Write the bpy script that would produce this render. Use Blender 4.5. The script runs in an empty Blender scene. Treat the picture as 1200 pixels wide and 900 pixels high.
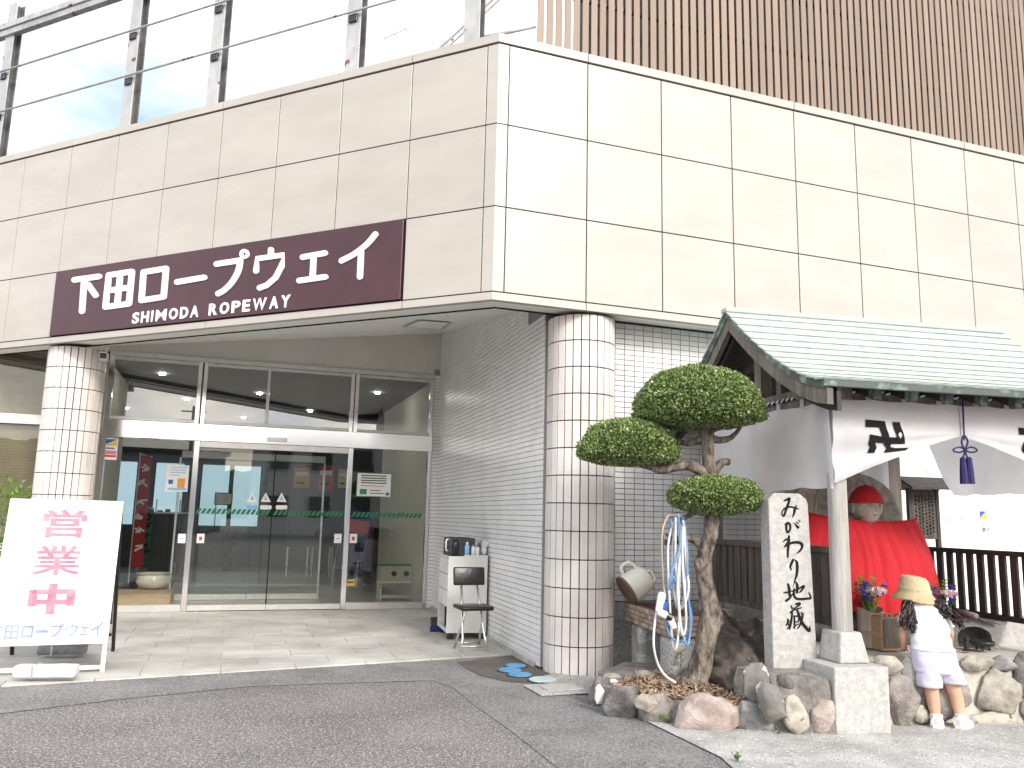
import bpy, bmesh, math, random
from math import sin, cos, radians, pi, sqrt, atan2, exp
from mathutils import Vector, Matrix, noise
random.seed(7)
V = Vector
scn = bpy.context.scene
COL = scn.collection

# ------------------------------------------------------------------ camera
FPX, PITCH, ROLL, CAMH = 963.0, radians(9.2), radians(1.306), 1.3
CF = V((0, cos(PITCH), sin(PITCH)))
_r0 = V((1, 0, 0)); _u0 = _r0.cross(CF)
CR = cos(ROLL)*_r0 + sin(ROLL)*_u0
CU = -sin(ROLL)*_r0 + cos(ROLL)*_u0
CO = V((0, 0, CAMH))
cam = bpy.data.cameras.new('camera')
cam.sensor_width = 36; cam.lens = FPX/1200*36; cam.clip_end = 3000; cam.clip_start = .05
co = bpy.data.objects.new('camera', cam); COL.objects.link(co)
co.matrix_world = Matrix(((CR.x, CU.x, -CF.x, 0), (CR.y, CU.y, -CF.y, 0), (CR.z, CU.z, -CF.z, CAMH), (0, 0, 0, 1)))
scn.camera = co

# ------------------------------------------------------------------ light
SUN_AZ, SUN_EL = radians(150), radians(31)
world = bpy.data.worlds.new('World'); scn.world = world; world.use_nodes = True
nt = world.node_tree; nt.nodes.clear()
def wn(t, **k):
    n = nt.nodes.new(t)
    for a, b in k.items(): setattr(n, a, b)
    return n
sky = wn('ShaderNodeTexSky', sky_type='NISHITA', sun_disc=False, sun_elevation=SUN_EL, sun_rotation=SUN_AZ, air_density=1.0, dust_density=4.0, ozone_density=1.0)
tc = wn('ShaderNodeTexCoord'); mp = wn('ShaderNodeMapping'); mp.inputs['Scale'].default_value = (1, 1, 2.2)
nz = wn('ShaderNodeTexNoise'); nz.inputs['Scale'].default_value = 2.1; nz.inputs['Detail'].default_value = 7; nz.inputs['Roughness'].default_value = .55
rp = wn('ShaderNodeValToRGB'); rp.color_ramp.elements[0].position = .28; rp.color_ramp.elements[1].position = .62
nz2 = wn('ShaderNodeTexNoise'); nz2.inputs['Scale'].default_value = 4.5; nz2.inputs['Detail'].default_value = 6
cr = wn('ShaderNodeValToRGB')
cr.color_ramp.elements[0].position = .3; cr.color_ramp.elements[0].color = (4.2, 4.4, 4.8, 1)
cr.color_ramp.elements[1].position = .65; cr.color_ramp.elements[1].color = (9.5, 9.6, 9.7, 1)
mx = wn('ShaderNodeMix', data_type='RGBA')
bg = wn('ShaderNodeBackground'); bg.inputs['Strength'].default_value = .15
wo = wn('ShaderNodeOutputWorld')
L = nt.links.new
L(tc.outputs['Generated'], mp.inputs['Vector']); L(mp.outputs[0], nz.inputs['Vector']); L(mp.outputs[0], nz2.inputs['Vector'])
L(nz.outputs['Fac'], rp.inputs['Fac']); L(nz2.outputs['Fac'], cr.inputs['Fac'])
L(rp.outputs['Color'], mx.inputs['Factor']); L(sky.outputs[0], mx.inputs['A']); L(cr.outputs['Color'], mx.inputs['B'])
L(mx.outputs['Result'], bg.inputs['Color']); L(bg.outputs[0], wo.inputs['Surface'])
sd = bpy.data.lights.new('sun', 'SUN'); sd.energy = 1.4; sd.angle = radians(12); sd.color = (1, .975, .945)
so = bpy.data.objects.new('sun', sd); COL.objects.link(so)
sun_to = V((sin(SUN_AZ)*cos(SUN_EL), cos(SUN_AZ)*cos(SUN_EL), sin(SUN_EL)))
so.rotation_euler = sun_to.to_track_quat('Z', 'Y').to_euler(); so.location = (8, -20, 20)
vs = scn.view_settings
vs.view_transform = 'Standard'; vs.look = 'None'; vs.exposure = 0.98; vs.gamma = 1; vs.use_curve_mapping = False

# ------------------------------------------------------------------ pixel-to-world measuring (photograph is 1200x900)
def ray(x, y): return CF + CR*((x-600)/FPX) - CU*((y-450)/FPX)
def G(x, y, z=0.0):
    d = ray(x, y); t = (z-CAMH)/d.z; return CO + d*t
def D(x, y, dep):
    d = ray(x, y); return CO + d*(dep/d.y)
def hd(a): return V((sin(radians(a)), cos(radians(a)), 0))
class Frame:
    """a vertical plane: s runs along u, d out of the plane along n (towards the viewer), z up"""
    def __init__(s, O, u, n): s.O = V((O[0], O[1], 0)); s.u = u; s.n = n
    def p(s, a, d, z): return s.O + s.u*a + s.n*d + V((0, 0, z))
    def px(s, x, y, d=0.0):
        r = ray(x, y); o = s.O + s.n*d; t = (o-CO).dot(s.n)/r.dot(s.n); P = CO + r*t
        return (P-o).dot(s.u), P.z
    def off(s, d): return Frame(s.O + s.n*d, s.u, s.n)
    def M(s, a=0, d=0, z=0):
        P = s.p(a, d, z); u, n = s.u, s.n
        return Matrix(((u.x, -n.x, 0, P.x), (u.y, -n.y, 0, P.y), (0, 0, 1, P.z), (0, 0, 0, 1)))   # local x=u, y=into plane, z=up

# ------------------------------------------------------------------ materials
def pm(name, col, col2=None, scale=4, detail=5, rough=.6, metal=0, bump=0, bscale=60, rand=0.0, spec=.5, lo=.35, hi=.65,
       speck=None, stretch=None, coat=0, sub=0, transl=0, wave=None, bdetail=4):
    m = bpy.data.materials.new(name); m.use_nodes = True
    N = m.node_tree.nodes; K = m.node_tree.links.new; b = N['Principled BSDF']
    b.inputs['Roughness'].default_value = rough; b.inputs['Metallic'].default_value = metal
    b.inputs['Specular IOR Level'].default_value = spec
    if coat: b.inputs['Coat Weight'].default_value = coat; b.inputs['Coat Roughness'].default_value = .12
    g = N.new('ShaderNodeNewGeometry'); vec = g.outputs['Position']
    if stretch:
        q = N.new('ShaderNodeMapping'); q.inputs['Scale'].default_value = stretch; K(vec, q.inputs['Vector']); vec = q.outputs[0]
    oi = None
    cur = None
    if col2 is not None:
        n = N.new('ShaderNodeTexNoise'); n.inputs['Scale'].default_value = scale; n.inputs['Detail'].default_value = detail; n.inputs['Roughness'].default_value = .6
        K(vec, n.inputs['Vector'])
        r = N.new('ShaderNodeValToRGB'); r.color_ramp.elements[0].position = lo; r.color_ramp.elements[1].position = hi
        r.color_ramp.elements[0].color = (*col, 1); r.color_ramp.elements[1].color = (*col2, 1)
        K(n.outputs['Fac'], r.inputs['Fac']); cur = r.outputs['Color']
    if speck:
        for (sc, sz, scol) in speck:
            v = N.new('ShaderNodeTexNoise'); v.inputs['Scale'].default_value = sc; v.inputs['Detail'].default_value = 2; K(g.outputs['Position'], v.inputs['Vector'])
            r2 = N.new('ShaderNodeValToRGB'); r2.color_ramp.elements[0].position = sz; r2.color_ramp.elements[1].position = min(1, sz+.06)
            K(v.outputs['Fac'], r2.inputs['Fac'])
            x = N.new('ShaderNodeMix'); x.data_type = 'RGBA'
            K(r2.outputs['Color'], x.inputs['Factor'])
            if cur: K(cur, x.inputs['A'])
            else: x.inputs['A'].default_value = (*col, 1)
            x.inputs['B'].default_value = (*scol, 1); cur = x.outputs['Result']
    if rand:
        oi = N.new('ShaderNodeObjectInfo'); mr = N.new('ShaderNodeMapRange'); mr.inputs['To Min'].default_value = 1-rand; mr.inputs['To Max'].default_value = 1+rand
        K(oi.outputs['Random'], mr.inputs['Value'])
        x = N.new('ShaderNodeMix'); x.data_type = 'RGBA'; x.blend_type = 'MULTIPLY'; x.inputs['Factor'].default_value = 1
        if cur: K(cur, x.inputs['A'])
        else: x.inputs['A'].default_value = (*col, 1)
        K(mr.outputs[0], x.inputs['B']); cur = x.outputs['Result']
    if cur: K(cur, b.inputs['Base Color'])
    else: b.inputs['Base Color'].default_value = (*col, 1)
    if bump:
        n = N.new('ShaderNodeTexNoise'); n.inputs['Scale'].default_value = bscale; n.inputs['Detail'].default_value = bdetail
        K(vec, n.inputs['Vector'])
        bp = N.new('ShaderNodeBump'); bp.inputs['Strength'].default_value = bump; bp.inputs['Distance'].default_value = .01
        K(n.outputs['Fac'], bp.inputs['Height']); K(bp.outputs[0], b.inputs['Normal'])
    if transl:
        tr = N.new('ShaderNodeBsdfTranslucent'); ms = N.new('ShaderNodeMixShader'); ms.inputs[0].default_value = transl
        if cur: K(cur, tr.inputs['Color'])
        else: tr.inputs['Color'].default_value = (*col, 1)
        K(b.outputs[0], ms.inputs[1]); K(tr.outputs[0], ms.inputs[2]); K(ms.outputs[0], N['Material Output'].inputs['Surface'])
    return m
def glass(name, tint=(.8, .86, .84), ior=1.7):
    m = bpy.data.materials.new(name); m.use_nodes = True
    N = m.node_tree.nodes; K = m.node_tree.links.new; N.remove(N['Principled BSDF'])
    t = N.new('ShaderNodeBsdfTransparent'); t.inputs[0].default_value = (*tint, 1)
    gl = N.new('ShaderNodeBsdfGlossy'); gl.inputs['Roughness'].default_value = .0; gl.inputs[0].default_value = (1, 1, 1, 1)
    f = N.new('ShaderNodeFresnel'); f.inputs[0].default_value = ior
    x = N.new('ShaderNodeMixShader'); K(f.outputs[0], x.inputs[0]); K(t.outputs[0], x.inputs[1]); K(gl.outputs[0], x.inputs[2])
    K(x.outputs[0], N['Material Output'].inputs['Surface']); return m
def emit(name, col, s):
    m = bpy.data.materials.new(name); m.use_nodes = True
    b = m.node_tree.nodes['Principled BSDF']; b.inputs['Base Color'].default_value = (*col, 1)
    b.inputs['Emission Color'].default_value = (*col, 1); b.inputs['Emission Strength'].default_value = s; return m

# ------------------------------------------------------------------ mesh builder
def mtx(loc=(0, 0, 0), rz=0, rx=0, ry=0, sc=(1, 1, 1)):
    return Matrix.Translation(V(loc)) @ Matrix.Rotation(rz, 4, 'Z') @ Matrix.Rotation(ry, 4, 'Y') @ Matrix.Rotation(rx, 4, 'X') @ Matrix.Diagonal((*sc, 1))
class MB:
    def __init__(s): s.b = bmesh.new(); s.smooth = False
    def box(s, M, x0, x1, y0, y1, z0, z1, bev=0, seg=1):
        vs = [s.b.verts.new(M @ V((x, y, z))) for x in (x0, x1) for y in (y0, y1) for z in (z0, z1)]
        f = [s.b.faces.new([vs[i] for i in q]) for q in ((0, 1, 3, 2), (4, 6, 7, 5), (0, 4, 5, 1), (2, 3, 7, 6), (0, 2, 6, 4), (1, 5, 7, 3))]
        if bev:
            es = {e for q in f for e in q.edges}
            bmesh.ops.bevel(s.b, geom=list(es), offset=bev, segments=seg, profile=.5, affect='EDGES', clamp_overlap=True)
        return s
    def bar(s, A, B, w, h, up=V((0, 0, 1)), bev=0):
        A, B = V(A), V(B); t = (B-A); l = t.length; t.normalize(); x = t.cross(up)
        if x.length < 1e-4: x = t.cross(V((0, 1, 0)))
        x.normalize(); y = x.cross(t)
        M = Matrix(((x.x, t.x, y.x, A.x), (x.y, t.y, y.y, A.y), (x.z, t.z, y.z, A.z), (0, 0, 0, 1)))
        return s.box(M, -w/2, w/2, 0, l, -h/2, h/2, bev)
    def tube(s, pts, r, n=8, cap=True, closed=False):
        pts = [V(p) for p in pts]; k = len(pts); R = r if isinstance(r, (list, tuple)) else [r]*k
        rings = []; prev = None
        for i, p in enumerate(pts):
            if closed: t = pts[(i+1) % k]-pts[i-1]
            else: t = pts[min(i+1, k-1)]-pts[max(i-1, 0)]
            t.normalize()
            if prev is None: x = t.orthogonal().normalized()
            else:
                x = prev - t*prev.dot(t)
                x = x.normalized() if x.length > 1e-5 else t.orthogonal().normalized()
            prev = x; y = t.cross(x)
            rings.append([s.b.verts.new(p + (x*cos(2*pi*j/n)+y*sin(2*pi*j/n))*R[i]) for j in range(n)])
        for i in range(k if closed else k-1):
            a, c = rings[i], rings[(i+1) % k]
            for j in range(n): s.b.faces.new((a[j], a[(j+1) % n], c[(j+1) % n], c[j]))
        if cap and not closed:
            s.b.faces.new(rings[0][::-1]); s.b.faces.new(rings[-1])
        return s
    def lathe(s, prof, M, n=20, capb=True, capt=True, wob=None):
        rings = []
        for (r, z) in prof:
            rings.append([s.b.verts.new(M @ V((r*cos(2*pi*j/n)*(1 if not wob else 1+wob(j, z)), r*sin(2*pi*j/n)*(1 if not wob else 1+wob(j, z)), z))) for j in range(n)])
        for a, c in zip(rings, rings[1:]):
            for j in range(n): s.b.faces.new((a[j], a[(j+1) % n], c[(j+1) % n], c[j]))
        if capb: s.b.faces.new(rings[0][::-1])
        if capt: s.b.faces.new(rings[-1])
        return s
    def prism(s, pts, M, d0, d1, bev=0):
        """outline in local (x,z), thickness along local y"""
        a = [s.b.verts.new(M @ V((x, d0, z))) for x, z in pts]; c = [s.b.verts.new(M @ V((x, d1, z))) for x, z in pts]
        n = len(pts); f = [s.b.faces.new(a), s.b.faces.new(c[::-1])]
        f += [s.b.faces.new((a[i], c[i], c[(i+1) % n], a[(i+1) % n])) for i in range(n)]
        if bev:
            es = {e for e in f[0].edges} | {e for e in f[1].edges}
            bmesh.ops.bevel(s.b, geom=list(es), offset=bev, segments=2, profile=.5, affect='EDGES', clamp_overlap=True)
        return s
    def grid(s, nu, nv, fn, flip=False):
        g = [[s.b.verts.new(fn(i/nu, j/nv)) for j in range(nv+1)] for i in range(nu+1)]
        for i in range(nu):
            for j in range(nv):
                q = (g[i][j], g[i+1][j], g[i+1][j+1], g[i][j+1]); s.b.faces.new(q[::-1] if flip else q)
        return s
    def poly(s, pts):
        s.b.faces.new([s.b.verts.new(V(p)) for p in pts]); return s
    def ball(s, c, rx, ry, rz, sub=2, nz=0, nf=2.0, M=None, flat=None, seed=0):
        r = bmesh.ops.create_icosphere(s.b, subdivisions=sub, radius=1)
        for v in r['verts']:
            p = v.co.copy(); k = 1
            if nz: k = 1+nz*noise.noise(p*nf+V((seed*3.1, seed*1.7, seed)))+nz*.5*noise.noise(p*nf*2.3+V((seed, 0, seed*2)))
            p = V((p.x*rx, p.y*ry, p.z*rz))*k
            if M: p = M @ p
            v.co = V(c)+p
        return s
    def mesh(s, name, normals=True):
        if normals: bmesh.ops.recalc_face_normals(s.b, faces=s.b.faces)
        m = bpy.data.meshes.new(name); s.b.to_mesh(m); s.b.free()
        if s.smooth: m.polygons.foreach_set('use_smooth', [True]*len(m.polygons))
        return m
WL = {}
def link(name, data, parent=None, loc=None):
    o = bpy.data.objects.new(name, data); COL.objects.link(o)
    if parent is not None: o.parent = parent
    return o
def tag(o, label=None, cat=None, group=None, kind=None):
    if label: o['label'] = label
    if cat: o['category'] = cat
    if group: o['group'] = group
    if kind: o['kind'] = kind
    return o
def thing(name, loc, label, cat, group=None):
    o = link(name, None); o.location = loc; WL[o.name] = V(loc); return tag(o, label, cat, group)
def part(name, mb, mat, parent=None, smooth=False, kind=None, label=None, normals=True, auto=None):
    mb.smooth = smooth; me = mb.mesh(name, normals)
    if isinstance(mat, (list, tuple)):
        for q in mat: me.materials.append(q)
    else: me.materials.append(mat)
    o = link(name, me, parent)
    base = WL[parent.name] if parent is not None else V((0, 0, 0))
    if base.length: me.transform(Matrix.Translation(-base))
    WL[o.name] = V(base)
    if auto:
        try: me.set_sharp_from_angle(angle=radians(auto))
        except Exception: pass
    return tag(o, label, None, None, kind)
def solo(name, mb, mat, label, cat, group=None, loc=None, smooth=False, kind=None):
    """a thing that is one mesh"""
    o = part(name, mb, mat, None, smooth)
    if loc is not None:
        o.data.transform(Matrix.Translation(-V(loc))); o.location = loc; WL[o.name] = V(loc)
    return tag(o, label, cat, group, kind)
def inst(name, me, M, parent):
    """a piece that shares mesh data; M is its world matrix"""
    o = link(name, me, parent); o.matrix_local = Matrix.Translation(-WL[parent.name]) @ M
    WL[o.name] = M.to_translation(); return o
def applied(o):
    dg = bpy.context.evaluated_depsgraph_get(); dg.update()
    me = bpy.data.meshes.new_from_object(o.evaluated_get(dg)); return me
def text_mesh(s, size=1.0, bold=0.0, ext=0.0, align='CENTER', space=1.0):
    c = bpy.data.curves.new('t', 'FONT'); c.body = s; c.size = size; c.offset = bold; c.extrude = ext; c.align_x = align; c.align_y = 'CENTER'; c.space_character = space; c.resolution_u = 3
    o = bpy.data.objects.new('t', c); COL.objects.link(o); me = bpy.data.meshes.new_from_object(o)
    bpy.data.objects.remove(o); bpy.data.curves.remove(c); return me
def text_part(name, s, M, mat, parent, size, bold=0.0, ext=.002, sx=1.0, sz=1.0, align='CENTER', space=1.0, fit=None):
    """letters standing in the local x-z plane of M"""
    me = text_mesh(s, size, bold, ext, align, space)
    if fit:
        xs = [v.co.x for v in me.vertices]; ys = [v.co.y for v in me.vertices]
        w, h = max(xs)-min(xs), max(ys)-min(ys); cx, cy = (max(xs)+min(xs))/2, (max(ys)+min(ys))/2
        me.transform(Matrix.Diagonal((fit[0]/w, fit[1]/h, 1, 1)) @ Matrix.Translation((-cx, -cy, 0)))
    me.transform(Matrix(((sx, 0, 0, 0), (0, 0, -1, 0), (0, sz, 0, 0), (0, 0, 0, 1)))); me.transform(M)
    me.materials.append(mat); o = link(name, me, parent)
    base = WL[parent.name] if parent else V((0, 0, 0)); me.transform(Matrix.Translation(-base)); WL[o.name] = base; return o
def stroke(mb, pts, w, to3, thick, k=0, taper=None, capn=6):
    """a painted stroke: polyline in some 2D space, width profile, turned to 3D by to3(x, y, depth)"""
    P = [V((p[0], p[1], 0)) for p in pts]; n = len(P); W = w if isinstance(w, (list, tuple)) else [w]*n
    left, right = [], []
    for i in range(n):
        t = P[min(i+1, n-1)]-P[max(i-1, 0)]; t.normalize(); q = V((-t.y, t.x, 0))
        left.append(P[i]+q*W[i]/2); right.append(P[i]-q*W[i]/2)
    t0 = (P[0]-P[1]).normalized(); t1 = (P[-1]-P[-2]).normalized(); q0 = V((-t0.y, t0.x, 0)); q1 = V((-t1.y, t1.x, 0))
    c0 = [P[0]+(q0*cos(a)+t0*sin(a))*W[0]/2 for a in [pi*(j)/capn for j in range(1, capn)]]
    c1 = [P[-1]+(q1*cos(a)+t1*sin(a))*W[-1]/2 for a in [pi*(j)/capn for j in range(1, capn)]]
    d = thick+k*.0004
    rows = list(zip(left, right))
    f = [[mb.b.verts.new(to3(p.x, p.y, d)) for p in r] for r in rows]
    g = [[mb.b.verts.new(to3(p.x, p.y, 0)) for p in r] for r in rows]
    for i in range(n-1):
        mb.b.faces.new((f[i][0], f[i+1][0], f[i+1][1], f[i][1]))
        mb.b.faces.new((f[i][0], g[i][0], g[i+1][0], f[i+1][0])); mb.b.faces.new((f[i][1], f[i+1][1], g[i+1][1], g[i][1]))
    for (fr, gr, c, rev) in ((f[0], g[0], c0, True), (f[-1], g[-1], c1, False)):
        cv = [mb.b.verts.new(to3(p.x, p.y, d)) for p in c]; cg = [mb.b.verts.new(to3(p.x, p.y, 0)) for p in c]
        a, b2 = (fr[1], fr[0]) if rev else (fr[0], fr[1]); ag, bg_ = (gr[1], gr[0]) if rev else (gr[0], gr[1])
        ring = [a]+cv+[b2]; rg = [ag]+cg+[bg_]
        mb.b.faces.new(ring)
        for i in range(len(ring)-1): mb.b.faces.new((ring[i], rg[i], rg[i+1], ring[i+1]))
def smooth_path(pts, n=4):
    """Catmull-Rom through points of any dimension (x, y[, w])"""
    P = [V(list(p)+[0]*(3-len(p))) for p in pts]; out = []
    for i in range(len(P)-1):
        p0 = P[max(i-1, 0)]; p1 = P[i]; p2 = P[i+1]; p3 = P[min(i+2, len(P)-1)]
        for k in range(n):
            t = k/n; out.append(.5*((2*p1)+(p2-p0)*t+(2*p0-5*p1+4*p2-p3)*t*t+(3*p1-p0-3*p2+p3)*t**3))
    out.append(P[-1]); return out
# ------------------------------------------------------------------ frames of the place
dR = hd(69.92); nR = V((dR.y, -dR.x, 0))
_P0 = V((.63, 7.41, 0))+.35*nR
FR0 = Frame(_P0, dR, nR)
K = FR0.p(FR0.px(577, 343)[0], 0, 0)
FR = Frame(K, dR, nR)                       # right facade, s to the right of the corner
dL = hd(-65.08); nL = V((-dL.y, dL.x, 0)); nL = nL if nL.y < 0 else -nL
FL = Frame(K, dL, nL)                       # left facade, s to the left of the corner
dG = hd(71.5); nG = V((dG.y, -dG.x, 0))
FG = Frame(G(400, 715.5), dG, nG)           # entrance glazing
S0 = V((.138, 7.963, 0)); S1 = V((-1.053, 11.876, 0)); dS = (S1-S0).normalized(); nS = V((-dS.y, dS.x, 0)); nS = nS if nS.x < 0 else -nS
FS = Frame(S0, dS, nS)                      # tiled side wall of the porch, s going in
FT = Frame((.935, 7.54), dR, nR)            # tiled front wall right of the pillar
# ------------------------------------------------------------------ materials
M = {}
M['panel'] = pm('cream_panel', (.405, .374, .334), (.45, .418, .376), 1.1, 4, .24, bump=.03, bscale=3, rand=.02, spec=.5, stretch=(1, 1, 3))
M['joint'] = pm('joint', (.012, .009, .010), rough=.8)
M['soffit'] = pm('soffit_paint', (.78, .77, .73), (.83, .82, .78), 1.5, 4, .7, bump=.05, bscale=40)
M['beige'] = pm('beige_render', (.58, .56, .51), (.63, .61, .56), 2, 5, .8, bump=.25, bscale=90)
M['grout'] = pm('grout', (.085, .055, .05), (.15, .10, .09), 8, 4, .9)
M['grout_wall'] = pm('wall_grout', (.20, .195, .20), (.30, .285, .28), 3, 4, .9)
M['ptile'] = pm('pillar_tile_glaze', (.585, .535, .50), (.70, .66, .625), 2.2, 5, .3, bump=.05, bscale=20, rand=.07)
M['wtile'] = pm('wall_tile_glaze', (.69, .69, .69), (.77, .765, .75), 3, 5, .3, bump=.08, bscale=14, rand=.06)
M['steel'] = pm('polished_steel', (.86, .85, .84), rough=.14, metal=1, bump=.05, bscale=2.2)
M['alu'] = pm('brushed_aluminium', (.62, .61, .59), (.7, .69, .67), 9, 4, .35, metal=.8)
M['glass'] = glass('window_glass', (.95, .97, .96), 1.55); M['glass2'] = glass('coated_window_glass', (.93, .95, .95), 2.2)
M['dark'] = pm('dark_gap', (.012, .012, .013), rough=.7)
M['maroon'] = pm('maroon_board', (.046, .010, .016), (.060, .015, .022), 2.5, 5, .34, bump=.04, bscale=5)
M['white_letter'] = pm('white_letter', (.82, .81, .79), rough=.45)
M['white'] = pm('white_paint', (.78, .78, .76), (.70, .69, .67), 4, 5, .45)
M['black'] = pm('black_paint', (.012, .012, .014), rough=.35)
M['slat'] = pm('brown_slat', (.205, .148, .108), (.25, .186, .14), 1.3, 4, .55, rand=.09, stretch=(4, 4, .4))
M['galv'] = pm('galvanised_steel', (.30, .30, .31), (.46, .46, .46), 5, 6, .45, metal=.55, speck=[(7, .66, (.16, .055, .025))], stretch=(1, 1, .5))
M['asphalt'] = pm('red_brown_asphalt', (.105, .098, .097), (.18, .168, .165), 1.3, 7, .9, bump=.9, bscale=95, speck=[(55, .60, (.06, .05, .05)), (48, .58, (.36, .33, .32)), (85, .57, (.44, .41, .40))], bdetail=3)
M['greyasph'] = pm('grey_asphalt', (.13, .13, .126), (.215, .215, .205), 2.3, 7, .9, bump=.7, bscale=110, speck=[(90, .56, (.34, .335, .32)), (65, .60, (.06, .06, .06))])
M['patch'] = pm('dark_asphalt_patch', (.085, .075, .07), (.12, .105, .097), 4, 6, .9, bump=.8, bscale=120, speck=[(120, .66, (.25, .23, .21))])
M['conc'] = pm('worn_concrete', (.29, .285, .27), (.47, .46, .44), 2.6, 8, .9, bump=.6, bscale=80, speck=[(75, .58, (.15, .145, .14)), (45, .62, (.60, .59, .57)), (3.1, .66, (.24, .235, .22))])
M['slab'] = pm('porch_slab', (.34, .325, .295), (.56, .545, .51), 1.1, 7, .75, bump=.25, bscale=160, rand=.08, speck=[(160, .64, (.36, .34, .31))])
M['mortar'] = pm('mortar', (.33, .31, .28), (.42, .40, .36), 7, 5, .95)
M['granite'] = pm('granite', (.36, .352, .335), (.49, .48, .46), 24, 5, .8, bump=.4, bscale=150, speck=[(210, .60, (.20, .195, .19))])
M['paper'] = pm('paper', (.82, .82, .80), rough=.6)
M['ink'] = pm('ink', (.010, .010, .012), rough=.85, spec=.2)
M['rubber'] = pm('rubber', (.02, .02, .022), rough=.7)

def clip(poly, a, b, c):
    """keep the part of a 2D polygon where a*x+b*y<=c"""
    out = []
    for i in range(len(poly)):
        p, q = poly[i-1], poly[i]; dp = a*p[0]+b*p[1]-c; dq = a*q[0]+b*q[1]-c
        if (dp <= 0) != (dq <= 0):
            t = dp/(dp-dq); out.append((p[0]+(q[0]-p[0])*t, p[1]+(q[1]-p[1])*t))
        if dq <= 0: out.append(q)
    return out
def sheet(name, pts, z, mat, kind='structure'):
    mb = MB(); mb.poly([(p[0], p[1], z) for p in pts]); return part(name, mb, mat, None, kind=kind)
def meet(Fa, da, Fb, db):
    """ground point where line Fa(d=da) meets Fb(d=db)"""
    A, u, Bp, w = Fa.O+Fa.n*da, Fa.u, Fb.O+Fb.n*db, Fb.u
    det = u.x*(-w.y)-u.y*(-w.x); r = Bp-A; t = (r.x*(-w.y)-r.y*(-w.x))/det
    return A+u*t

# ------------------------------------------------------------------ ground
gm = MB(); gm.grid(4, 4, lambda u, v: V((-900+1800*u, -900+1800*v, 0)))
part('ground', gm, M['asphalt'], None, kind='structure')
E0, E1 = G(0, 806), G(606, 768)            # front edge of the porch paving
eu = (E1-E0).normalized(); en = V((eu.y, -eu.x, 0))
def edge(s, d=0): return E0+eu*s+en*d
strip = [edge(-8, .0), edge((E1-E0).length-.1, .0), G(640, 800), G(700, 826), G(790, 858), G(870, 898), G(1000, 1010), G(760, 1010), G(700, 938), G(640, 890), G(596, 855), G(560, 830), G(530, 806), G(507, 798), G(400, 801), G(292, 805), G(140, 820), G(0, 837), edge(-8, .72)]
sheet('asphalt_strip', strip, .004, M['greyasph'])
pt = [G(535, 777), G(606, 768), G(636, 786), G(655, 800), G(640, 804), G(590, 799), G(560, 792)]
sheet('asphalt_patch', pt, .008, M['patch'])
ap = [G(690, 818), G(735, 836), G(800, 868), G(845, 890), G(900, 940), G(960, 1010), G(2200, 1100), G(2600, 700), G(1300, 745), G(900, 800), G(760, 800)]
sheet('concrete_apron', ap, .0125, M['conc'])
# a cracked concrete pad and water meter lid in front of the pillar
pad = MB()
for q in ([(622, 799), (655, 790), (700, 797), (694, 808), (676, 812)],):
    pts = [G(*p) for p in q]; vsb = [pad.b.verts.new(p+V((0, 0, .012))) for p in pts]; vst = [pad.b.verts.new(p+V((0, 0, .020))) for p in pts]
    pad.b.faces.new(vst); [pad.b.faces.new((vsb[i], vsb[(i+1) % len(pts)], vst[(i+1) % len(pts)], vst[i])) for i in range(len(pts))]
part('concrete_pad', pad, M['conc'], None, kind='structure')
# porch paving
porch = MB(); pc = [edge(-4, 0), edge((E1-E0).length+.0, 0), FS.p(4.2, 0, 0), FG.p(-8, 0, 0)]
PCx = [(p.x, p.y) for p in pc]
porch.poly([(p.x, p.y, .010) for p in pc]); porch_o = part('porch_floor', porch, M['mortar'], None, kind='structure')
def clip_porch(poly):
    for (a, b) in ((edge(0), edge(1)), (FS.p(1, 0, 0), FS.p(0, 0, 0))):
        t = b-a; nn = V((t.y, -t.x)); c = nn.x*a.x+nn.y*a.y
        mid = FG.p(-1.5, 2, 0)
        if nn.x*mid.x+nn.y*mid.y > c: nn, c = -nn, -c
        poly = clip(poly, nn.x, nn.y, c)
        if len(poly) < 3: return poly
    return poly
sw, sdp, g = .60, .36, .004
n_sl = 0
for r in range(0, 17):
    for k in range(-9, 5):
        s0 = k*sw+(r % 2)*.3; d0 = .03+r*sdp
        q = [FG.p(a, b, 0) for a, b in ((s0+g, d0+g), (s0+sw-g, d0+g), (s0+sw-g, d0+sdp-g), (s0+g, d0+sdp-g))]
        q = clip_porch([(p.x, p.y) for p in q])
        if len(q) < 3: continue
        ar = abs(sum(q[i-1][0]*q[i][1]-q[i][0]*q[i-1][1] for i in range(len(q))))/2
        if ar < .004 or min(p[1] for p in q) < 1: continue
        # skip slabs that lie wholly left of the picture
        if max(600+963*p[0]/max(p[1], .1) for p in q) < -60: continue
        mb = MB(); h = .016+random.uniform(-.0015, .0015)
        bt = [mb.b.verts.new((x, y, .004)) for x, y in q]; tp = [mb.b.verts.new((x, y, h)) for x, y in q]
        mb.b.faces.new(tp); [mb.b.faces.new((bt[i], bt[(i+1) % len(q)], tp[(i+1) % len(q)], tp[i])) for i in range(len(q))]
        part('paving_slab', mb, M['slab'], porch_o); n_sl += 1

# ------------------------------------------------------------------ the station building
B = thing('station_building', FR.p(1, 0, 0), 'cream panelled ropeway station with tiled round pillars and glazed entrance', 'building')
zr = [3.185, 3.945, 4.705, 5.465]
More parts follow.
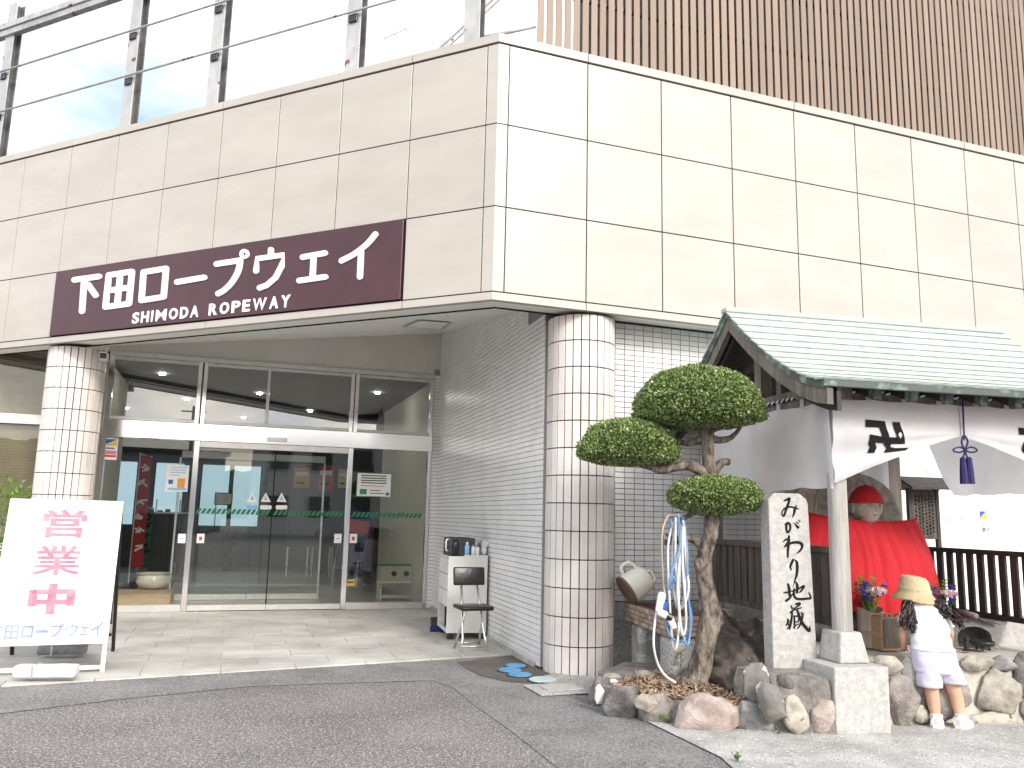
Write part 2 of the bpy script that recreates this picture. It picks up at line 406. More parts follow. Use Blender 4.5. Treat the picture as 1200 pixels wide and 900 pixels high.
# facade panels, left then right of the corner
Lp = [FL.px(x, y)[0] for x, y in ((567.5, 200), (484, 76), (402, 96), (329, 114), (262, 130), (198, 145), (140, 160), (85, 172), (30, 186))]
while Lp[-1] < 8.5: Lp.append(Lp[-1]+.77)
Rp = [FR.px(x, y)[0] for x, y in ((594, 200), (688, 200), (775.5, 200), (858, 200), (933, 220), (1005, 230), (1071, 230), (1133, 230), (1191, 230))]
while Rp[-1] < 8.2: Rp.append(Rp[-1]+.78)
core = MB()
cor = [FL.p(9, 0, 0), K, FR.p(8.5, 0, 0)]
def skin_path(d, z):   # three corner points of the facade pushed in by d
    kk = meet(FL, -d, FR, -d); return [FL.p(9, -d, z), kk+V((0, 0, z)), FR.p(8.5, -d, z)]
a0, a1, b0, b1 = skin_path(.011, 3.13), skin_path(.011, 5.50), skin_path(.35, 3.13), skin_path(.35, 5.50)
for i in range(2):
    core.poly([a0[i], a0[i+1], a1[i+1], a1[i]]); core.poly([b0[i], b1[i], b1[i+1], b0[i+1]]); core.poly([a1[i], a1[i+1], b1[i+1], b1[i]])
part('facade_core', core, M['joint'], B)
gp = .0055
def panel(F, s0, s1, z0, z1, nm='facade_panel', d0=-.05, d1=0, m=M['panel'], bev=.0012):
    mb = MB(); mb.box(F.M(), s0+gp, s1-gp, -d1, -d0, z0+gp, z1-gp, bev); return part(nm, mb, m, B)
sg_s0, sg_s1 = FL.px(472.5, 300)[0], FL.px(63.5, 360)[0]
for r in range(3):
    for i in range(len(Lp)-1):
        if r == 0 and Lp[i] > sg_s0-.1 and Lp[i+1] < sg_s1+.12: continue       # behind the name board
        panel(FL, Lp[i], Lp[i+1], zr[r], zr[r+1])
    for i in range(len(Rp)-1): panel(FR, Rp[i], Rp[i+1], zr[r], zr[r+1])
    # corner piece, one folded panel
    mb = MB(); P = [FL.p(Lp[0]-gp, 0, 0), K, FR.p(Rp[0]-gp, 0, 0), FR.p(Rp[0]-gp, -.05, 0), meet(FL, -.05, FR, -.05), FL.p(Lp[0]-gp, -.05, 0)]
    bt = [mb.b.verts.new(p+V((0, 0, zr[r]+gp))) for p in P]; tp = [mb.b.verts.new(p+V((0, 0, zr[r+1]-gp))) for p in P]
    for i in range(6): mb.b.faces.new((bt[i], bt[(i+1) % 6], tp[(i+1) % 6], tp[i]))
    mb.b.faces.new((tp[0], tp[1], tp[4], tp[5])); mb.b.faces.new((tp[1], tp[2], tp[3], tp[4])); mb.b.faces.new((bt[0], bt[5], bt[4], bt[1])); mb.b.faces.new((bt[1], bt[4], bt[3], bt[2]))
    part('facade_panel', mb, M['panel'], B)
def ledge(nm, z0, z1, dout, din, cuts_l, cuts_r, m):
    for F, cuts in ((FL, cuts_l), (FR, cuts_r)):
        for i in range(len(cuts)-1):
            a, b = cuts[i], cuts[i+1]; mb = MB()
            def endp(s, d): return meet(FL, d, FR, d) if s <= 0 else F.p(s, d, 0)
            P = [endp(a, dout), (F.p(b-.004, dout, 0)), (F.p(b-.004, din, 0)), endp(a, din)]
            if a > 0: P[0] = F.p(a+.004, dout, 0); P[3] = F.p(a+.004, din, 0)
            bt = [mb.b.verts.new(p+V((0, 0, z0))) for p in P]; tp = [mb.b.verts.new(p+V((0, 0, z1))) for p in P]
            mb.b.faces.new(bt[::-1]); mb.b.faces.new(tp)
            for j in range(4): mb.b.faces.new((bt[j], bt[(j+1) % 4], tp[(j+1) % 4], tp[j]))
            part(nm, mb, m, B)
ledge('coping', 5.476, 5.555, .012, -.40, [0, Lp[1], Lp[4], Lp[7], Lp[10]], [0, Rp[1], Rp[4], Rp[7], Rp[9]], M['panel'])
ledge('bottom_trim', 3.112, 3.178, .004, -.06, [0, Lp[1], Lp[4], Lp[7], Lp[10]], [0, Rp[1], Rp[4], Rp[7], Rp[9]], M['panel'])
# soffits and porch ceiling
mb = MB()
q0 = [FL.p(8.8, -.06, 3.125), meet(FL, -.06, FR, -.06)+V((0, 0, 3.125)), FR.p(8.3, -.06, 3.125)]
q1 = [FL.p(8.8, -.42, 3.150), meet(FL, -.42, FR, -.42)+V((0, 0, 3.150)), FR.p(8.3, -.42, 3.150)]
mb.poly([q0[0], q0[1], q1[1], q1[0]]); mb.poly([q0[1], q0[2], q1[2], q1[1]])
part('soffit', mb, M['soffit'], B)
def ceil_z(p): return 3.14+.19*max(0, -(V((p.x, p.y, 0))-FL.O).dot(FL.n)-.0)
t1, t2, t3 = meet(FL, -.40, FS, 0), meet(FS, 0, FG, 0), meet(FG, 0, FL, -.40)
tri_ = clip([(p.x, p.y) for p in (t1, t2, t3)], FR.n.x, FR.n.y, FR.O.dot(FR.n)-.40)
mb = MB(); mb.poly([V((p[0], p[1], ceil_z(V((p[0], p[1], 0))))) for p in tri_])
cl = part('porch_ceiling', mb, M['soffit'], B)
# inspection hatch in the porch ceiling
hp = []
for (x, y) in ((472, 382), (490, 374), (530, 377), (518, 387)):
    r = ray(x, y); n = V((FL.n.x*.19, FL.n.y*.19, 1)); k = 3.14-.19*(-FL.O.dot(FL.n)) ; 
    # plane z = 3.14 - .19*(P-O).n
    t = (3.14-.19*((CO-FL.O).dot(FL.n))-CO.z)/(r.z+.19*r.dot(FL.n)); hp.append(CO+r*t)
mb = MB(); inn = [sum(hp, V())/4+(p-sum(hp, V())/4)*.86 for p in hp]
for i in range(4):
    A, Bq, Cq, Dq = hp[i], hp[(i+1) % 4], inn[(i+1) % 4], inn[i]; mb.poly([q-V((0, 0, .012)) for q in (A, Bq, Cq, Dq)])
part('hatch_frame', mb, M['alu'], cl)
mb = MB(); mb.poly([q-V((0, 0, .006)) for q in inn]); part('hatch_lid', mb, M['soffit'], cl)

# ---- pillars
def pillar(cx, cy, r, h, ntile, face_deg, rows=13):
    core_ = MB(); core_.lathe([(r-.012, 0), (r-.012, h)], mtx((cx, cy, 0)), 52)
    p = part('pillar', core_, M['grout'], B, smooth=False)
    w = 2*pi*r/ntile; rh = h/rows
    t = MB(); t.box(mtx(), -(w-.007)/2, (w-.007)/2, -.013, .0, -(rh-.009)/2, (rh-.009)/2, .002); me = t.mesh('pillar_tile'); me.materials.append(M['ptile'])
    rest = MB()
    near = sorted(range(ntile), key=lambda k: abs(((k+.5)/ntile*360-180)))[:12]
    for rr in range(rows):
        for k in range(ntile):
            a = radians(face_deg)+(k+.5)/ntile*2*pi-pi   # direction of the tile from the axis
            X = V((cx+r*cos(a), cy+r*sin(a), (rr+.5)*rh)); n = V((cos(a), sin(a), 0)); u = V((-sin(a), cos(a), 0))
            Mx = Matrix(((u.x, -n.x, 0, X.x), (u.y, -n.y, 0, X.y), (0, 0, 1, X.z), (0, 0, 0, 1)))
            if k in near and not (rows == 12 and rr < 0): inst('pillar_tile', me, Mx, p)
            else: rest.box(Mx, -(w-.0055)/2, (w-.0055)/2, -.0128, 0, -(rh-.007)/2, (rh-.007)/2)
    part('pillar_tile', rest, M['ptile'], p, kind='stuff')
    return p
pR = V((.63, 7.41, 0)); pillar(pR.x, pR.y, .293, 3.10, 26, math.degrees(atan2(-pR.y, -pR.x)))
ps = FL.off(-.37).px(93, 403)[0]; pL = FL.p(ps, -.37, 0)
pillar(pL.x, pL.y, .293, 3.10, 26, math.degrees(atan2(-pL.y, -pL.x)), 13)

# ---- tiled walls
TW, TH = .1, .05
tm = MB(); tm.box(mtx(), -TW/2+.003, TW/2-.003, -.006, 0, -TH/2+.003, TH/2-.003, .0015); tme = tm.mesh('wall_tile'); tme.materials.append(M['wtile'])
tiles = []
def tiled(F, s0, s1, z0, zfn, nm):
    bk = MB()
    ztop = zfn(0)
    bk.box(F.M(), s0, s1, .004, .15, z0, max(zfn(s0), zfn(s1))+.1); w = part(nm, bk, M['grout_wall'], B)
    n = int(round((s1-s0)/TW)); k = 0
    for i in range(n):
        s = s0+(i+.5)*(s1-s0)/n; zz = z0+TH/2
        while zz < zfn(s)+TH/2:
            tiles.append((w, F.M(s, 0, zz))); zz += TH
    return w
slen = (S1-S0).length
wS = tiled(FS, -.55, slen-.01, .02, lambda s: ceil_z(FS.p(s, 0, 0)) if s > 0 else 3.14, 'porch_side_wall')
wT = tiled(FT, -.28, 3.35, .58, lambda s: 3.12, 'tiled_front_wall')
wG = tiled(FG.off(.012), 1.165, 1.255, .02, lambda s: 3.31, 'tiled_reveal')
# the 300 that show largest are pieces of their own, the rest one part per wall
def show(m):
    P = m.to_translation()-CO; c = P.dot(CF); x = 600+963*P.dot(CR)/c; y = 450-963*P.dot(CU)/c
    n = V((-m[0][1], -m[1][1], 0)); vis = max(0.0, -P.normalized().dot(n))
    if not (0 < x < 1200 and 0 < y < 900): vis *= .01
    if 640 < x < 714: vis *= .01
    if 850 < x and y > 440: vis *= .05
    return vis/c/c
order = sorted(range(len(tiles)), key=lambda i: -show(tiles[i][1]))
big = set(order[:300]); rest = {}
for i, (w, m) in enumerate(tiles):
    if i in big: inst('wall_tile', tme, m, w)
    else:
        r = rest.setdefault(w.name, (w, MB()))[1]
        x0, z0 = TW/2-.003, TH/2-.003
        f = [r.b.verts.new(m @ V(q)) for q in ((-x0, -.006, -z0), (x0, -.006, -z0), (x0, -.006, z0), (-x0, -.006, z0))]
        bk = [r.b.verts.new(m @ V(q)) for q in ((-x0, 0.003, -z0), (x0, 0.003, -z0), (x0, 0.003, z0), (-x0, 0.003, z0))]
        r.b.faces.new(f)
        for j in range(4): r.b.faces.new((f[j], bk[j], bk[(j+1) % 4], f[(j+1) % 4]))
for w, r in rest.values(): part('wall_tile', r, M['wtile'], w, kind='stuff')
mb = MB(); mb.box(FT.M(), -.28, 3.35, -.01, .15, 0, .572, .004); part('wall_plinth', mb, M['conc'], B)
# curb at the foot of the side wall
mb = MB(); mb.box(FS.M(), -.45, slen-.03, -.035, 0, 0, .05, .008); part('wall_kerb', mb, M['conc'], B)

# ---- entrance glazing
def gbox(nm, s0, s1, z0, z1, d0, d1, m, parent=B, bev=.002, F=FG, label=None):
    mb = MB(); mb.box(F.M(), s0, s1, -d1, -d0, z0, z1, bev); return part(nm, mb, m, parent, label=label)
gbox('header_beam', -3.14, 1.155, 2.20, 2.425, -.06, .055, M['steel'], bev=.004)
gbox('top_rail', -3.14, 1.155, 3.255, 3.315, -.05, .035, M['alu'])
mull = [(-3.135, -3.075), (-2.055, -2.005), (-1.985, -1.935), (-.035, .015), (.03, .08), (1.105, 1.155)]
for a, b in mull:
    gbox('mullion', a, b, 2.427, 3.253, -.05, .03, M['steel'])
gbox('mullion', -1.165, -1.125, 2.427, 3.253, -.04, .02, M['alu'])
for a, b in ((-3.135, -3.085), (-2.03, -1.965), (-.02, .045), (1.105, 1.155)):
    gbox('door_post', a, b, .018, 2.198, -.05, .03, M['steel'])
for a, b in ((-3.073, -2.057), (-1.933, -1.167), (-1.123, -.037), (.082, 1.103)):
    t = gbox('transom_window', a, b, 2.43, 3.252, -.012, -.004, M['glass2'], bev=0)
    for z0, z1 in ((2.43, 2.47), (3.21, 3.25)):
        gbox('window_frame', a+.001, b-.001, z0, z1, -.03, .018, M['alu'], t)
for a, b in ((-3.083, -2.032), (.047, 1.103)):
    t = gbox('side_window', a, b, .105, 2.198, -.012, -.004, M['glass'], bev=0)
    gbox('window_sill', a, b, .018, .104, -.05, .04, M['alu'], t)
gbox('door_track_cover', -1.963, -.022, 2.12, 2.198, -.045, .03, M['alu'])
gbox('sensor', -1.12, -.86, 2.235, 2.285, .056, .085, M['alu'])
doors = []
for a, b, d in ((-1.962, -.992, -.02), (-.988, -.022, -.02)):
    t = gbox('sliding_door', a, b, .095, 2.118, d-.006, d+.004, M['glass'], bev=0); doors.append(t)
    gbox('bottom_rail', a, b, .022, .093, d-.02, d+.03, M['alu'], t)
    e = b if b < -.5 else a
    gbox('edge_strip', e-.006, e+.006, .096, 2.117, d-.009, d+.007, M['dark'], t, bev=0)
# green hatched safety band on the glass
M['green'] = pm('green_film', (.012, .17, .075), rough=.5)
def band(s0, s1, d, parent, z0=1.255, z1=1.322):
    mb = MB(); s = s0
    while s < s1-.05:
        mb.b.faces.new([mb.b.verts.new(FG.p(a, d, z)) for a, z in ((s, z0), (s+.042, z0), (s+.078, z1), (s+.036, z1))]); s += .062
    part('safety_band', mb, M['green'], parent)
band(-1.95, -.995, -.010, doors[0]); band(-.98, -.03, -.010, doors[1])
for o in [o for o in B.children if o.name.startswith('side_window')]:
    pass
sw_ = [o for o in B.children if o.name.startswith('side_window')]
band(.06, 1.10, .0, sw_[1])
# wall above the glazing and left of it
gbox('entrance_wall', -8.5, 1.26, 3.318, 4.3, -.2, .0, M['beige'], bev=0)
# window with blinds left of the pillar
M['blind'] = pm('blind_slats', (.30, .24, .165), (.36, .29, .205), 6, 3, .6)
wf = gbox('office_window', -6.9, -3.45, 2.44, 3.30, -.03, -.022, M['glass'], bev=0)
wf2 = gbox('office_window', -6.9, -3.45, .85, 2.30, -.03, -.022, M['glass'], bev=0)
gbox('window_transom', -6.9, -3.2, 2.31, 2.43, -.06, .03, M['white'])
for s in (-3.45, -4.66, -4.62, -6.9): gbox('window_frame', s-.03, s+.03, .85, 2.308, -.05, .015, M['white'], wf2)
gbox('spandrel_wall', -8.5, -3.2, 0, .848, -.2, .0, M['beige'], bev=0)
for par, z0, z1 in ((wf, 2.46, 3.28), (wf2, .9, 2.28)):
    mb = MB(); z = z0
    while z < z1:
        Mx = FG.M(-5.18, -.10, z) @ Matrix.Rotation(radians(-62), 4, 'X'); mb.box(Mx, -1.66, 1.66, -.018, .018, -.0008, .0008); z += .035
    part('window_blind', mb, M['blind'], par, kind='stuff')
# ---- inside
M['infloor'] = pm('hall_floor', (.42, .42, .39), (.48, .475, .44), 3, 5, .4, bump=.05, bscale=30)
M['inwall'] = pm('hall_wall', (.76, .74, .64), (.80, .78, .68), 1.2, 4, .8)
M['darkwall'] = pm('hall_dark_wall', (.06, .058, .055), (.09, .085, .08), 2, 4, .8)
M['mat'] = pm('door_mat', (.035, .045, .06), rough=.95, bump=.5, bscale=200)
mb = MB(); mb.poly([FG.p(a, d, .009) for a, d in ((-8.4, -.001), (4, -.001), (4, -9), (-8.4, -9))]); part('hall_floor', mb, M['infloor'], B)
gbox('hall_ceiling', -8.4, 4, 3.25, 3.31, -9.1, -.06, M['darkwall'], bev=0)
gbox('hall_wall', 1.175, 1.3, 0, 3.249, -4.2, -.06, M['inwall'], bev=0)
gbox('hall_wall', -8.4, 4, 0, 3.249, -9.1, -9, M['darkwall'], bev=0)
gbox('hall_wall', -3.32, -3.2, 0, 3.249, -2.6, -.205, M['inwall'], bev=0)
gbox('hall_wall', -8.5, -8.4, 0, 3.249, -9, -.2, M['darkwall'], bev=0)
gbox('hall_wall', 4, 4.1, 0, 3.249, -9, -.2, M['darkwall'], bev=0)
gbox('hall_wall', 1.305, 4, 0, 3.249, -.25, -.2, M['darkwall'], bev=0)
mb = MB(); mb.box(FG.M(), -1.9, -.1, .12, .62, .010, .018, .002); part('door_mat', mb, M['mat'], B)
# inner vestibule doors
vd = -1.45
iv = gbox('vestibule_screen', -2.25, -.18, 2.06, 2.16, vd-.04, vd+.04, M['alu'])
for a, b in ((-2.25, -1.22), (-1.21, -.20)):
    t = gbox('vestibule_door', a, b, .10, 2.058, vd-.004, vd+.004, M['glass'], bev=0)
    gbox('bottom_rail', a, b, .015, .098, vd-.02, vd+.02, M['alu'], t)
gbox('vestibule_post', -.198, -.17, .01, 2.06, vd-.02, vd+.02, M['alu'])
gbox('vestibule_post', -2.28, -2.252, .01, 2.06, vd-.02, vd+.02, M['alu'])
# bright windows in the far wall, in frames
M['daywin'] = emit('far_window_daylight', (.42, .58, .66), .55)
for s0 in (-4.2, -3.2, -2.2, -1.5):
    t = gbox('far_window', s0, s0+.6, .95, 2.35, -8.99, -8.96, M['daywin'], bev=0)
    for a in (s0-.03, s0+.6): gbox('window_frame', a, a+.03, .93, 2.37, -8.99, -8.93, M['dark'], t)
M['led'] = emit('ceiling_lamp', (1, .95, .85), 70)
for s, d in ((-2.6, -1.2), (-1.2, -2.6), (.6, -1.6), (-2.4, -4), (-.2, -4.6), (-1.4, -6.5), (-3.6, -6)):
    mb = MB(); mb.lathe([(.04, 0), (.04, .02)], FG.M(s, d, 3.228), 14); part('downlight', mb, M['led'], B)
# ------------------------------------------------------------------ roof: steel frame and slat screen
M['steelpale'] = pm('weathered_flange', (.36, .36, .36), (.48, .48, .475), 6, 6, .5, metal=.2, speck=[(8, .66, (.17, .06, .03))], stretch=(1, 1, .6))
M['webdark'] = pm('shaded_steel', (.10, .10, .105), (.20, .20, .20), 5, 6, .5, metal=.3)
FLo = FL.off(-.20)
frame = thing('roof_steel_frame', FLo.p(2, 0, 5.55), 'weathered grey steel post and rail frame standing on the left roof edge', 'steel frame')
posts = [FLo.px(x, y)[0] for x, y in ((552, 48), (411, 85), (247, 128), (145, 154), (1, 120))]
posts += [posts[-1]+1.6]
zr1 = FLo.px(146, 92)[1]; zr2 = FLo.px(146, 41)[1]
for s in posts:
    mb = MB(); m = FLo.M(s)
    mb.box(m, -.085, .085, 0, .014, 5.5, 7.9, .002); w = part('post', mb, M['steelpale'], frame)
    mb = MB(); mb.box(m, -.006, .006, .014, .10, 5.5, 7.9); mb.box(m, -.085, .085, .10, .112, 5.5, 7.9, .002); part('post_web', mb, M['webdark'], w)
    for z in (zr1, zr2):
        mb = MB(); mb.box(m, -.05, .05, -.022, -.001, z-.10, z-.015, .003); part('rail_clip', mb, M['black'], w)
zr1 = FLo.px(146, 92)[1]; zr2 = FLo.px(146, 41)[1]
for z in (zr1, zr2):
    mb = MB(); mb.tube([FLo.p(posts[-1]+.3, .035, z), FLo.p(posts[1]-.01 if z > 0 else 0, .035, z), FLo.p(posts[0]-.4, .035, z)], .013, 8); part('rail', mb, M['steelpale'], frame, smooth=True)
ztb = FLo.px(3, 37)[1]
mb = MB(); mb.box(FLo.M(), posts[2]-.2, posts[-1]+.3, -.05, .06, ztb-.01, ztb+.07, .003); part('top_beam', mb, M['steelpale'], frame)
mb = MB(); mb.box(FLo.M(), posts[2]-.2, posts[-1]+.3, -.03, .05, ztb-.10, ztb-.012, .003); part('top_beam', mb, M['galv'], frame)
a, b = D(562, 45, FLo.p(posts[0], 0, 0).y+.12), None
FRs = FR.off(-.33)
s_first = FRs.px(629, 60)[0]
mb = MB(); mb.tube([a, FRs.p(s_first-.02, .02, FRs.px(628, 32)[1])], .02, 8); part('end_rail', mb, M['steelpale'], frame, smooth=True)
# slats
screen = thing('slat_screen', FRs.p(2, 0, 5.5), 'screen of upright brown slats rising above the right cream facade', 'slat screen')
sm = MB(); sm.box(mtx(), -.034, .034, -.006, .008, 0, 2.6, .003); sme = sm.mesh('slat'); sme.materials.append(M['slat'])
s = s_first+.036; k = 0
while s < 7.6:
    inst('slat', sme, FRs.M(s, 0, 5.46), screen); s += .0945; k += 1
for z in (5.72, 6.35, 7.0, 7.6):
    mb = MB(); mb.box(FRs.M(), s_first+.0, 7.6, .022, .06, z, z+.045, .003); part('cross_rail', mb, M['black'], screen)
# plain dark plant room wall behind the slats and the pale upper storey
upper = thing('upper_storey', FR.p(3, -2, 5.4), 'dark wall of the upper storey standing behind the brown slats', 'building')
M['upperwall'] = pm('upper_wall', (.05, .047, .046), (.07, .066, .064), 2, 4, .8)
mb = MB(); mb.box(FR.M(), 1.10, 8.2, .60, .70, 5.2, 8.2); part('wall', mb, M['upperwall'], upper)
mb = MB(); mb.box(FR.M(), 1.3, 8.2, .42, 4, 5.30, 5.40); part('roof_deck', mb, M['conc'], upper)
M['palewall'] = pm('pale_wing', (.80, .81, .82), (.84, .85, .85), 2, 4, .7)
wing = thing('pale_gable_wing', D(560, 60, 13), 'pale gable wing with a sloping verge behind the steel frame', 'building')
P = [D(505, 60, 13), D(515, 55, 13), D(575, -2, 13), D(640, -60, 13), D(800, -60, 13), D(800, 60, 13)]
mb = MB(); fr = [mb.b.verts.new(p) for p in P]; bk = [mb.b.verts.new(p+V((.3, 2.5, 0))) for p in P]
mb.b.faces.new(fr); mb.b.faces.new(bk[::-1]); [mb.b.faces.new((fr[i], bk[i], bk[(i+1) % 6], fr[(i+1) % 6])) for i in range(6)]
part('wall', mb, M['palewall'], wing)
for dz in (0, .14):
    mb = MB(); mb.bar(P[1]+V((.02+dz*.8, -.04, .0)), P[3]+V((.02+dz*.8, -.04, .0)), .03, .05); part('verge_trim', mb, M['steelpale'], wing)
M['paleblue'] = pm('pale_blue_aluminium', (.45, .55, .72), rough=.4, metal=.2)
at_ = thing('aerial', D(462, 70, 12), 'thin television aerial with three upright rods beyond the frame', 'aerial')
for x, y0, y1 in ((450, 66, 22), (462, 72, 14), (475, 62, 6)):
    mb = MB(); mb.tube([D(x, y0, 12), D(x+1.5, y1, 12)], .010, 6); part('mast' if x == 462 else 'rod', mb, M['paleblue'], at_)
mb = MB(); mb.tube([D(450, 45, 11.98), D(477, 33, 11.98)], .012, 6); part('crossbar', mb, M['paleblue'], at_)

# ------------------------------------------------------------------ name board
sz0, sz1 = 3.192, 3.938
sign = thing('name_board', FL.p((sg_s0+sg_s1)/2, 0, sz0), 'long maroon name board with white lettering on the left facade', 'sign')
half = FL.px(205, 330)[0]
for a, b in ((sg_s0, half-.002), (half+.002, sg_s1)):
    mb = MB(); mb.box(FL.M(), a, b, -.022, .0, sz0, sz1, .003); part('board', mb, M['maroon'], sign)
FLs = FL.off(.022)
def sign3(x, y, d):
    s, z = FLs.px(x, y); return FLs.p(s, d, z)
def q3(x, y): return (60+x/5.4545, 250+y/5.4545)
def q4(x, y): return (260+x/5.4545, 250+y/5.4545)
lw = 6.6
A = q3; C4 = q4
chars = [
 [[A(152, 427), A(310, 405)], [A(215, 425), A(200, 628)], [A(238, 455), A(288, 525)]],
 [[A(372, 397), A(520, 374)], [A(372, 397), A(350, 600)], [A(520, 374), A(500, 580)], [A(350, 600), A(500, 580)], [A(362, 497), A(510, 475)], [A(446, 387), A(425, 590)]],
 [[A(594, 378), A(738, 354)], [A(594, 378), A(580, 558)], [A(738, 354), A(722, 536)], [A(580, 558), A(722, 536)]],
 [[A(808, 441), A(982, 411)]],
 [[A(1060, 326), C4(122, 302)], [C4(122, 302), C4(108, 370), C4(70, 440), C4(20, 492), C4(-20, 515)]],
 [[C4(317, 235), C4(316, 280)], [C4(222, 370), C4(230, 292), C4(395, 268), C4(385, 340), C4(345, 415), C4(290, 462), C4(245, 478)]],
 [[C4(520, 282), C4(662, 256)], [C4(590, 280), C4(582, 415)], [C4(498, 432), C4(665, 408)]],
 [[C4(768, 305), C4(850, 262), C4(930, 200), C4(985, 135)], [C4(893, 250), C4(885, 408)]],
]
for ch in chars:
    mb = MB()
    for k, st in enumerate(ch):
        p = smooth_path([(x, y) for x, y in st], 5) if len(st) > 3 and st[0] != C4(222, 370) else [V((x, y, 0)) for x, y in st]
        stroke(mb, p, lw, sign3, .012, k)
    if ch is chars[4]:
        ring = [(C4(148, 262)[0]+3.6*cos(t*pi/8), C4(148, 262)[1]+3.9*sin(t*pi/8)) for t in range(17)]
        stroke(mb, ring, 4.0, sign3, .012, 4)
    part('character', mb, M['white_letter'], sign)
# SHIMODA ROPEWAY
l0, l1 = FLs.px(155, 373), FLs.px(341, 352)
mxs = Matrix.Translation(FLs.p((l0[0]+l1[0])/2, .002, (l0[1]+l1[1])/2-.003)) @ Matrix(((-FL.u.x, -FL.n.x, 0, 0), (-FL.u.y, -FL.n.y, 0, 0), (0, 0, 1, 0), (0, 0, 0, 1)))
tw_ = abs(l1[0]-l0[0])+.02; lets = 'SHIMODA ROPEWAY'; wd = {'I': .45, 'M': 1.35, 'W': 1.5, ' ': .75, 'E': .85, 'O': 1.1, 'S': .92}
unit = tw_/sum(wd.get(c, 1.0) for c in lets); acc = 0
for c in lets:
    w_ = wd.get(c, 1.0)*unit
    if c != ' ':
        s_c = max(l0[0], l1[0])+.01-acc-w_/2
        mxs = Matrix.Translation(FLs.p(s_c, .001, (l0[1]+l1[1])/2-.003)) @ Matrix(((-FL.u.x, -FL.n.x, 0, 0), (-FL.u.y, -FL.n.y, 0, 0), (0, 0, 1, 0), (0, 0, 0, 1)))
        text_part('letter', c, mxs, M['white_letter'], sign, .14, .002 if c in 'MW' else .005, .006, fit=(w_*.78 if c != 'I' else .024, .122))
    acc += w_

# ------------------------------------------------------------------ security camera under the eave by the left pillar
cp = D(121, 417, FL.p(ps, 0, 0).y+.15)
sc = thing('security_camera', cp, 'small white security camera hanging beside the left pillar', 'security camera')
mb = MB(); mb.box(mtx(cp, rz=radians(20)), -.045, .045, -.02, .16, -.04, .045, .012, 2); bd = part('body', mb, M['white'], sc)
mb = MB(); mb.box(mtx(cp, rz=radians(20)), -.036, .036, -.026, -.018, -.034, .03, .006); part('lens_front', mb, M['black'], bd)
mb = MB(); mb.tube([cp+V((0, .06, .04)), cp+V((0, .06, .11)), cp+V((0.02, .06, 3.12-cp.z))], .014, 8); part('bracket', mb, M['white'], sc)

# ------------------------------------------------------------------ papers and stickers on the glass
def on_glass(nm, x0, y0, x1, y1, label, cat, m=M['paper'], lines=None, F=FG, d=.001, rot=0, group=None):
    s0, z1 = F.px(x0, y0); s1, z0 = F.px(x1, y1)
    t = thing(nm, F.p((s0+s1)/2, d, z0), label, cat, group)
    mb = MB(); mb.box(F.M(), s0, s1, -d-.002, -d, z0, z1); part('sheet', mb, m, t)
    for (a, b, c, e, mm) in (lines or []):      # fractions of the sheet: x0,x1,z0,z1
        mb = MB(); mb.box(F.M(), s0+(s1-s0)*a, s0+(s1-s0)*b, -d-.003, -d-.0021, z0+(z1-z0)*c, z0+(z1-z0)*e); part('print', mb, mm, t)
    return t
M['blue'] = pm('print_blue', (.02, .10, .42), rough=.5); M['yellow'] = pm('print_yellow', (.75, .55, .05), rough=.5)
M['pink'] = pm('print_pink', (.78, .20, .32), rough=.5); M['ltblue'] = pm('print_light_blue', (.25, .5, .75), rough=.5)
M['orange'] = pm('print_orange', (.75, .33, .06), rough=.5); M['redprint'] = pm('print_red', (.55, .04, .05), rough=.5); M['greenprint'] = pm('print_green', (.03, .25, .10), rough=.5)
t = on_glass('sticker', 121.5, 513, 136.5, 539, 'white sticker with blue and yellow diagonal and pink band on left glass edge', 'sticker',
         lines=[(.06, .94, .12, .22, M['redprint']), (.06, .94, .25, .42, M['pink']), (.1, .8, .50, .56, M['blue'])])
s0, z1 = FG.px(121.5, 513); s1, z0 = FG.px(136.5, 539)
for pts, m in ((((.08, .95), (.92, .95), (.08, .66)), 'blue'), (((.92, .93), (.92, .64), (.1, .64)), 'yellow')):
    mb = MB(); mb.poly([FG.p(s0+(s1-s0)*a, .0045, z0+(z1-z0)*b) for a, b in pts]); part('print', mb, M[m], t)
txt = [(.15, .85, .88-.07*i, .91-.07*i, M['ink']) for i in range(6)]
on_glass('notice', 196, 544.5, 219.5, 576.5, 'white paper notice with blue and orange drawing left of the sliding doors', 'notice',
         lines=[(.2, .9, .9, .93, M['ltblue']), (.15, .85, .80, .83, M['ltblue']), (.15, .85, .70, .73, M['ltblue']), (.2, .6, .60, .63, M['ltblue']), (.12, .32, .28, .44, M['blue']), (.52, .86, .14, .5, M['orange']), (.1, .95, .05, .14, M['ltblue'])])
on_glass('notice', 418.5, 553.5, 458, 583, 'landscape notice with green rim and printed lines on the right glass', 'notice',
         lines=[(0, 1, 0, .03, M['greenprint']), (0, 1, .97, 1, M['greenprint']), (0, .02, .03, .97, M['greenprint']), (.98, 1, .03, .97, M['greenprint'])] +
               [(.12, .85, .86-.1*i, .90-.1*i, M['ink']) for i in range(4)] + [(.12, .8, .44, .47, M['redprint']), (.1, .3, .1, .32, M['greenprint']), (.38, .7, .26, .29, M['ink']), (.38, .8, .14, .17, M['ink']), (.84, .95, .08, .2, M['greenprint'])])
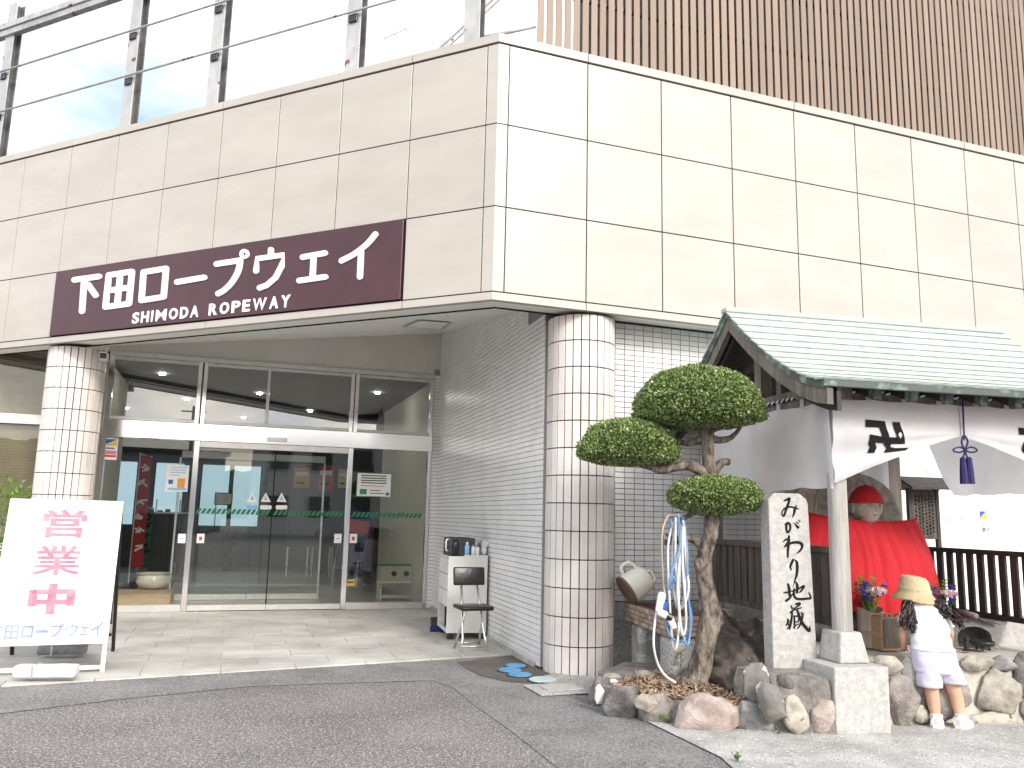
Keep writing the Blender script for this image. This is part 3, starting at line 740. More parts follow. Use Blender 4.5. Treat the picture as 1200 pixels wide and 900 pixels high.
for i, (x, y, lb) in enumerate(((213, 631, 'small white square sticker on the glass just left of the doors'), (235, 631, 'small white square sticker on the left edge of the left door'),
                               (396, 631, 'small white square sticker on the right edge of the right door'), (414, 631, 'small white square sticker on the glass just right of the doors'))):
    on_glass('sticker', x-4, y-5.5, x+4, y+5.5, lb, 'sticker', lines=[(.3, .7, .3, .7, M['redprint'])] if i % 2 else [(.25, .75, .45, .5, M['ink'])], d=.004 if i in (0, 3) else -.014, group='small white stickers beside the door edges')
for x, lb in ((295.5, 'small triangular warning sticker left of the door seam, faintest of three'), (311.5, 'small triangular warning sticker in the middle of the row of three'), (330, 'small triangular warning sticker right of the door seam')):
    t = thing('warning_sticker', FG.p(*((FG.px(x, 590)[0], 0, FG.px(x, 590)[1]))), lb, 'sticker', 'triangular warning stickers on the sliding doors')
    tri = [FG.px(x-6, 588), FG.px(x+6, 588.5), FG.px(x, 577)]
    mb = MB(); mb.poly([FG.p(a, -.012, z) for a, z in tri]); part('triangle', mb, M['paper'] if x > 300 else M['alu'], t)
    tri = [FG.px(x-2, 586), FG.px(x+2, 586), FG.px(x, 580)]
    mb = MB(); mb.poly([FG.p(a, -.0105, z) for a, z in tri]); part('print', mb, M['ltblue'], t)
    q = [FG.px(x-6, 597), FG.px(x+6, 597), FG.px(x+7, 594.5), FG.px(x+6, 592), FG.px(x-6, 592), FG.px(x-7, 594.5)]
    mb = MB(); mb.poly([FG.p(a, -.012, z) for a, z in q]); part('arrow', mb, M['paper'] if x > 300 else M['ltblue'], t)

# ------------------------------------------------------------------ things standing inside, behind the glass
def GP(x, y, d): return FG.off(d).px(x, y)
def stand(x, y): 
    p = G(x, y, .009); return (p-FG.O).dot(FG.u), (p-FG.O).dot(FG.n)
M['bannerred'] = pm('banner_red', (.42, .015, .02), (.5, .025, .03), 3, 4, .7); M['bannergreen'] = pm('banner_green', (.012, .12, .085), (.02, .16, .11), 3, 4, .7)
def banner(x, y, ytop, w, m, label, nchar, seed):
    s, d = stand(x, y); zt = FG.off(d).px(x, ytop)[1]; z0 = .35
    t = thing('banner_flag', FG.p(s, d, .009), label, 'banner')
    mb = MB(); mb.tube([FG.p(s-w/2, d, .009), FG.p(s-w/2, d, zt+.04)], .012, 8); part('pole', mb, M['white'], t)
    mb = MB(); mb.tube([FG.p(s-w/2, d, zt+.02), FG.p(s+w/2, d, zt-.02)], .009, 6); part('arm', mb, M['white'], t)
    mb = MB(); mb.lathe([(.15, 0), (.16, .05), (.03, .09)], FG.M(s-w/2, d, .009), 14); part('foot', mb, M['black'], t)
    mb = MB(); mb.grid(6, 14, lambda u, v: FG.p(s-w/2+.01+(w-.01)*u, d+.025*sin(u*5+v*4+seed), z0+(zt-z0)*v)); part('cloth', mb, m, t, smooth=True)
    rr = random.Random(seed); ch = MB(); h = (zt-z0)/(nchar+1)
    for i in range(nchar):
        c = zt-h*(i+.8)
        for k in range(3):
            a = rr.uniform(-.9, .9); x0, z_ = rr.uniform(-.05, .03), rr.uniform(-.05, .05); l = .09
            st = [(s+x0-l/2*cos(a), c+z_-l/2*sin(a)), (s+x0+l/2*cos(a), c+z_+l/2*sin(a))]
            stroke(ch, st, .03, lambda X, Z, dd: FG.p(X, d+.03+dd, Z), .002, k)
    part('brush_marks', ch, M['white_letter'] if seed == 1 else M['ink'], t)
banner(157, 690, 533, .19, M['bannerred'], 'tall red banner with white brush marks inside the left glass', 6, 1)
banner(166, 686, 595, .17, M['bannergreen'], 'dark green banner partly behind the red one inside the left glass', 5, 2)
M['crate'] = pm('raw_wood', (.36, .235, .13), (.46, .32, .19), 3, 5, .7, stretch=(1, 1, 8), bump=.1, bscale=20)
s0, d0 = stand(146, 712); s1, d1 = stand(199, 711)
pf = thing('wooden_platform', FG.p((s0+s1)/2, d0-.3, .009), 'low brown wooden platform inside the left glass under the pot', 'platform')
gdx = d0-.02
for i in range(5):
    mb = MB(); mb.box(FG.M(), s0-.5, s1, -gdx+i*.16, -gdx+i*.16+.155, .15, .175, .003); part('plank', mb, M['crate'], pf)
mb = MB(); mb.box(FG.M(), s0-.5, s1, -gdx+.005, -gdx+.03, .012, .149, .003); part('front_board', mb, M['crate'], pf)
mb = MB(); mb.box(FG.M(), s1-.03, s1-.002, -gdx+.031, -gdx+.78, .012, .149, .003); part('side_board', mb, M['crate'], pf)
mb = MB(); mb.box(FG.M(), s0-.5, s0-.47, -gdx+.031, -gdx+.78, .012, .149, .003); part('side_board', mb, M['crate'], pf)
r = G(179, 690, .176); pot = thing('glazed_pot', r, 'round cream glazed pot with a wavy rim on the wooden platform', 'pot')
M['glaze'] = pm('cream_glaze', (.62, .60, .50), (.68, .66, .57), 3, 4, .15)
mb = MB(); mb.lathe([(.10, 0), (.19, .03), (.235, .10), (.22, .17), (.20, .195), (.235, .22), (.25, .225), (.225, .215), (.18, .18), (.17, .1), (.1, .04)], mtx(r), 40, wob=lambda j, z: .035*sin(j*2*pi/40*9) if z > .2 else 0); part('bowl', mb, M['glaze'], pot, smooth=True)
# dark counter and cabinets
def cabinet(x0, x1, y0, yt, dep, label, m, nm='counter', cat='counter', shelves=2):
    s, d = stand((x0+x1)/2, y0); a, b = FG.off(d).px(x0, y0)[0], FG.off(d).px(x1, y0)[0]; zt = FG.off(d).px((x0+x1)/2, yt)[1]
    t = thing(nm, FG.p((a+b)/2, d-dep/2, .009), label, cat)
    mb = MB(); mb.box(FG.M(), a, b, -d, -d+dep, .06, zt-.03, .004); part('carcass', mb, m, t)
    mb = MB(); mb.box(FG.M(), a-.02, b+.02, -d-.02, -d+dep, zt-.029, zt, .004); part('top', mb, M['white'], t)
    mb = MB(); mb.box(FG.M(), a+.03, b-.03, -d+.04, -d+dep, .01, .059); part('plinth', mb, M['black'], t)
    for i in range(shelves):
        q = a+(b-a)*i/shelves; mb = MB(); mb.box(FG.M(), q+.01, q+(b-a)/shelves-.01, -d-.014, -d-.001, .08, zt-.05, .003); part('door', mb, m, t)
    return t
M['cab_dark'] = pm('dark_laminate', (.035, .035, .04), (.05, .05, .055), 3, 4, .35)
cabinet(172, 214, 682, 600, .5, 'dark low counter with pale top seen through the left glass', M['cab_dark'])
cabinet(238, 345, 664, 612, .5, 'long dark reception counter behind the vestibule doors', M['cab_dark'], shelves=4)
# colourful poster boards deep inside
for i, (x0, y0, x1, y1, m, lb) in enumerate(((345, 548, 362, 572, 'orange', 'orange poster deep inside the hall behind the doors'), (374, 545, 390, 575, 'redprint', 'red poster deep inside the hall beside a yellow one'), (397, 550, 407, 572, 'yellow', 'yellow poster deep inside the hall near the right mullion'))):
    on_glass('poster', x0, y0, x1, y1, lb, 'poster', M[m], [(.1, .9, .6, .8, M['paper']), (.15, .7, .2, .3, M['ink'])], F=FG.off(-6.0), d=0)
    s, z = FG.off(-6.0).px((x0+x1)/2, y1)
    bd = thing('display_board', FG.p(s, -6.1, .009), ['grey display board carrying the orange poster', 'grey display board carrying the red poster', 'grey display board carrying the yellow poster'][i], 'display board')
    mb = MB(); mb.box(FG.M(), s-.25, s+.25, 6.005, 6.04, .6, 2.3, .004); part('panel', mb, M['cab_dark'], bd)
    for q in (-.2, .2): mb = MB(); mb.box(FG.M(), s+q-.015, s+q+.015, 6.005, 6.035, .009, .6); part('leg', mb, M['alu'], bd)
# more hall furniture seen through the glass
def rack(x0, x1, y0, yt, label, m, n, nm, cat):
    s, d = stand((x0+x1)/2, y0); a, b = FG.off(d).px(x0, y0)[0], FG.off(d).px(x1, y0)[0]; zt = FG.off(d).px((x0+x1)/2, yt)[1]; rr = random.Random(int(x0))
    t = thing(nm, FG.p((a+b)/2, d-.15, .009), label, cat)
    for q in (a, b-.02):
        mb = MB(); mb.box(FG.M(), q, q+.02, -d, -d+.3, .009, zt, .002); part('side_panel', mb, M[m], t)
    mb = MB(); mb.box(FG.M(), a+.021, b-.021, -d+.28, -d+.3, .02, zt-.01); part('back_panel', mb, M[m], t)
    for i in range(n):
        z = .1+(zt-.2)*i/n; mb = MB(); mb.box(FG.M(), a+.021, b-.021, -d+.01, -d+.279, z, z+.015); sh_ = part('shelf', mb, M[m], t)
        x = a+.04
        while x < b-.16:
            mb = MB(); h = (zt-.2)/n*rr.uniform(.5, .8); mb.box(FG.M(), x, x+.11, -d+.05, -d+.07, z+.0155, z+.015+h, .001); part('leaflet', mb, M[rr.choice(['paper', 'ltblue', 'orange', 'pink', 'yellow', 'greenprint', 'redprint', 'blue'])], sh_); x += rr.uniform(.13, .2)
rack(352, 386, 655, 560, 'dark leaflet rack with coloured leaflets deep in the hall right of the counter', 'cab_dark', 5, 'leaflet_rack', 'leaflet rack')
rack(176, 205, 665, 585, 'grey leaflet rack in the left part of the hall behind the banners', 'alu', 4, 'leaflet_rack', 'leaflet rack')
def board_on_legs(x0, x1, y0, y1, yb, label, m, lines):
    s, d = stand((x0+x1)/2, yb); F = FG.off(d); (a, zb1), (b, zb0) = F.px(x0, y0), F.px(x1, y1)
    t = thing('easel_board', FG.p((a+b)/2, d, .009), label, 'easel board')
    mb = MB(); mb.box(FG.M(), a, b, -d, -d+.02, zb0, zb1, .003); part('frame', mb, M['black'], t)
    mb = MB(); mb.box(FG.M(), a+.02, b-.02, -d-.004, -d-.0005, zb0+.02, zb1-.02); part('sheet', mb, M[m], t)
    for q in (a+.03, b-.05):
        mb = MB(); mb.box(FG.M(), q, q+.02, -d+.003, -d+.018, .009, zb0); part('leg', mb, M['black'], t)
board_on_legs(252, 272, 577, 592, 668, 'small black framed easel board left of the warning triangles inside', 'alu', 0)
board_on_legs(304, 322, 556, 590, 655, 'pale easel board deep in the hall behind the door seam', 'paper', 0)
board_on_legs(368, 384, 566, 598, 672, 'orange and black easel board in the hall near the right mullion', 'orange', 0)
s_, d_ = stand(266, 668); pl_ = thing('potted_palm', FG.p(s_, d_, .009), 'potted leafy plant standing inside the left sliding door', 'plant')
mb = MB(); mb.lathe([(.10, 0), (.14, .24), (.145, .26), (.12, .26), (.11, .22)], FG.M(s_, d_, .009), 18); part('pot', mb, M['cab_dark'], pl_, smooth=True, auto=40)
M['palm'] = pm('palm_leaf', (.02, .07, .02), (.05, .13, .04), 9, 3, .5)
mb = MB(); rr = random.Random(12)
for i in range(34):
    a = rr.uniform(0, 2*pi); b0 = FG.p(s_, d_, .25); tip = b0+V((cos(a)*rr.uniform(.15, .35), sin(a)*rr.uniform(.15, .35), rr.uniform(.25, .65))); md_ = b0.lerp(tip, .5)+V((0, 0, .12)); sd_ = V((-sin(a), cos(a), 0))*.022
    mb.poly([b0, md_+sd_, tip, md_-sd_])
part('leaf', mb, M['palm'], pl_, normals=False)
# blue leaning sign board on castors
s, d = stand(405, 690)
bs = thing('blue_sign_board', FG.p(s, d, .009), 'dark blue leaning sign board with a yellow tag behind the right door', 'sign board')
M['deepblue'] = pm('deep_blue', (.012, .02, .13), (.018, .03, .18), 3, 4, .4)
Mb = FG.M(s, d, .009) @ Matrix.Rotation(radians(10), 4, 'Y') @ Matrix.Rotation(radians(-8), 4, 'X')
mb = MB(); mb.box(Mb, -.24, .24, 0, .03, .30, 1.38, .005); part('board', mb, M['deepblue'], bs)
mb = MB(); mb.box(Mb, -.2, .2, -.003, -.0005, .98, 1.2); part('print', mb, M['redprint'], bs)
for q in (-.2, .2): mb = MB(); mb.bar(FG.p(s+q-.03, d, .02), FG.p(s+q-.0, d-.05, .5), .025, .025); part('leg', mb, M['alu'], bs)
for q in (-.2, .2): mb = MB(); mb.bar(FG.p(s+q-.03, d-.35, .02), FG.p(s+q+.05, d-.08, .8), .02, .02); part('leg', mb, M['alu'], bs)
on_glass('yellow_tag', 405, 679, 416, 687, 'small yellow tag low on the right side glass', 'tag', M['yellow'], [(.15, .85, .5, .7, M['ink'])], d=-.016)
# wooden box with two round holes on a white stand
s, d = stand(467, 704); a, b = FG.off(d).px(444, 700)[0], FG.off(d).px(489.5, 700)[0]
zt = FG.off(d).px(465, 681)[1]; zt2 = FG.off(d).px(465, 662)[1]
st = thing('white_stand', FG.p((a+b)/2, d-.12, .009), 'low white metal stand carrying the holed wooden box', 'stand')
for x in (a+.02, b-.02):
    for q in (.015, .25):
        mb = MB(); mb.box(FG.M(), x-.015, x+.015, -d+q-.015, -d+q+.015, .009, zt-.032, .002); part('leg', mb, M['white'], st)
for q in (.015, .25):
    mb = MB(); mb.box(FG.M(), a, b, -d+q-.016, -d+q+.016, zt-.031, zt-.002, .002); part('rail', mb, M['white'], st)
    mb = MB(); mb.box(FG.M(), a+.036, b-.036, -d+q-.01, -d+q+.01, .05, .075, .002); part('rail', mb, M['white'], st)
for x in (a+.02, b-.02): mb = MB(); mb.box(FG.M(), x-.0165, x+.0165, -d-.003, -d+.0, zt-.10, zt-.033); part('orange_tape', mb, M['orange'], st)
hb = thing('holed_wooden_box', FG.p((a+b)/2, d-.12, zt), 'pale wooden box with two round black holes on a white stand', 'box')
M['paleply'] = pm('pale_plywood', (.50, .43, .33), (.60, .53, .42), 5, 5, .7, stretch=(1, 1, 6))
mb = MB(); mb.box(FG.M(), a+.01, b-.01, -d, -d+.27, zt, zt2-.02, .004); part('body', mb, M['paleply'], hb)
mb = MB(); mb.box(FG.M(), a, b, -d-.01, -d+.28, zt2-.019, zt2, .004); part('lid', mb, M['greenprint'], hb)
for q in (.36, .68):
    mb = MB(); mb.lathe([(.042, 0), (.042, .004)], FG.M(a+(b-a)*q, d+.001, (zt+zt2)/2-.01) @ Matrix.Rotation(pi/2, 4, 'X'), 16); part('hole', mb, M['dark'], hb)

# ------------------------------------------------------------------ sandwich board
fl, fr_ = G(-22, 796), G(122, 790)
ux = (fr_-fl).normalized(); bn = V((ux.y, -ux.x, 0))
AB = thing('sandwich_board', (fl+fr_)/2, 'white sandwich board with pink and pale blue lettering beside the entrance', 'sandwich board')
w = (fr_-fl).length
M['boardwhite'] = pm('board_white', (.80, .795, .79), (.84, .835, .83), 2, 5, .4)
lean = None
# board plane: passes through the foot line; its top edge is seen at y=588
ztop = 1.33
def topback(z, y):   # how far back the top lies so that it is seen at row y
    for k in range(200):
        bk = k*.005; p = fr_-bn*bk+V((0, 0, z)); q = p-CO; yy = 450-963*q.dot(CU)/q.dot(CF)
        if yy > y: return bk
    return .3
bk = .30
for zt_ in [1.2+.005*i for i in range(60)]:
    p = fr_-bn*bk+V((0, 0, zt_)); q = p-CO
    if 450-963*q.dot(CU)/q.dot(CF) < 588: break
ztop = zt_
up = (V((0, 0, ztop))-bn*bk); H = up.length; up.normalize(); nb = ux.cross(up); nb = nb if nb.dot(bn) > 0 else -nb
def ab3(a, h, d=0): return fl+ux*a+up*h+nb*d
MA = Matrix(((ux.x, -nb.x, up.x, fl.x), (ux.y, -nb.y, up.y, fl.y), (ux.z, -nb.z, up.z, fl.z), (0, 0, 0, 1)))
class PF:    # leaning plane measured from the photograph
    @staticmethod
    def px(x, y, d=0.0):
        r = ray(x, y); o = fl+nb*d; t = (o-CO).dot(nb)/r.dot(nb); P = CO+r*t; return (P-o).dot(ux), (P-o).dot(up)
hb_ = PF.px(130, 754)[1]
wl = PF.px(9, 590)[0]; wr = PF.px(147, 590)[0]; wr2 = PF.px(131, 753)[0]
mb = MB(); mb.box(MA, 0.0, w+.0, -.018, .0, hb_, H, .004); part('front_board', mb, M['boardwhite'], AB)
for a in (.018, w-.018):
    mb = MB(); mb.box(MA, a-.016, a+.016, .002, .034, .015, H-.01, .003); part('leg', mb, M['white'], AB)
mb = MB(); mb.box(MA, .036, w-.036, .004, .03, .04, .07, .003); part('foot_rail', mb, M['white'], AB)
# rear frame
rb = G(140, 756); off = (rb-fr_); off = min(.95, max(.5, off.dot(-bn)))
for a in (.02, w-.02):
    mb = MB(); mb.bar(fl+ux*a-bn*(bk+.06)+V((0, 0, ztop-.02)), fl+ux*a-bn*(off+bk*.3)+V((0, 0, .016)), .03, .03, bev=.003); part('rear_leg', mb, M['black'], AB)
mb = MB(); mb.bar(fl+ux*.04-bn*(off+bk*.3-.06)+V((0, 0, .17)), fl+ux*(w-.04)-bn*(off+bk*.3-.06)+V((0, 0, .17)), .025, .025); part('rear_rail', mb, M['black'], AB)
MB_ = Matrix.Translation(fl-bn*(bk+.09)) 
ur = (V((0, 0, ztop))+bn*(off+bk*.3-bk-.06)).normalized(); nr = ux.cross(ur); nr = nr if nr.dot(-bn) > 0 else -nr
o_ = fl-bn*(off+bk*.3)+V((0, 0, .0))
MR = Matrix(((ux.x, nr.x, ur.x, o_.x), (ux.y, nr.y, ur.y, o_.y), (ux.z, nr.z, ur.z, o_.z), (0, 0, 0, 1)))
mb = MB(); mb.box(MR, .04, w-.04, .004, .016, .30, H-.03, .003); part('rear_board', mb, M['darkwall'], AB)
M['pinkpaint'] = pm('faded_pink_paint', (.72, .085, .16), (.74, .22, .28), 9, 6, .5, speck=[(22, .64, (.72, .05, .12))])
M['bluepaint'] = pm('faded_blue_paint', (.13, .19, .52), (.28, .34, .62), 8, 6, .5)
def ab_text(ch, x0, y0, x1, y1, m, bold):
    cx, cy = (x0+x1)/2, (y0+y1)/2; a, h = PF.px(cx, cy, .019); a0 = PF.px(x0, cy, .019)[0]; a1 = PF.px(x1, cy, .019)[0]; h1 = PF.px(cx, y0, .019)[1]; h0 = PF.px(cx, y1, .019)[1]
    p = ab3(a, h, .0195)
    Mx = Matrix(((ux.x, -nb.x, up.x, p.x), (ux.y, -nb.y, up.y, p.y), (ux.z, -nb.z, up.z, p.z), (0, 0, 0, 1)))
    text_part('character', ch, Mx, m, AB, .3, bold, .0008, fit=(abs(a1-a0), abs(h1-h0)))
ab_text('営', 50, 597, 102, 630, M['pinkpaint'], .008)
ab_text('業', 39, 639, 96, 674, M['pinkpaint'], .0055)
ab_text('中', 33, 684, 88, 720, M['pinkpaint'], .014)
for ch, x0, y0, x1, y1 in (('下', -20, 734, 2, 752), ('田', 5, 732, 22, 750), ('ロ', 25, 733, 39, 748), ('ー', 42, 738, 57, 742), ('プ', 59, 730, 75, 747), ('ウ', 77, 730, 92, 746), ('ェ', 94, 734, 104, 745), ('イ', 106, 728, 121, 746)):
    ab_text(ch, x0, y0, x1, y1, M['bluepaint'], .0095)
# ballast blocks lying on the foot rails
M['wrap'] = pm('wrapped_white', (.62, .62, .63), (.74, .74, .74), 14, 5, .35, bump=.6, bscale=25)
def ballast(x0, x1, y, z0, h, label, m, back=0):
    p0, p1 = G(x0, y, z0), G(x1, y, z0); t = (p1-p0); L_ = t.length; t.normalize(); n = V((t.y, -t.x, 0)); 
    Mx = Matrix(((t.x, -n.x, 0, p0.x), (t.y, -n.y, 0, p0.y), (0, 0, 1, p0.z), (0, 0, 0, 1)))
    o = thing('ballast_block', (p0+p1)/2, label, 'weight', 'ballast blocks of the sandwich board')
    mb = MB(); mb.box(Mx, 0, L_, 0, .13, 0, h, .02, 3); bmesh.ops.subdivide_edges(mb.b, edges=[e for e in mb.b.edges if e.calc_length() > .05], cuts=3, use_grid_fill=True)
    for v in mb.b.verts: v.co += V((noise.noise(v.co*9), noise.noise(v.co*9+V((5, 0, 0))), noise.noise(v.co*9+V((0, 7, 0)))))*.008
    part('wrapping', mb, m, o, smooth=True)
    mb = MB(); mb.box(Mx, L_*.3, L_*.34, -.004, .134, -.002, h+.004, .003); part('tape', mb, M['alu'], o)
M['greywrap'] = pm('wrapped_grey', (.16, .16, .165), (.26, .26, .26), 12, 5, .4, bump=.6, bscale=25)
ballast(13, 86, 795, .045, .085, 'white wrapped ballast block on the front foot of the sandwich board', M['wrap'])
ballast(42, 97, 768, .045, .08, 'grey wrapped ballast block under the rear of the sandwich board', M['greywrap'])

# ------------------------------------------------------------------ white cabinet on castors with its clutter, chair
c0, c1, c2 = G(522.5, 752), G(570, 752), G(497.5, 731)
cu = (c1-c0).normalized()
if cu.dot(dR) < .8: cu = dR.copy()
cu = (cu+dG).normalized()
cw = FS.off(.06)
cv = V((-cu.y, cu.x, 0))
Wd = (c1-c0).dot(cu); Dp = .62
cb = thing('white_tool_cabinet', c0+cu*Wd/2+cv*Dp/2, 'shabby white tool cabinet on castors against the tiled porch wall', 'cabinet')
MC = Matrix(((cu.x, cv.x, 0, c0.x), (cu.y, cv.y, 0, c0.y), (0, 0, 1, 0), (0, 0, 0, 1)))
dep0 = c0.y
zt = 0
for i in range(200):
    zt = .5+i*.005; q = c0+V((0, 0, zt))-CO
    if 450-963*q.dot(CU)/q.dot(CF) < 652: break
M['cabwhite'] = pm('scuffed_white', (.62, .605, .56), (.72, .71, .67), 3, 6, .4)
z0 = .085
mb = MB(); mb.box(MC, 0, Wd, 0, .02, z0, zt, .003); part('end_panel', mb, M['cabwhite'], cb)
mb = MB(); mb.box(MC, 0, Wd, Dp-.02, Dp, z0, zt, .003); part('end_panel', mb, M['cabwhite'], cb)
mb = MB(); mb.box(MC, Wd-.02, Wd-.002, .021, Dp-.021, z0, zt-.02, .002); part('back_panel', mb, M['cabwhite'], cb)
mb = MB(); mb.box(MC, .002, Wd-.021, .021, Dp-.021, zt-.022, zt-.002, .002); part('top', mb, M['cabwhite'], cb)
mb = MB(); mb.box(MC, 0.004, Wd-.022, .021, Dp-.021, z0, z0+.04, .002); part('bottom', mb, M['cabwhite'], cb)
zs = [z0+.26, z0+.26+(zt-z0-.28)/3, z0+.26+2*(zt-z0-.28)/3, zt-.024]
for i in range(3):
    mb = MB(); mb.box(MC, .0, .018, .022, Dp-.022, zs[i]+.004, zs[i+1]-.004, .003); part('drawer_front', mb, M['cabwhite'], cb)
mb = MB(); mb.box(MC, .03, Wd-.03, .03, Dp-.03, zs[0]-.012, zs[0]); part('shelf', mb, M['cabwhite'], cb)
mb = MB(); mb.box(MC, .02, Wd-.03, .25, .262, z0+.041, zs[0]-.013); part('divider', mb, M['dark'], cb)
for x in (.05, Wd-.05):
    for y in (.05, Dp-.05):
        mb = MB(); mb.lathe([(.028, -.014), (.036, -.01), (.036, .01), (.028, .014)], MC @ mtx((x, y, .038), rx=pi/2), 14); mb.box(MC, x-.012, x+.012, y-.02, y+.02, .06, z0, .002); part('castor', mb, M['rubber'], cb)
def onc(x, y): return MC @ V((x, y, zt))
# open black crate with a white handle
ct = thing('black_carry_box', onc(.10, .30), 'open black carry box with a white handle on the cabinet', 'carry box')
for nm, a in (('side', (.03, .04, .05, .55)), ('side', (.28, .29, .05, .55)), ('side', (.04, .28, .05, .06)), ('side', (.04, .28, .54, .55)), ('base', (.04, .28, .06, .54))):
    mb = MB(); mb.box(MC, a[0], a[1], a[2], a[3], zt-.001, zt+(.19 if nm == 'side' else .01), .002); part(nm, mb, M['cab_dark'], ct)
mb = MB(); mb.tube([MC @ V(p) for p in ((.028, .2, zt+.05), (.005, .2, zt+.05), (.0, .2, zt+.08), (.0, .2, zt+.15), (.005, .2, zt+.17), (.028, .2, zt+.17))], .010, 8); part('handle', mb, M['white'], ct, smooth=True)
def bottle(x, y, h, r, m, mcap, label, cat, nm):
    p = onc(x, y); t = thing(nm, p, label, cat)
    mb = MB(); mb.lathe([(r, 0), (r, h*.72), (r*.5, h*.84)], mtx(p), 14); part('body', mb, m, t, smooth=True)
    mb = MB(); mb.lathe([(r*.48, h*.84), (r*.5, h)], mtx(p), 12); part('cap', mb, mcap, t, smooth=True)
    return t
bottle(.075, .035, .20, .034, M['black'], M['cab_dark'], 'black vacuum bottle in front of the carry box on the cabinet', 'bottle', 'vacuum_bottle')
bottle(.20, .028, .15, .026, M['ltblue'], M['white'], 'pale blue spray can with white cap on the cabinet', 'spray can', 'spray_can')
bottle(.27, .04, .13, .022, M['white'], M['greenprint'], 'small white bottle with green cap on the cabinet', 'bottle', 'small_bottle')
bottle(.315, .03, .12, .022, M['white'], M['redprint'], 'small white bottle with red cap on the cabinet', 'bottle', 'small_bottle')
ty = thing('tool_tray', onc(.3, .1), 'flat white tray holding a glove and tools on the cabinet', 'tray')
mb = MB(); mb.box(MC, .17, Wd+.005, -.005, .30, zt-.001, zt+.012, .004); part('tray', mb, M['wrap'], ty)
gv = thing('work_glove', onc(.38, .12), 'crumpled white work glove standing on the cabinet tray', 'glove')
mb = MB()
gb = MC @ V((.40, .10, zt+.06))
mb.ball(gb, .035, .03, .05, 2, .15, 2, seed=4)
part('palm', mb, M['white'], gv, smooth=True)
for k in range(4):
    mb = MB(); mb.tube([gb+V((-.02+.015*k, 0, .03)), gb+V((-.015+.02*k, 0, .08+.01*(k % 2))), gb+V((-.01+.024*k, -.01, .105))], [.011, .010, .007], 7); part('finger', mb, M['white'], gv, smooth=True)
bottle(.345, .10, .17, .014, M['blue'], M['yellow'], 'thin blue brush handle standing upright on the cabinet', 'brush', 'brush')
# folding chair
ca, cbk = G(541.5, 767), G(571, 766)
chx = (cbk-ca); chw = .30; fu = chx.normalized(); fv = V((-fu.y, fu.x, 0)); fo = (ca+cbk)/2
CH = thing('folding_chair', fo+fv*.17, 'small folding chair with black padded seat and back and pale legs', 'chair')
def cz(y, d):
    p = fo+fv*d; r = ray(556, y); t = (p-CO).dot(fv)/r.dot(fv); return (CO+r*t).z
zs_ = cz(711, .1); zb0 = cz(686, .24); zb1 = cz(664.5, .28)
MF = Matrix(((fu.x, fv.x, 0, fo.x), (fu.y, fv.y, 0, fo.y), (0, 0, 1, 0), (0, 0, 0, 1)))
M['vinyl'] = pm('black_vinyl', (.008, .008, .009), (.014, .014, .015), 8, 4, .32, bump=.2, bscale=30)
M['chrome'] = pm('dull_chrome', (.66, .65, .62), rough=.28, metal=.9)
mb = MB(); mb.box(MF, -.165, .165, -.07, .25, zs_-.022, zs_+.018, .016, 3); part('seat', mb, M['vinyl'], CH, smooth=True, auto=40)
Mbk = MF @ mtx((0, .27, (zb0+zb1)/2), rx=radians(-10)); hh = (zb1-zb0)/2
mb = MB(); mb.box(Mbk, -.162, .162, -.018, .018, -hh, hh, .015, 3); part('backrest', mb, M['vinyl'], CH, smooth=True, auto=40)
f3 = lambda x, y, z: MF @ V((x, y, z))
for x, sg in ((-.10, -1), (.10, 1)):
    mb = MB(); mb.tube([f3(x*1.35, .0, .016), f3(x*1.1, .05, .15), f3(x*.95, .16, zs_-.03), f3(x*.8, .26, zb0+.02)], .0115, 8); part('leg', mb, M['chrome'], CH, smooth=True)
    mb = MB(); mb.tube([f3(x*1.3, .27, .016), f3(x*1.1, .2, .16), f3(x*.9, .02, zs_-.022)], .0115, 8); part('leg', mb, M['chrome'], CH, smooth=True)
mb = MB(); mb.tube([f3(-.127, .012, .07), f3(.127, .012, .07)], .0095, 8); part('stretcher', mb, M['chrome'], CH, smooth=True)
mb = MB(); mb.tube([f3(-.123, .258, .07), f3(.123, .258, .07)], .0095, 8); part('stretcher', mb, M['chrome'], CH, smooth=True)
# blue dustpan behind the cabinet
dp = MC @ V((-.05, Dp-.02, .02))
dpan = thing('dustpan', dp, 'blue and black dustpan leaning behind the white cabinet', 'dustpan')
mb = MB(); mb.box(mtx(dp, rz=radians(20), rx=radians(-12)), -.03, .09, 0, .03, 0, .06, .006); part('pan', mb, M['deepblue'], dpan)
mb = MB(); mb.box(mtx(dp, rz=radians(20), rx=radians(-12)), -.02, .08, .002, .026, .0605, .16, .006); part('hood', mb, M['cab_dark'], dpan)
# blue covers in the paving, water meter lid
M['bluecover'] = pm('blue_cover', (.06, .22, .42), (.12, .30, .48), 9, 5, .5, speck=[(40, .68, (.3, .4, .5))])
M['paleblue2'] = pm('pale_cover', (.40, .50, .52), (.50, .58, .58), 9, 5, .6)
for (x, y, r, m, lb) in ((604.5, 781, .09, 'bluecover', 'round blue ground cover nearest the tiled side wall'), (597.5, 786.2, .10, 'bluecover', 'round blue ground cover leftmost in the cluster'), (609.5, 791.5, .10, 'bluecover', 'round blue ground cover frontmost of the bright blue ones'), (636.5, 797.5, .115, 'paleblue2', 'faded pale blue round cover beside the pillar foot')):
    p = G(x, y, .008); t = thing('valve_cover', p, lb, 'valve cover', 'round blue valve covers in the asphalt')
    mb = MB(); mb.lathe([(r, 0), (r, .010), (r-.006, .014)], mtx(p), 28); part('lid', mb, M[m], t)
    mb = MB(); mb.lathe([(r+.014, 0), (r+.014, .006), (r+.002, .006)], mtx(p), 28, capt=False); part('ring', mb, M['black'], t)
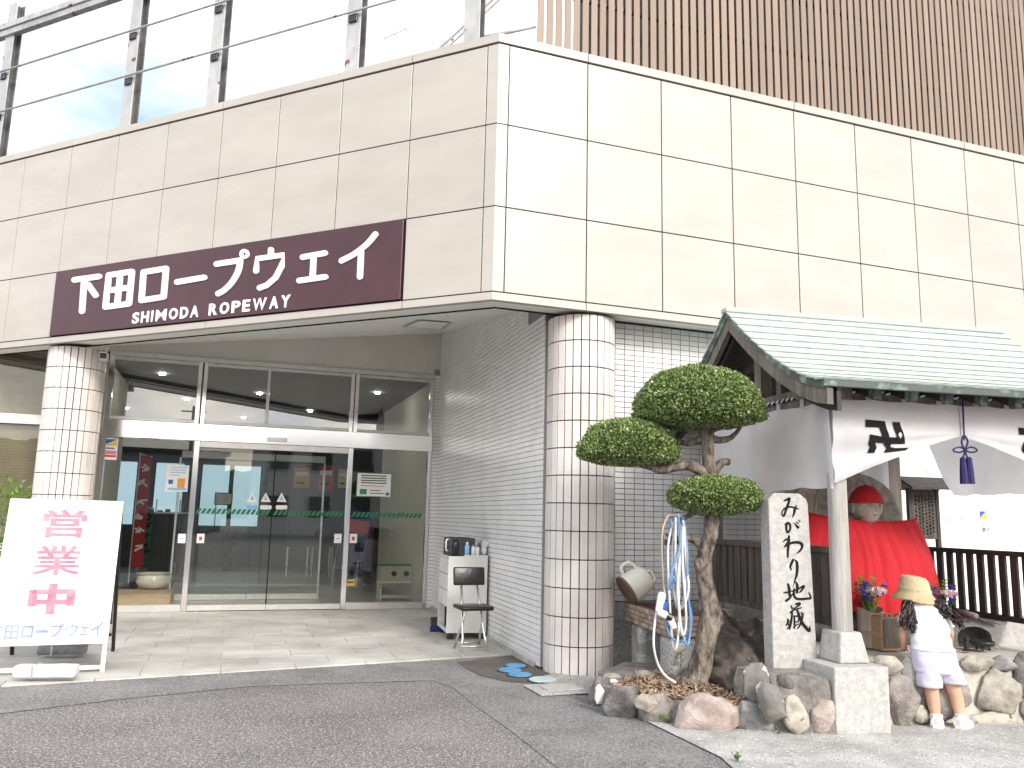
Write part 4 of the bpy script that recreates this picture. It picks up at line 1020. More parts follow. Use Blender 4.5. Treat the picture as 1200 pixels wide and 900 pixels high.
pm_ = G(657, 807, .013); ml = thing('water_meter_lid', pm_, 'square grey water meter lid in a concrete collar by the pillar', 'meter lid')
Ml = mtx(pm_, rz=radians(20))
mb = MB(); mb.box(Ml, -.24, .24, -.20, .17, -.005, .008, .004); part('collar', mb, M['conc'], ml)
mb = MB(); mb.box(Ml, -.145, .145, -.12, .10, .0081, .016, .004); part('lid', mb, M['granite'], ml)
# ------------------------------------------------------------------ more materials
M['stone_dark'] = pm('stone_dark', (.065, .06, .06), (.20, .185, .175), 11, 7, .8, bump=1, bscale=55)
M['stone_brown'] = pm('stone_brown', (.13, .115, .105), (.31, .28, .255), 10, 7, .85, bump=1, bscale=55)
M['stone_pale'] = pm('stone_pale', (.25, .22, .17), (.50, .47, .40), 10, 7, .85, bump=.5, bscale=40, speck=[(16, .62, (.13, .11, .09))])
M['stone_pink'] = pm('stone_pink', (.25, .20, .175), (.46, .385, .35), 9, 7, .85, bump=1, bscale=60)
M['stone_lichen'] = pm('stone_lichen', (.14, .13, .12), (.23, .22, .20), 8, 6, .85, bump=.6, bscale=40, speck=[(11, .60, (.62, .61, .56))])
M['stone_grey'] = pm('stone_grey', (.11, .11, .11), (.28, .275, .265), 10, 7, .85, bump=.6, bscale=45)
M['stone_tan'] = pm('stone_tan', (.19, .17, .14), (.40, .37, .315), 11, 7, .85, bump=.6, bscale=50)
M['bed_mortar'] = pm('bed_mortar', (.13, .12, .108), (.29, .27, .245), 10, 7, .95, bump=.8, bscale=60)
M['pale_mortar'] = pm('pale_mortar', (.42, .395, .345), (.55, .52, .46), 6, 7, .95, bump=.6, bscale=50)
M['whitewash'] = pm('white_mortar', (.70, .69, .67), (.60, .59, .57), 8, 5, .9, bump=.4, bscale=40)
M['darkrock'] = pm('dark_rock', (.05, .043, .038), (.13, .105, .085), 6, 8, .8, bump=1, bscale=22, speck=[(9, .68, (.34, .31, .27))])
M['wood'] = pm('weathered_wood', (.11, .094, .08), (.22, .195, .165), 7, 6, .8, stretch=(3, 3, .35), bump=.4, bscale=40)
M['greypost'] = pm('silvered_post', (.26, .245, .225), (.44, .42, .395), 6, 6, .8, stretch=(4, 4, .3), bump=.5, bscale=40)
M['dkwood'] = pm('dark_stained_wood', (.018, .014, .012), (.05, .04, .034), 6, 6, .6, stretch=(3, 3, .4), bump=.3, bscale=40)
M['brwood'] = pm('brown_fence_wood', (.045, .037, .032), (.115, .094, .08), 6, 6, .75, stretch=(4, 4, .4), bump=.4, bscale=40)
M['copper'] = pm('green_copper', (.37, .44, .385), (.46, .52, .465), 4, 6, .55, rand=.05, stretch=(1, 1, 2))
M['coppercap'] = pm('copper_cap', (.07, .085, .08), (.24, .36, .31), 7, 5, .55, lo=.5, hi=.68)
M['copperedge'] = pm('painted_lap_shadow', (.12, .15, .13), (.22, .27, .24), 9, 5, .7)  # shadow line under each roof course lap, painted dark on its lower edge
M['cloth'] = pm('white_cotton', (.78, .78, .80), (.88, .88, .89), 3, 3, .9, transl=.45)
M['red'] = pm('red_cotton', (.42, .007, .014), (.48, .010, .020), 4, 4, .85, bump=.1, bscale=60)
M['statue'] = pm('carved_stone', (.24, .215, .18), (.48, .44, .38), 14, 7, .85, bump=.7, bscale=70)
M['purple'] = pm('purple_cord', (.010, .006, .065), (.02, .011, .11), 20, 3, .7)
M['bark'] = pm('tree_bark', (.05, .04, .032), (.26, .22, .18), 22, 7, .9, stretch=(1, 1, .45), bump=1, bscale=45, lo=.38, hi=.62)
M['leaf'] = pm('clipped_foliage', (.034, .078, .016), (.36, .45, .17), 70, 2, .25, lo=.38, hi=.62)
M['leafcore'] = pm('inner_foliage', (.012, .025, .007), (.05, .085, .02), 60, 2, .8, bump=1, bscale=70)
M['leaf2'] = pm('bright_leaf', (.07, .16, .02), (.22, .33, .06), 25, 2, .45, transl=.2)
M['chip'] = pm('bark_chip', (.13, .07, .04), (.52, .38, .26), 70, 2, .9, lo=.38, hi=.6)
M['straw'] = pm('straw', (.78, .64, .38), (.86, .74, .50), 60, 3, .8, bump=.9, bscale=130)
M['skin'] = pm('skin', (.58, .34, .23), (.62, .38, .27), 8, 3, .5)
M['hair'] = pm('dark_hair', (.006, .0035, .003), (.022, .012, .009), 40, 3, .4)
M['shirt'] = pm('white_shirt', (.74, .74, .75), (.70, .70, .72), 5, 3, .85, bump=.15, bscale=25)
M['shorts'] = pm('pale_lilac_shorts', (.52, .49, .62), (.63, .61, .70), 9, 4, .85, bump=.3, bscale=14)
M['hosew'] = pm('white_hose', (.62, .63, .62), rough=.35); M['hoseb'] = pm('blue_hose', (.13, .26, .48), rough=.35)
M['cream'] = pm('cream_plastic', (.72, .69, .60), (.78, .75, .67), 5, 4, .4); M['brownpl'] = pm('brown_plastic', (.14, .085, .065), rough=.5)
M['bamboo'] = pm('bamboo_vase', (.30, .25, .19), (.47, .41, .33), 4, 5, .5, stretch=(3, 3, .6))
M['bronze'] = pm('black_bronze', (.03, .03, .032), (.06, .06, .06), 9, 4, .4, metal=.5)
M['kiln'] = pm('grey_roof_clay', (.11, .105, .098), (.24, .225, .205), 10, 6, .75, bump=.4, bscale=40)
M['toywood'] = pm('varnished_wood', (.52, .30, .12), (.62, .40, .19), 5, 4, .4, stretch=(1, 1, 5))
M['flw_blue'] = pm('flower_blue', (.07, .05, .42), (.13, .09, .55), 30, 2, .7); M['flw_pink'] = pm('flower_pink', (.78, .58, .66), (.84, .72, .76), 30, 2, .7)
M['stem'] = pm('stem_green', (.05, .13, .03), (.09, .20, .05), 20, 3, .6)

def pxm(dep): return dep/950.0
def stone(x, y, rxp, rzp, dep, m, parent, seed, rot=0, thick=.75, nzv=.13):
    c = D(x, y, dep); k = pxm(dep); mb = MB()
    mb.ball((0, 0, 0), rxp*k, min(rxp, rzp)*k*thick, rzp*k, 4, nzv, 1.3, seed=seed)
    q_ = random.Random(seed); pl = [(V((q_.gauss(0, 1), q_.gauss(0, 1)-.4, q_.gauss(0, 1))).normalized(), q_.uniform(.66, .92)) for _ in range(11)]
    sc_ = V((rxp*k, min(rxp, rzp)*k*thick, rzp*k))
    for v in mb.b.verts:
        p = V((v.co.x/sc_.x, v.co.y/sc_.y, v.co.z/sc_.z))
        for n_, h_ in pl:
            d_ = p.dot(n_)
            if d_ > h_: p -= n_*(d_-h_)*.85
        p *= 1.10+.05*noise.noise(p*5+V((seed, 0, 0)))+.025*noise.noise(p*11+V((0, seed, 0)))
        v.co = V((p.x*sc_.x, p.y*sc_.y, p.z*sc_.z))
    Mx = Matrix.Translation(c) @ Matrix.Rotation(radians(rot), 4, 'Y')
    for v in mb.b.verts: v.co = Mx @ v.co
    return part('stone', mb, M[m], parent, smooth=True)
def prism_up(pts, z0, z1, jitter=0, seed=0):
    mb = MB(); n = len(pts)
    bt = [mb.b.verts.new((p[0], p[1], z0)) for p in pts]; tp = [mb.b.verts.new((p[0], p[1], z1)) for p in pts]
    mb.b.faces.new(tp); mb.b.faces.new(bt[::-1]); [mb.b.faces.new((bt[i], bt[(i+1) % n], tp[(i+1) % n], tp[i])) for i in range(n)]
    if jitter:
        for _ in range(3): bmesh.ops.subdivide_edges(mb.b, edges=mb.b.edges[:], cuts=1, use_grid_fill=True)
        bmesh.ops.triangulate(mb.b, faces=mb.b.faces[:])
        for v in mb.b.verts:
            q = v.co*4+V((seed, 0, 0)); v.co += V((noise.noise(q), noise.noise(q+V((9, 0, 0))), noise.noise(q+V((0, 9, 0)))*.7))*jitter
    return mb
# ------------------------------------------------------------------ planter bed
bedc = G(800, 815, .15)
bed = thing('planter_bed', (bedc.x, bedc.y, 0), 'low planter bed edged with mortared boulders around the clipped tree', 'planter')
bp = [G(x, y) for x, y in ((700, 810), (704, 829), (738, 841), (792, 848), (850, 856), (900, 855))]
bp += [V((1.98, 6.3, 0)), V((1.75, 7.0, 0)), V((1.0, 7.05, 0))]
part('mortar_bed', prism_up(bp, 0, .145, .014, 3), M['bed_mortar'], bed)
for i, (x, y, a, b_, m, rot) in enumerate(((703, 815, 10, 17, 'stone_dark', 10), (730, 826, 20, 19, 'stone_dark', -15), (773, 836, 24, 16, 'stone_brown', 8), (829, 842, 32, 20, 'stone_pink', 6), (884, 843, 19, 19, 'stone_grey', -20), (757, 824, 10, 8, 'stone_tan', 0), (718, 796, 9, 6, 'stone_tan', 0), (756, 795, 12, 7, 'stone_tan', 5))):
    dep = G(x, y+b_*.85).y + .07 if i < 5 else G(x, y+b_*.5, .12).y+.03
    stone(x, y, a*1.12, b_*1.15, dep, m, bed, 10+i, rot, .6, .17)
for x, y, a, b_, dd in ((713, 803, 13, 7, .03), (703, 813, 5, 10, .05), (826, 823, 22, 4, .06)):
    c = G(x, y, .12 if y < 830 else .02); stone(x, y, a, b_, c.y-dd+.03, 'whitewash', bed, x, 0, .7, .25)
    bed.children[-1].name = 'white_mortar'
mb = MB(); rr = random.Random(3)
poly2 = [(p.x, p.y) for p in [G(x, y, .14) for x, y in ((718, 806), (760, 819), (805, 822), (860, 829), (880, 818), (875, 800))]]+[(1.80, 6.6), (1.35, 6.7), (1.0, 6.5)]
def inside(p, poly):
    c = False
    for i in range(len(poly)):
        a, b = poly[i-1], poly[i]
        if (a[1] > p[1]) != (b[1] > p[1]) and p[0] < (b[0]-a[0])*(p[1]-a[1])/(b[1]-a[1])+a[0]: c = not c
    return c
n = 0
while n < 5200:
    p = (rr.uniform(.7, 1.95), rr.uniform(5.4, 6.8))
    if not inside(p, poly2): continue
    h = .148+.035*exp(-((p[0]-1.34)**2+(p[1]-5.98)**2)/.06)+rr.uniform(0, .02); n += 1
    a = rr.uniform(0, pi); l, w_ = rr.uniform(.010, .024), rr.uniform(.004, .009); t1 = V((cos(a), sin(a), rr.uniform(-.5, .5)))*l; t2 = V((-sin(a), cos(a), rr.uniform(-.5, .5)))*w_; c = V((p[0], p[1], h))
    mb.poly([c-t1-t2, c+t1-t2*.5, c+t1*.8+t2, c-t1*.7+t2])
part('bark_chips', mb, M['chip'], bed, kind='stuff', normals=False)
mb = MB(); mb.grid(16, 16, lambda u, v: V((.75+1.25*u, 5.45+1.4*v, .128+.035*exp(-((.75+1.25*u-1.34)**2+(5.45+1.4*v-5.98)**2)/.06)+.008*noise.noise(V((u*9, v*9, 0))))))
bmesh.ops.delete(mb.b, geom=[f for f in mb.b.faces if not inside(f.calc_center_median()[:2], poly2)], context='FACES')
part('soil', mb, M['stone_brown'], bed)
def weed(x, y, z, n, h, label, seed):
    p = G(x, y, z); t = thing('weed', p, label, 'weed'); rr = random.Random(seed)
    st = MB(); lf = MB()
    for i in range(n):
        a = rr.uniform(0, 2*pi); r = rr.uniform(.2, .6)*h; q = p+V((cos(a)*r, sin(a)*r, h*rr.uniform(.5, 1)))
        st.tube([p, p.lerp(q, .6)+V((0, 0, h*.12)), q], .0025, 5)
        for k in range(4):
            c = p.lerp(q, .5+.16*k); b = rr.uniform(0, 2*pi); l = h*.22+.008; d = V((cos(b), sin(b), .5))*l; s = V((-sin(b), cos(b), 0))*l*.35
            lf.poly([c, c+d*.5+s, c+d, c+d*.5-s])
    part('stem', st, M['stem'], t); part('foliage', lf, M['leaf2'], t, normals=False)
weed(784, 850, 0, 5, .09, 'small weed growing at the foot of the brown planter stone', 1)
weed(798, 792, .15, 4, .20, 'tall thin weed left of the tree trunk foot', 2)
weed(838, 784, .15, 4, .12, 'small green weed right of the tree trunk foot', 3)
weed(912, 862, 0, 3, .04, 'tiny weed at the foot of the monument mound', 4)
weed(865, 893, .012, 7, .05, 'low weed tuft in the pavement crack at the front', 5)
# ------------------------------------------------------------------ clipped tree
TD = 5.98
tb = G(815, 806, .14)
tree = thing('clipped_tree', (tb.x, tb.y, .14), 'cloud pruned evergreen tree with three flat topped crowns', 'tree')
k = pxm(TD)
def TP(x, y, dd=0): return D(x, y, TD+dd)
tr = [(806, 812, 21), (815, 800, 18), (821, 780, 14), (827, 750, 12.5), (833, 722, 14), (829, 698, 11.5), (825, 672, 10), (826, 650, 9.5), (832, 628, 9), (835, 605, 9.5), (835, 580, 8.5), (833, 556, 9.5), (830, 535, 7.5), (829, 515, 8.5), (826, 497, 11)]
path = smooth_path([(x, y, r) for x, y, r in tr], 4)
mb = MB(); mb.tube([TP(p.x, p.y, .03*sin(i*.35)) for i, p in enumerate(path)], [p.z*k*.9*(1+.09*noise.noise(V((i*.7, 0, 0)))) for i, p in enumerate(path)], 14)
for v in mb.b.verts: v.co += V((noise.noise(v.co*22), noise.noise(v.co*22+V((4, 0, 0))), 0))*.010
trunk = part('trunk', mb, M['bark'], tree, smooth=True)
def branch(pts, rs, nm='branch', m='bark', par=None, dz=0):
    p = smooth_path([(x, y, r) for (x, y), r in zip(pts, rs)], 4); mb = MB(); mb.tube([TP(q.x, q.y, dz*i/len(p)) for i, q in enumerate(p)], [max(.6, q.z)*k for q in p], 9)
    for v in mb.b.verts: v.co += V((noise.noise(v.co*30), 0, noise.noise(v.co*30+V((4, 0, 0)))))*.005
    return part(nm, mb, M[m], par or tree, smooth=True)
branch([(830, 560), (822, 552), (808, 546), (792, 547), (775, 550), (755, 545), (738, 540), (722, 538)], [8, 7, 6, 5.5, 5.5, 4, 3, 2])
branch([(775, 549), (766, 541), (758, 532)], [4, 3, 2]); branch([(790, 547), (784, 538), (788, 530)], [3, 2.2, 1.5])
branch([(834, 562), (839, 550), (846, 542), (854, 541)], [6, 5.5, 4.5, 4]); mb = MB(); p_ = TP(855.5, 541); mb.ball(p_, .006, .02, .02, 2); part('cut_end', mb, M['crate'], tree)
branch([(824, 640), (812, 632), (800, 630), (788, 635), (779, 636)], [6, 4.5, 4.5, 4, 2.5]); branch([(790, 634), (785, 629), (781, 626)], [3, 2.5, 1.5])
branch([(828, 596), (815, 600), (803, 606), (794, 612), (786, 609)], [5, 3.5, 3, 2.5, 1.5])
for (x, y, r) in ((839, 726, 8), (820, 662, 6)):
    mb = MB(); mb.ball(TP(x, y, -.03), r*k, r*k, r*k*1.4, 4, .25, 2, seed=x); part('knot', mb, M['bark'], trunk, smooth=True)
def crown(cx, cy, rx, ry_top, ry_bot, depth_r, n, seed, lean=0):
    c = TP(cx, cy); rr = random.Random(seed); mb = MB(); a, up_, dn = rx*k, ry_top*k, ry_bot*k; b = depth_r
    for i in range(n):
        th = rr.uniform(0, 2*pi); zz = rr.uniform(-1, 1) if i % 5 else rr.uniform(-.3, 1)
        r = sqrt(max(0, 1-zz*zz)); p = V((r*cos(th), r*sin(th), zz))
        # flatter belly, lumpy outline
        lump = 1+.07*noise.noise(p*3.2+V((seed, 0, 0)))+.035*noise.noise(p*9+V((0, seed, 0)))
        shell = lump*(1-abs(rr.gauss(0, .05)))
        if zz < -.2 and rr.random() < .5: continue
        q = V((p.x*a, p.y*b, (p.z**.93 if p.z > 0 else p.z)*(up_ if p.z > 0 else dn)))*shell
        q.z += lean*p.x*.04
        nrm = (V((p.x/a, p.y/b, p.z/(up_ if p.z > 0 else dn)))).normalized()
        d = (nrm+V((rr.gauss(0, .65), rr.gauss(0, .65), rr.gauss(0, .65)+.3))).normalized()
        s_ = d.cross(V((rr.uniform(-1, 1), rr.uniform(-1, 1), rr.uniform(-1, 1)))).normalized()
        l = rr.uniform(.015, .027); w_ = l*.38; o = c+q
        mb.poly([o, o+d*l*.5+s_*w_, o+d*l, o+d*l*.5-s_*w_])
    part('crown', mb, M['leaf'], tree, normals=False)
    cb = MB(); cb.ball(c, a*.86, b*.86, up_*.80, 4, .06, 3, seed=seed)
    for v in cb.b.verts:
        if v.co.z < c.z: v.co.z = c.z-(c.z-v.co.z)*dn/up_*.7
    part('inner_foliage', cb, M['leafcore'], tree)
    # inner twigs
    tw = MB()
    for i in range(46):
        th = rr.uniform(0, 2*pi); r = rr.uniform(.25, .93); q = c+V((cos(th)*a*r, sin(th)*b*r, -dn*(1-r*r)*.75+up_*.1))
        o = V((rr.gauss(0, .02), rr.gauss(0, .02), -dn*.85)); m_ = (c+o).lerp(q, .55)+V((0, 0, -dn*.25))
        tw.tube([c+o, m_, q], [.010, .007, .003], 5)
    part('twig', tw, M['bark'], tree, smooth=True)
crown(819, 486, 74, 56, 15, .44, 34000, 1)
branch([(828, 512), (812, 518), (800, 519), (790, 512), (788, 498)], [5, 4, 3.5, 3, 2]); branch([(830, 512), (845, 516), (858, 512), (868, 500)], [5, 4, 3, 2])
branch([(826, 505), (800, 496), (775, 490)], [4, 3, 1.5], dz=.1); branch([(828, 508), (850, 498), (880, 494)], [4, 3, 1.5], dz=-.1)
crown(736, 533, 57, 41, 11, .34, 20000, 2)
crown(838, 584, 53, 25, 18, .33, 17000, 3)
# ------------------------------------------------------------------ hose on the branch
HD = TD-.10
hz = thing('garden_hose', D(790, 720, HD), 'white garden hose hanging in loops from the broken tree branch', 'hose')
hb2 = thing('garden_hose', D(797, 700, HD), 'blue garden hose hanging in loops from the broken tree branch', 'hose')
def loop(pts, m, par, r=.0085, dd=0):
    p = smooth_path(pts, 6); mb = MB(); mb.tube([D(q.x, q.y, HD+dd+.02*sin(i*.4)) for i, q in enumerate(p)], r, 8); part('hose_loop', mb, M[m], par, smooth=True)
loop([(789, 612), (783, 640), (784, 690), (787, 740), (791, 762), (795, 742), (796, 690), (797, 640), (794, 608), (789, 612)], 'hosew', hz)
loop([(793, 607), (788, 640), (789, 690), (796, 715), (803, 690), (800, 650), (803, 620), (797, 603), (793, 607)], 'hosew', hz, dd=.03)
loop([(792, 606), (792, 660), (798, 735), (802, 742), (804, 720), (800, 660), (800, 612)], 'hosew', hz, dd=-.03)
loop([(801, 612), (804, 660), (807, 690), (800, 712), (794, 700), (796, 660), (802, 625), (800, 610)], 'hosew', hz, dd=-.02)
loop([(774, 698), (768, 725), (766, 755), (771, 778), (780, 792), (792, 800)], 'hosew', hz, dd=-.04)
M['hosetan'] = pm('tan_hose', (.34, .30, .24), rough=.5)
loop([(779, 697), (776, 660), (776, 625), (782, 606), (790, 604), (797, 603)], 'hosetan', hz, dd=-.02)
loop([(786, 618), (782, 650), (783, 700), (780, 725), (786, 745), (797, 752), (808, 742), (810, 720), (803, 690), (801, 650), (802, 612), (795, 602), (788, 606), (786, 618)], 'hoseb', hb2, dd=.02)
loop([(800, 606), (805, 640), (806, 690), (809, 730), (806, 756), (801, 746), (800, 730)], 'hoseb', hb2, dd=-.01)
loop([(795, 603), (797, 640), (787, 672), (785, 690), (790, 680), (788, 675)], 'hoseb', hb2, dd=-.05)
nzp = thing('spray_nozzle', D(776, 712, HD-.06), 'white and blue hose spray nozzle hanging on the coiled hose', 'spray nozzle')
mb = MB(); mb.bar(D(776, 694, HD-.06), D(772, 718, HD-.06), .055, .05, bev=.012); part('handle', mb, M['white'], nzp)
mb = MB(); mb.bar(D(771, 716, HD-.06), D(782, 722, HD-.06), .05, .05, bev=.01); part('head', mb, M['white'], nzp)
mb = MB(); mb.tube([D(781, 721, HD-.06), D(787, 725, HD-.06)], [.026, .03], 12); part('collar', mb, M['black'], nzp)
mb = MB(); mb.tube([D(785, 724, HD-.06), D(790, 736, HD-.06)], [.026, .02], 12); part('connector', mb, M['white'], nzp)
mb = MB(); mb.bar(D(780, 706, HD-.075), D(778, 714, HD-.075), .03, .02, bev=.004); part('trigger', mb, M['blue'], nzp)
# ------------------------------------------------------------------ sink with tiled sides on concrete legs, jug
sa = D(732, 705, 7.40); zt_s = sa.z; sb_ = G(783, 722, zt_s)
su = (sb_-sa); su.z = 0; SL = su.length; su.normalize(); sn = V((su.y, -su.x, 0)); sn = sn if sn.x > 0 else -sn   # sn to the right
sink = thing('outdoor_sink', V((sa.x, sa.y, 0))+su*SL/2+sn*.17, 'outdoor sink with small brown tiled sides on concrete legs behind the tree', 'sink')
def SM(a, b, z): p = V((sa.x, sa.y, 0))+su*a+sn*b; return Matrix(((su.x, sn.x, 0, p.x), (su.y, sn.y, 0, p.y), (0, 0, 1, z), (0, 0, 0, 1)))
M['brick'] = pm('small_brown_tile', (.20, .135, .10), (.40, .31, .24), 14, 4, .6, rand=.25)
S_M = SM(0, 0, 0); hS = .155
for a0, a1, b0, b1 in ((0, SL-.0085, .008, .05), (0, SL-.0085, .30, .34), (.0, .04, .051, .299), (SL-.04, SL-.0085, .051, .299)):
    mb = MB(); mb.box(S_M, a0, a1, b0, b1, zt_s-hS, zt_s-.004); part('basin_wall', mb, M['grout'], sink)
mb = MB(); mb.box(S_M, .03, SL-.03, .04, .31, zt_s-hS+.001, zt_s-hS+.035); part('basin_floor', mb, M['conc'], sink)
bm_ = MB(); bm_.box(mtx(), -.040, .040, -.008, 0, -.0165, .0165, .002); bme = bm_.mesh('tile'); bme.materials.append(M['brick'])
for r in range(4):
    nb_ = int(SL/.086)
    for i in range(nb_):
        P = SM((i+.5)*SL/nb_, .008, zt_s-.02-r*.0385); inst('sink_tile', bme, P @ Matrix.Rotation(0, 4, 'Z'), sink)
    for i in range(4):
        P = SM(SL-.008, (i+.5)*.34/4, zt_s-.02-r*.0385) @ Matrix.Rotation(pi/2, 4, 'Z'); inst('sink_tile', bme, P, sink)
for a in (.05, SL-.30):
    mb = MB(); pts = []; mb.box(SM(a, .03, 0), 0, .27, 0, .27, 0, zt_s-hS-.002, .05, 3); part('leg', mb, M['conc'], sink)
jp = D(744, 689, 7.25)
jug = thing('cream_jug', jp, 'cream plastic jug lying tipped on the edge of the outdoor sink', 'jug')
ax = (D(756, 676, 7.25)-D(733, 692, 7.20)).normalized(); qv = V((0, 0, 1)).rotation_difference(ax).to_matrix().to_4x4(); JM = Matrix.Translation(D(733, 693, 7.22)) @ qv
mb = MB(); mb.lathe([(.128, .022), (.130, .04), (.122, .15), (.108, .22), (.09, .235), (.03, .24)], JM, 28); part('body', mb, M['cream'], jug, smooth=True, auto=40)
mb = MB(); mb.lathe([(.120, 0), (.135, .004), (.135, .021)], JM, 28); part('base', mb, M['brownpl'], jug)
sd_ = qv.to_3x3() @ V((0, 0, 1)); side = V((-.45, 0, .9)); side = (side-ax*side.dot(ax)).normalized()
J0 = D(733, 693, 7.22)
mb = MB(); mb.tube(smooth_path([J0+ax*.06+side*.122, J0+ax*.08+side*.185, J0+ax*.16+side*.185, J0+ax*.20+side*.105], 5), .016, 8); part('handle', mb, M['cream'], jug, smooth=True)
sd2 = ax.cross(side).normalized()
mb = MB(); mb.tube(smooth_path([J0+ax*.225+side*.02, J0+ax*.28+side*.03, J0+ax*.29-side*.05, J0+ax*.235-side*.07], 5), .010, 8); part('bail', mb, M['cream'], jug, smooth=True)

# ------------------------------------------------------------------ shrine pavilion frame
bu = hd(78); bnn = V((bu.y, -bu.x, 0))
fb0 = G(1011, 862); dpO = fb0.y+.235
O_ = D(987.5, 740, dpO)
FB = Frame(O_, bu, bnn)
def B3(s, v, z): return FB.p(s, -v, z)
W_, DV = 1.84, 1.90
FBf = FB.off(.235)                          # front face of the retaining wall
zblk = FBf.px(1012, 782)[1]; zft = FB.off(.1).px(1000, 741)[1]
zcb = FB.off(.07).px(980, 566)[1]; zct = FB.off(.07).px(985, 467)[1]
zridge = D(850, 364, B3(-.33, DV/2, 0).y).z
zeave = D(988, 444, B3(-.33, -.40, 0).y).z
print('shrine', O_, 'zblk', zblk, zft, zcb, zct, zridge, zeave)
# platform with retaining wall of boulders
plat = thing('stone_platform', B3(1.6, 0, 0), 'low stone platform with boulders set in its pale mortar front', 'platform')
zp = zblk-.015
s0b = FBf.px(1030, 800)[0]
pp = [FB.p(s0b-.3, .05, 0), FB.p(4.2, .05, 0), FB.p(4.2, -2.4, 0), FB.p(-.12, -2.4, 0), FB.p(-.12, .0, 0)]
part('mortar_wall', prism_up(pp, 0, zp, .02, 8), M['pale_mortar'], plat)
for i, (x, y, a, b_, m, rot, th) in enumerate(((1058, 822, 18, 28, 'stone_brown', 0, .5), (1041, 779, 15, 10, 'stone_tan', 20, .8), (1072, 792, 12, 20, 'stone_grey', -25, .5), (1110, 815, 27, 26, 'stone_brown', 15, .5), (1169, 812, 25, 24, 'stone_tan', 10, .5), (1144, 778, 19, 9, 'stone_tan', 0, .9), (1177, 779, 14, 9, 'stone_grey', 0, .8), (1199, 792, 11, 22, 'stone_dark', 0, .5), (1216, 830, 18, 16, 'stone_brown', 0, .5), (1240, 800, 22, 22, 'stone_tan', 0, .5), (1160, 845, 32, 9, 'stone_pale', 0, .8), (1080, 838, 9, 10, 'stone_pale', 0, .6), (1282, 820, 22, 26, 'stone_grey', 0, .5))):
    s, z = FBf.px(x, y); c = FB.p(s, .055, z); stone(x, y, a, b_, c.y, m, plat, 40+i, rot, th*.62, .16)
# concrete blocks under the front post
blk = thing('post_footing', FB.p(.12, .05, 0), 'pale granite double block footing carrying the round shrine post', 'footing')
s0, s1 = FBf.px(979, 820)[0], FBf.px(1043, 820)[0]
mb = MB(); mb.box(FB.M(), s0, s1, -.235, .12, 0, zblk, .008, 2); part('lower_block', mb, M['granite'], blk)
Ff = FB.off(.10); a0, a1 = Ff.px(983, 780)[0], Ff.px(1018, 780)[0]; b0, b1 = Ff.px(984, 742)[0], Ff.px(1010, 742)[0]
mb = MB(); Mx = FB.M()
bt = [mb.b.verts.new(Mx @ V(q)) for q in ((a0, -.12, zblk+.001), (a1, -.12, zblk+.001), (a1, .14, zblk+.001), (a0, .14, zblk+.001))]
tp = [mb.b.verts.new(Mx @ V(q)) for q in ((a0+.02, -.10, zft), (a1-.04, -.10, zft), (a1-.04, .11, zft), (a0+.02, .11, zft))]
mb.b.faces.new(tp); mb.b.faces.new(bt[::-1]); [mb.b.faces.new((bt[i], bt[(i+1) % 4], tp[(i+1) % 4], tp[i])) for i in range(4)]
bmesh.ops.bevel(mb.b, geom=mb.b.edges[:], offset=.012, segments=2, profile=.5, affect='EDGES'); part('upper_block', mb, M['granite'], blk)
# ---- the pavilion itself
SH = thing('shrine_pavilion', B3(W_/2, DV/2, zft), 'open wooden shrine pavilion with a curved green copper roof', 'shrine')
ztie = zct+.02
for s, v, m, zb, r in ((0, 0, 'greypost', zft+.001, .066), (W_, 0, 'greypost', zp, .066)):
    mb = MB(); mb.lathe([(r, zb), (r*.97, (zb+ztie)/2), (r*.94, ztie+.1)], mtx(B3(s, v, 0)), 18); part('post', mb, M[m], SH, smooth=True, auto=50)
for s, v in ((0, DV), (W_, DV)):
    mb = MB(); mb.box(FB.M(s, -v), -.065, .065, -.065, .065, zp+.16, ztie+.1, .004); part('post', mb, M['wood'], SH)
    mb = MB(); mb.box(FB.M(s, -v), -.13, .13, -.13, .13, zp-.02, zp+.158, .02, 2); part('post_base', mb, M['stone_tan'], SH)
for v in (0, DV):   # beams along the front and back
    mb = MB(); mb.box(FB.M(), -.28, W_+.28, v-.06, v+.06, ztie-.02, ztie+.085, .004); part('beam', mb, M['wood'], SH)
for s in (0, W_):   # tie beams along the sides, a bit proud
    mb = MB(); mb.box(FB.M(), s-.07, s+.07, -.12, DV+.12, ztie-.035, ztie+.10, .006); part('tie_beam', mb, M['wood'], SH)
    mb = MB(); mb.box(FB.M(), s-.05, s+.05, DV/2-.05, DV/2+.05, ztie+.101, zridge-.12, .003); part('king_post', mb, M['wood'], SH)
    for sg in (-1, 1):
        mb = MB(); mb.box(FB.M(), s-.04, s+.04, DV/2+sg*.30-.035, DV/2+sg*.30+.035, ztie+.101, ztie+.349, .003); part('strut', mb, M['wood'], SH)
    mb = MB(); mb.box(FB.M(), s-.035, s+.035, DV/2-.36, DV/2+.36, ztie+.35, ztie+.43, .003); part('collar_beam', mb, M['dkwood'], SH)
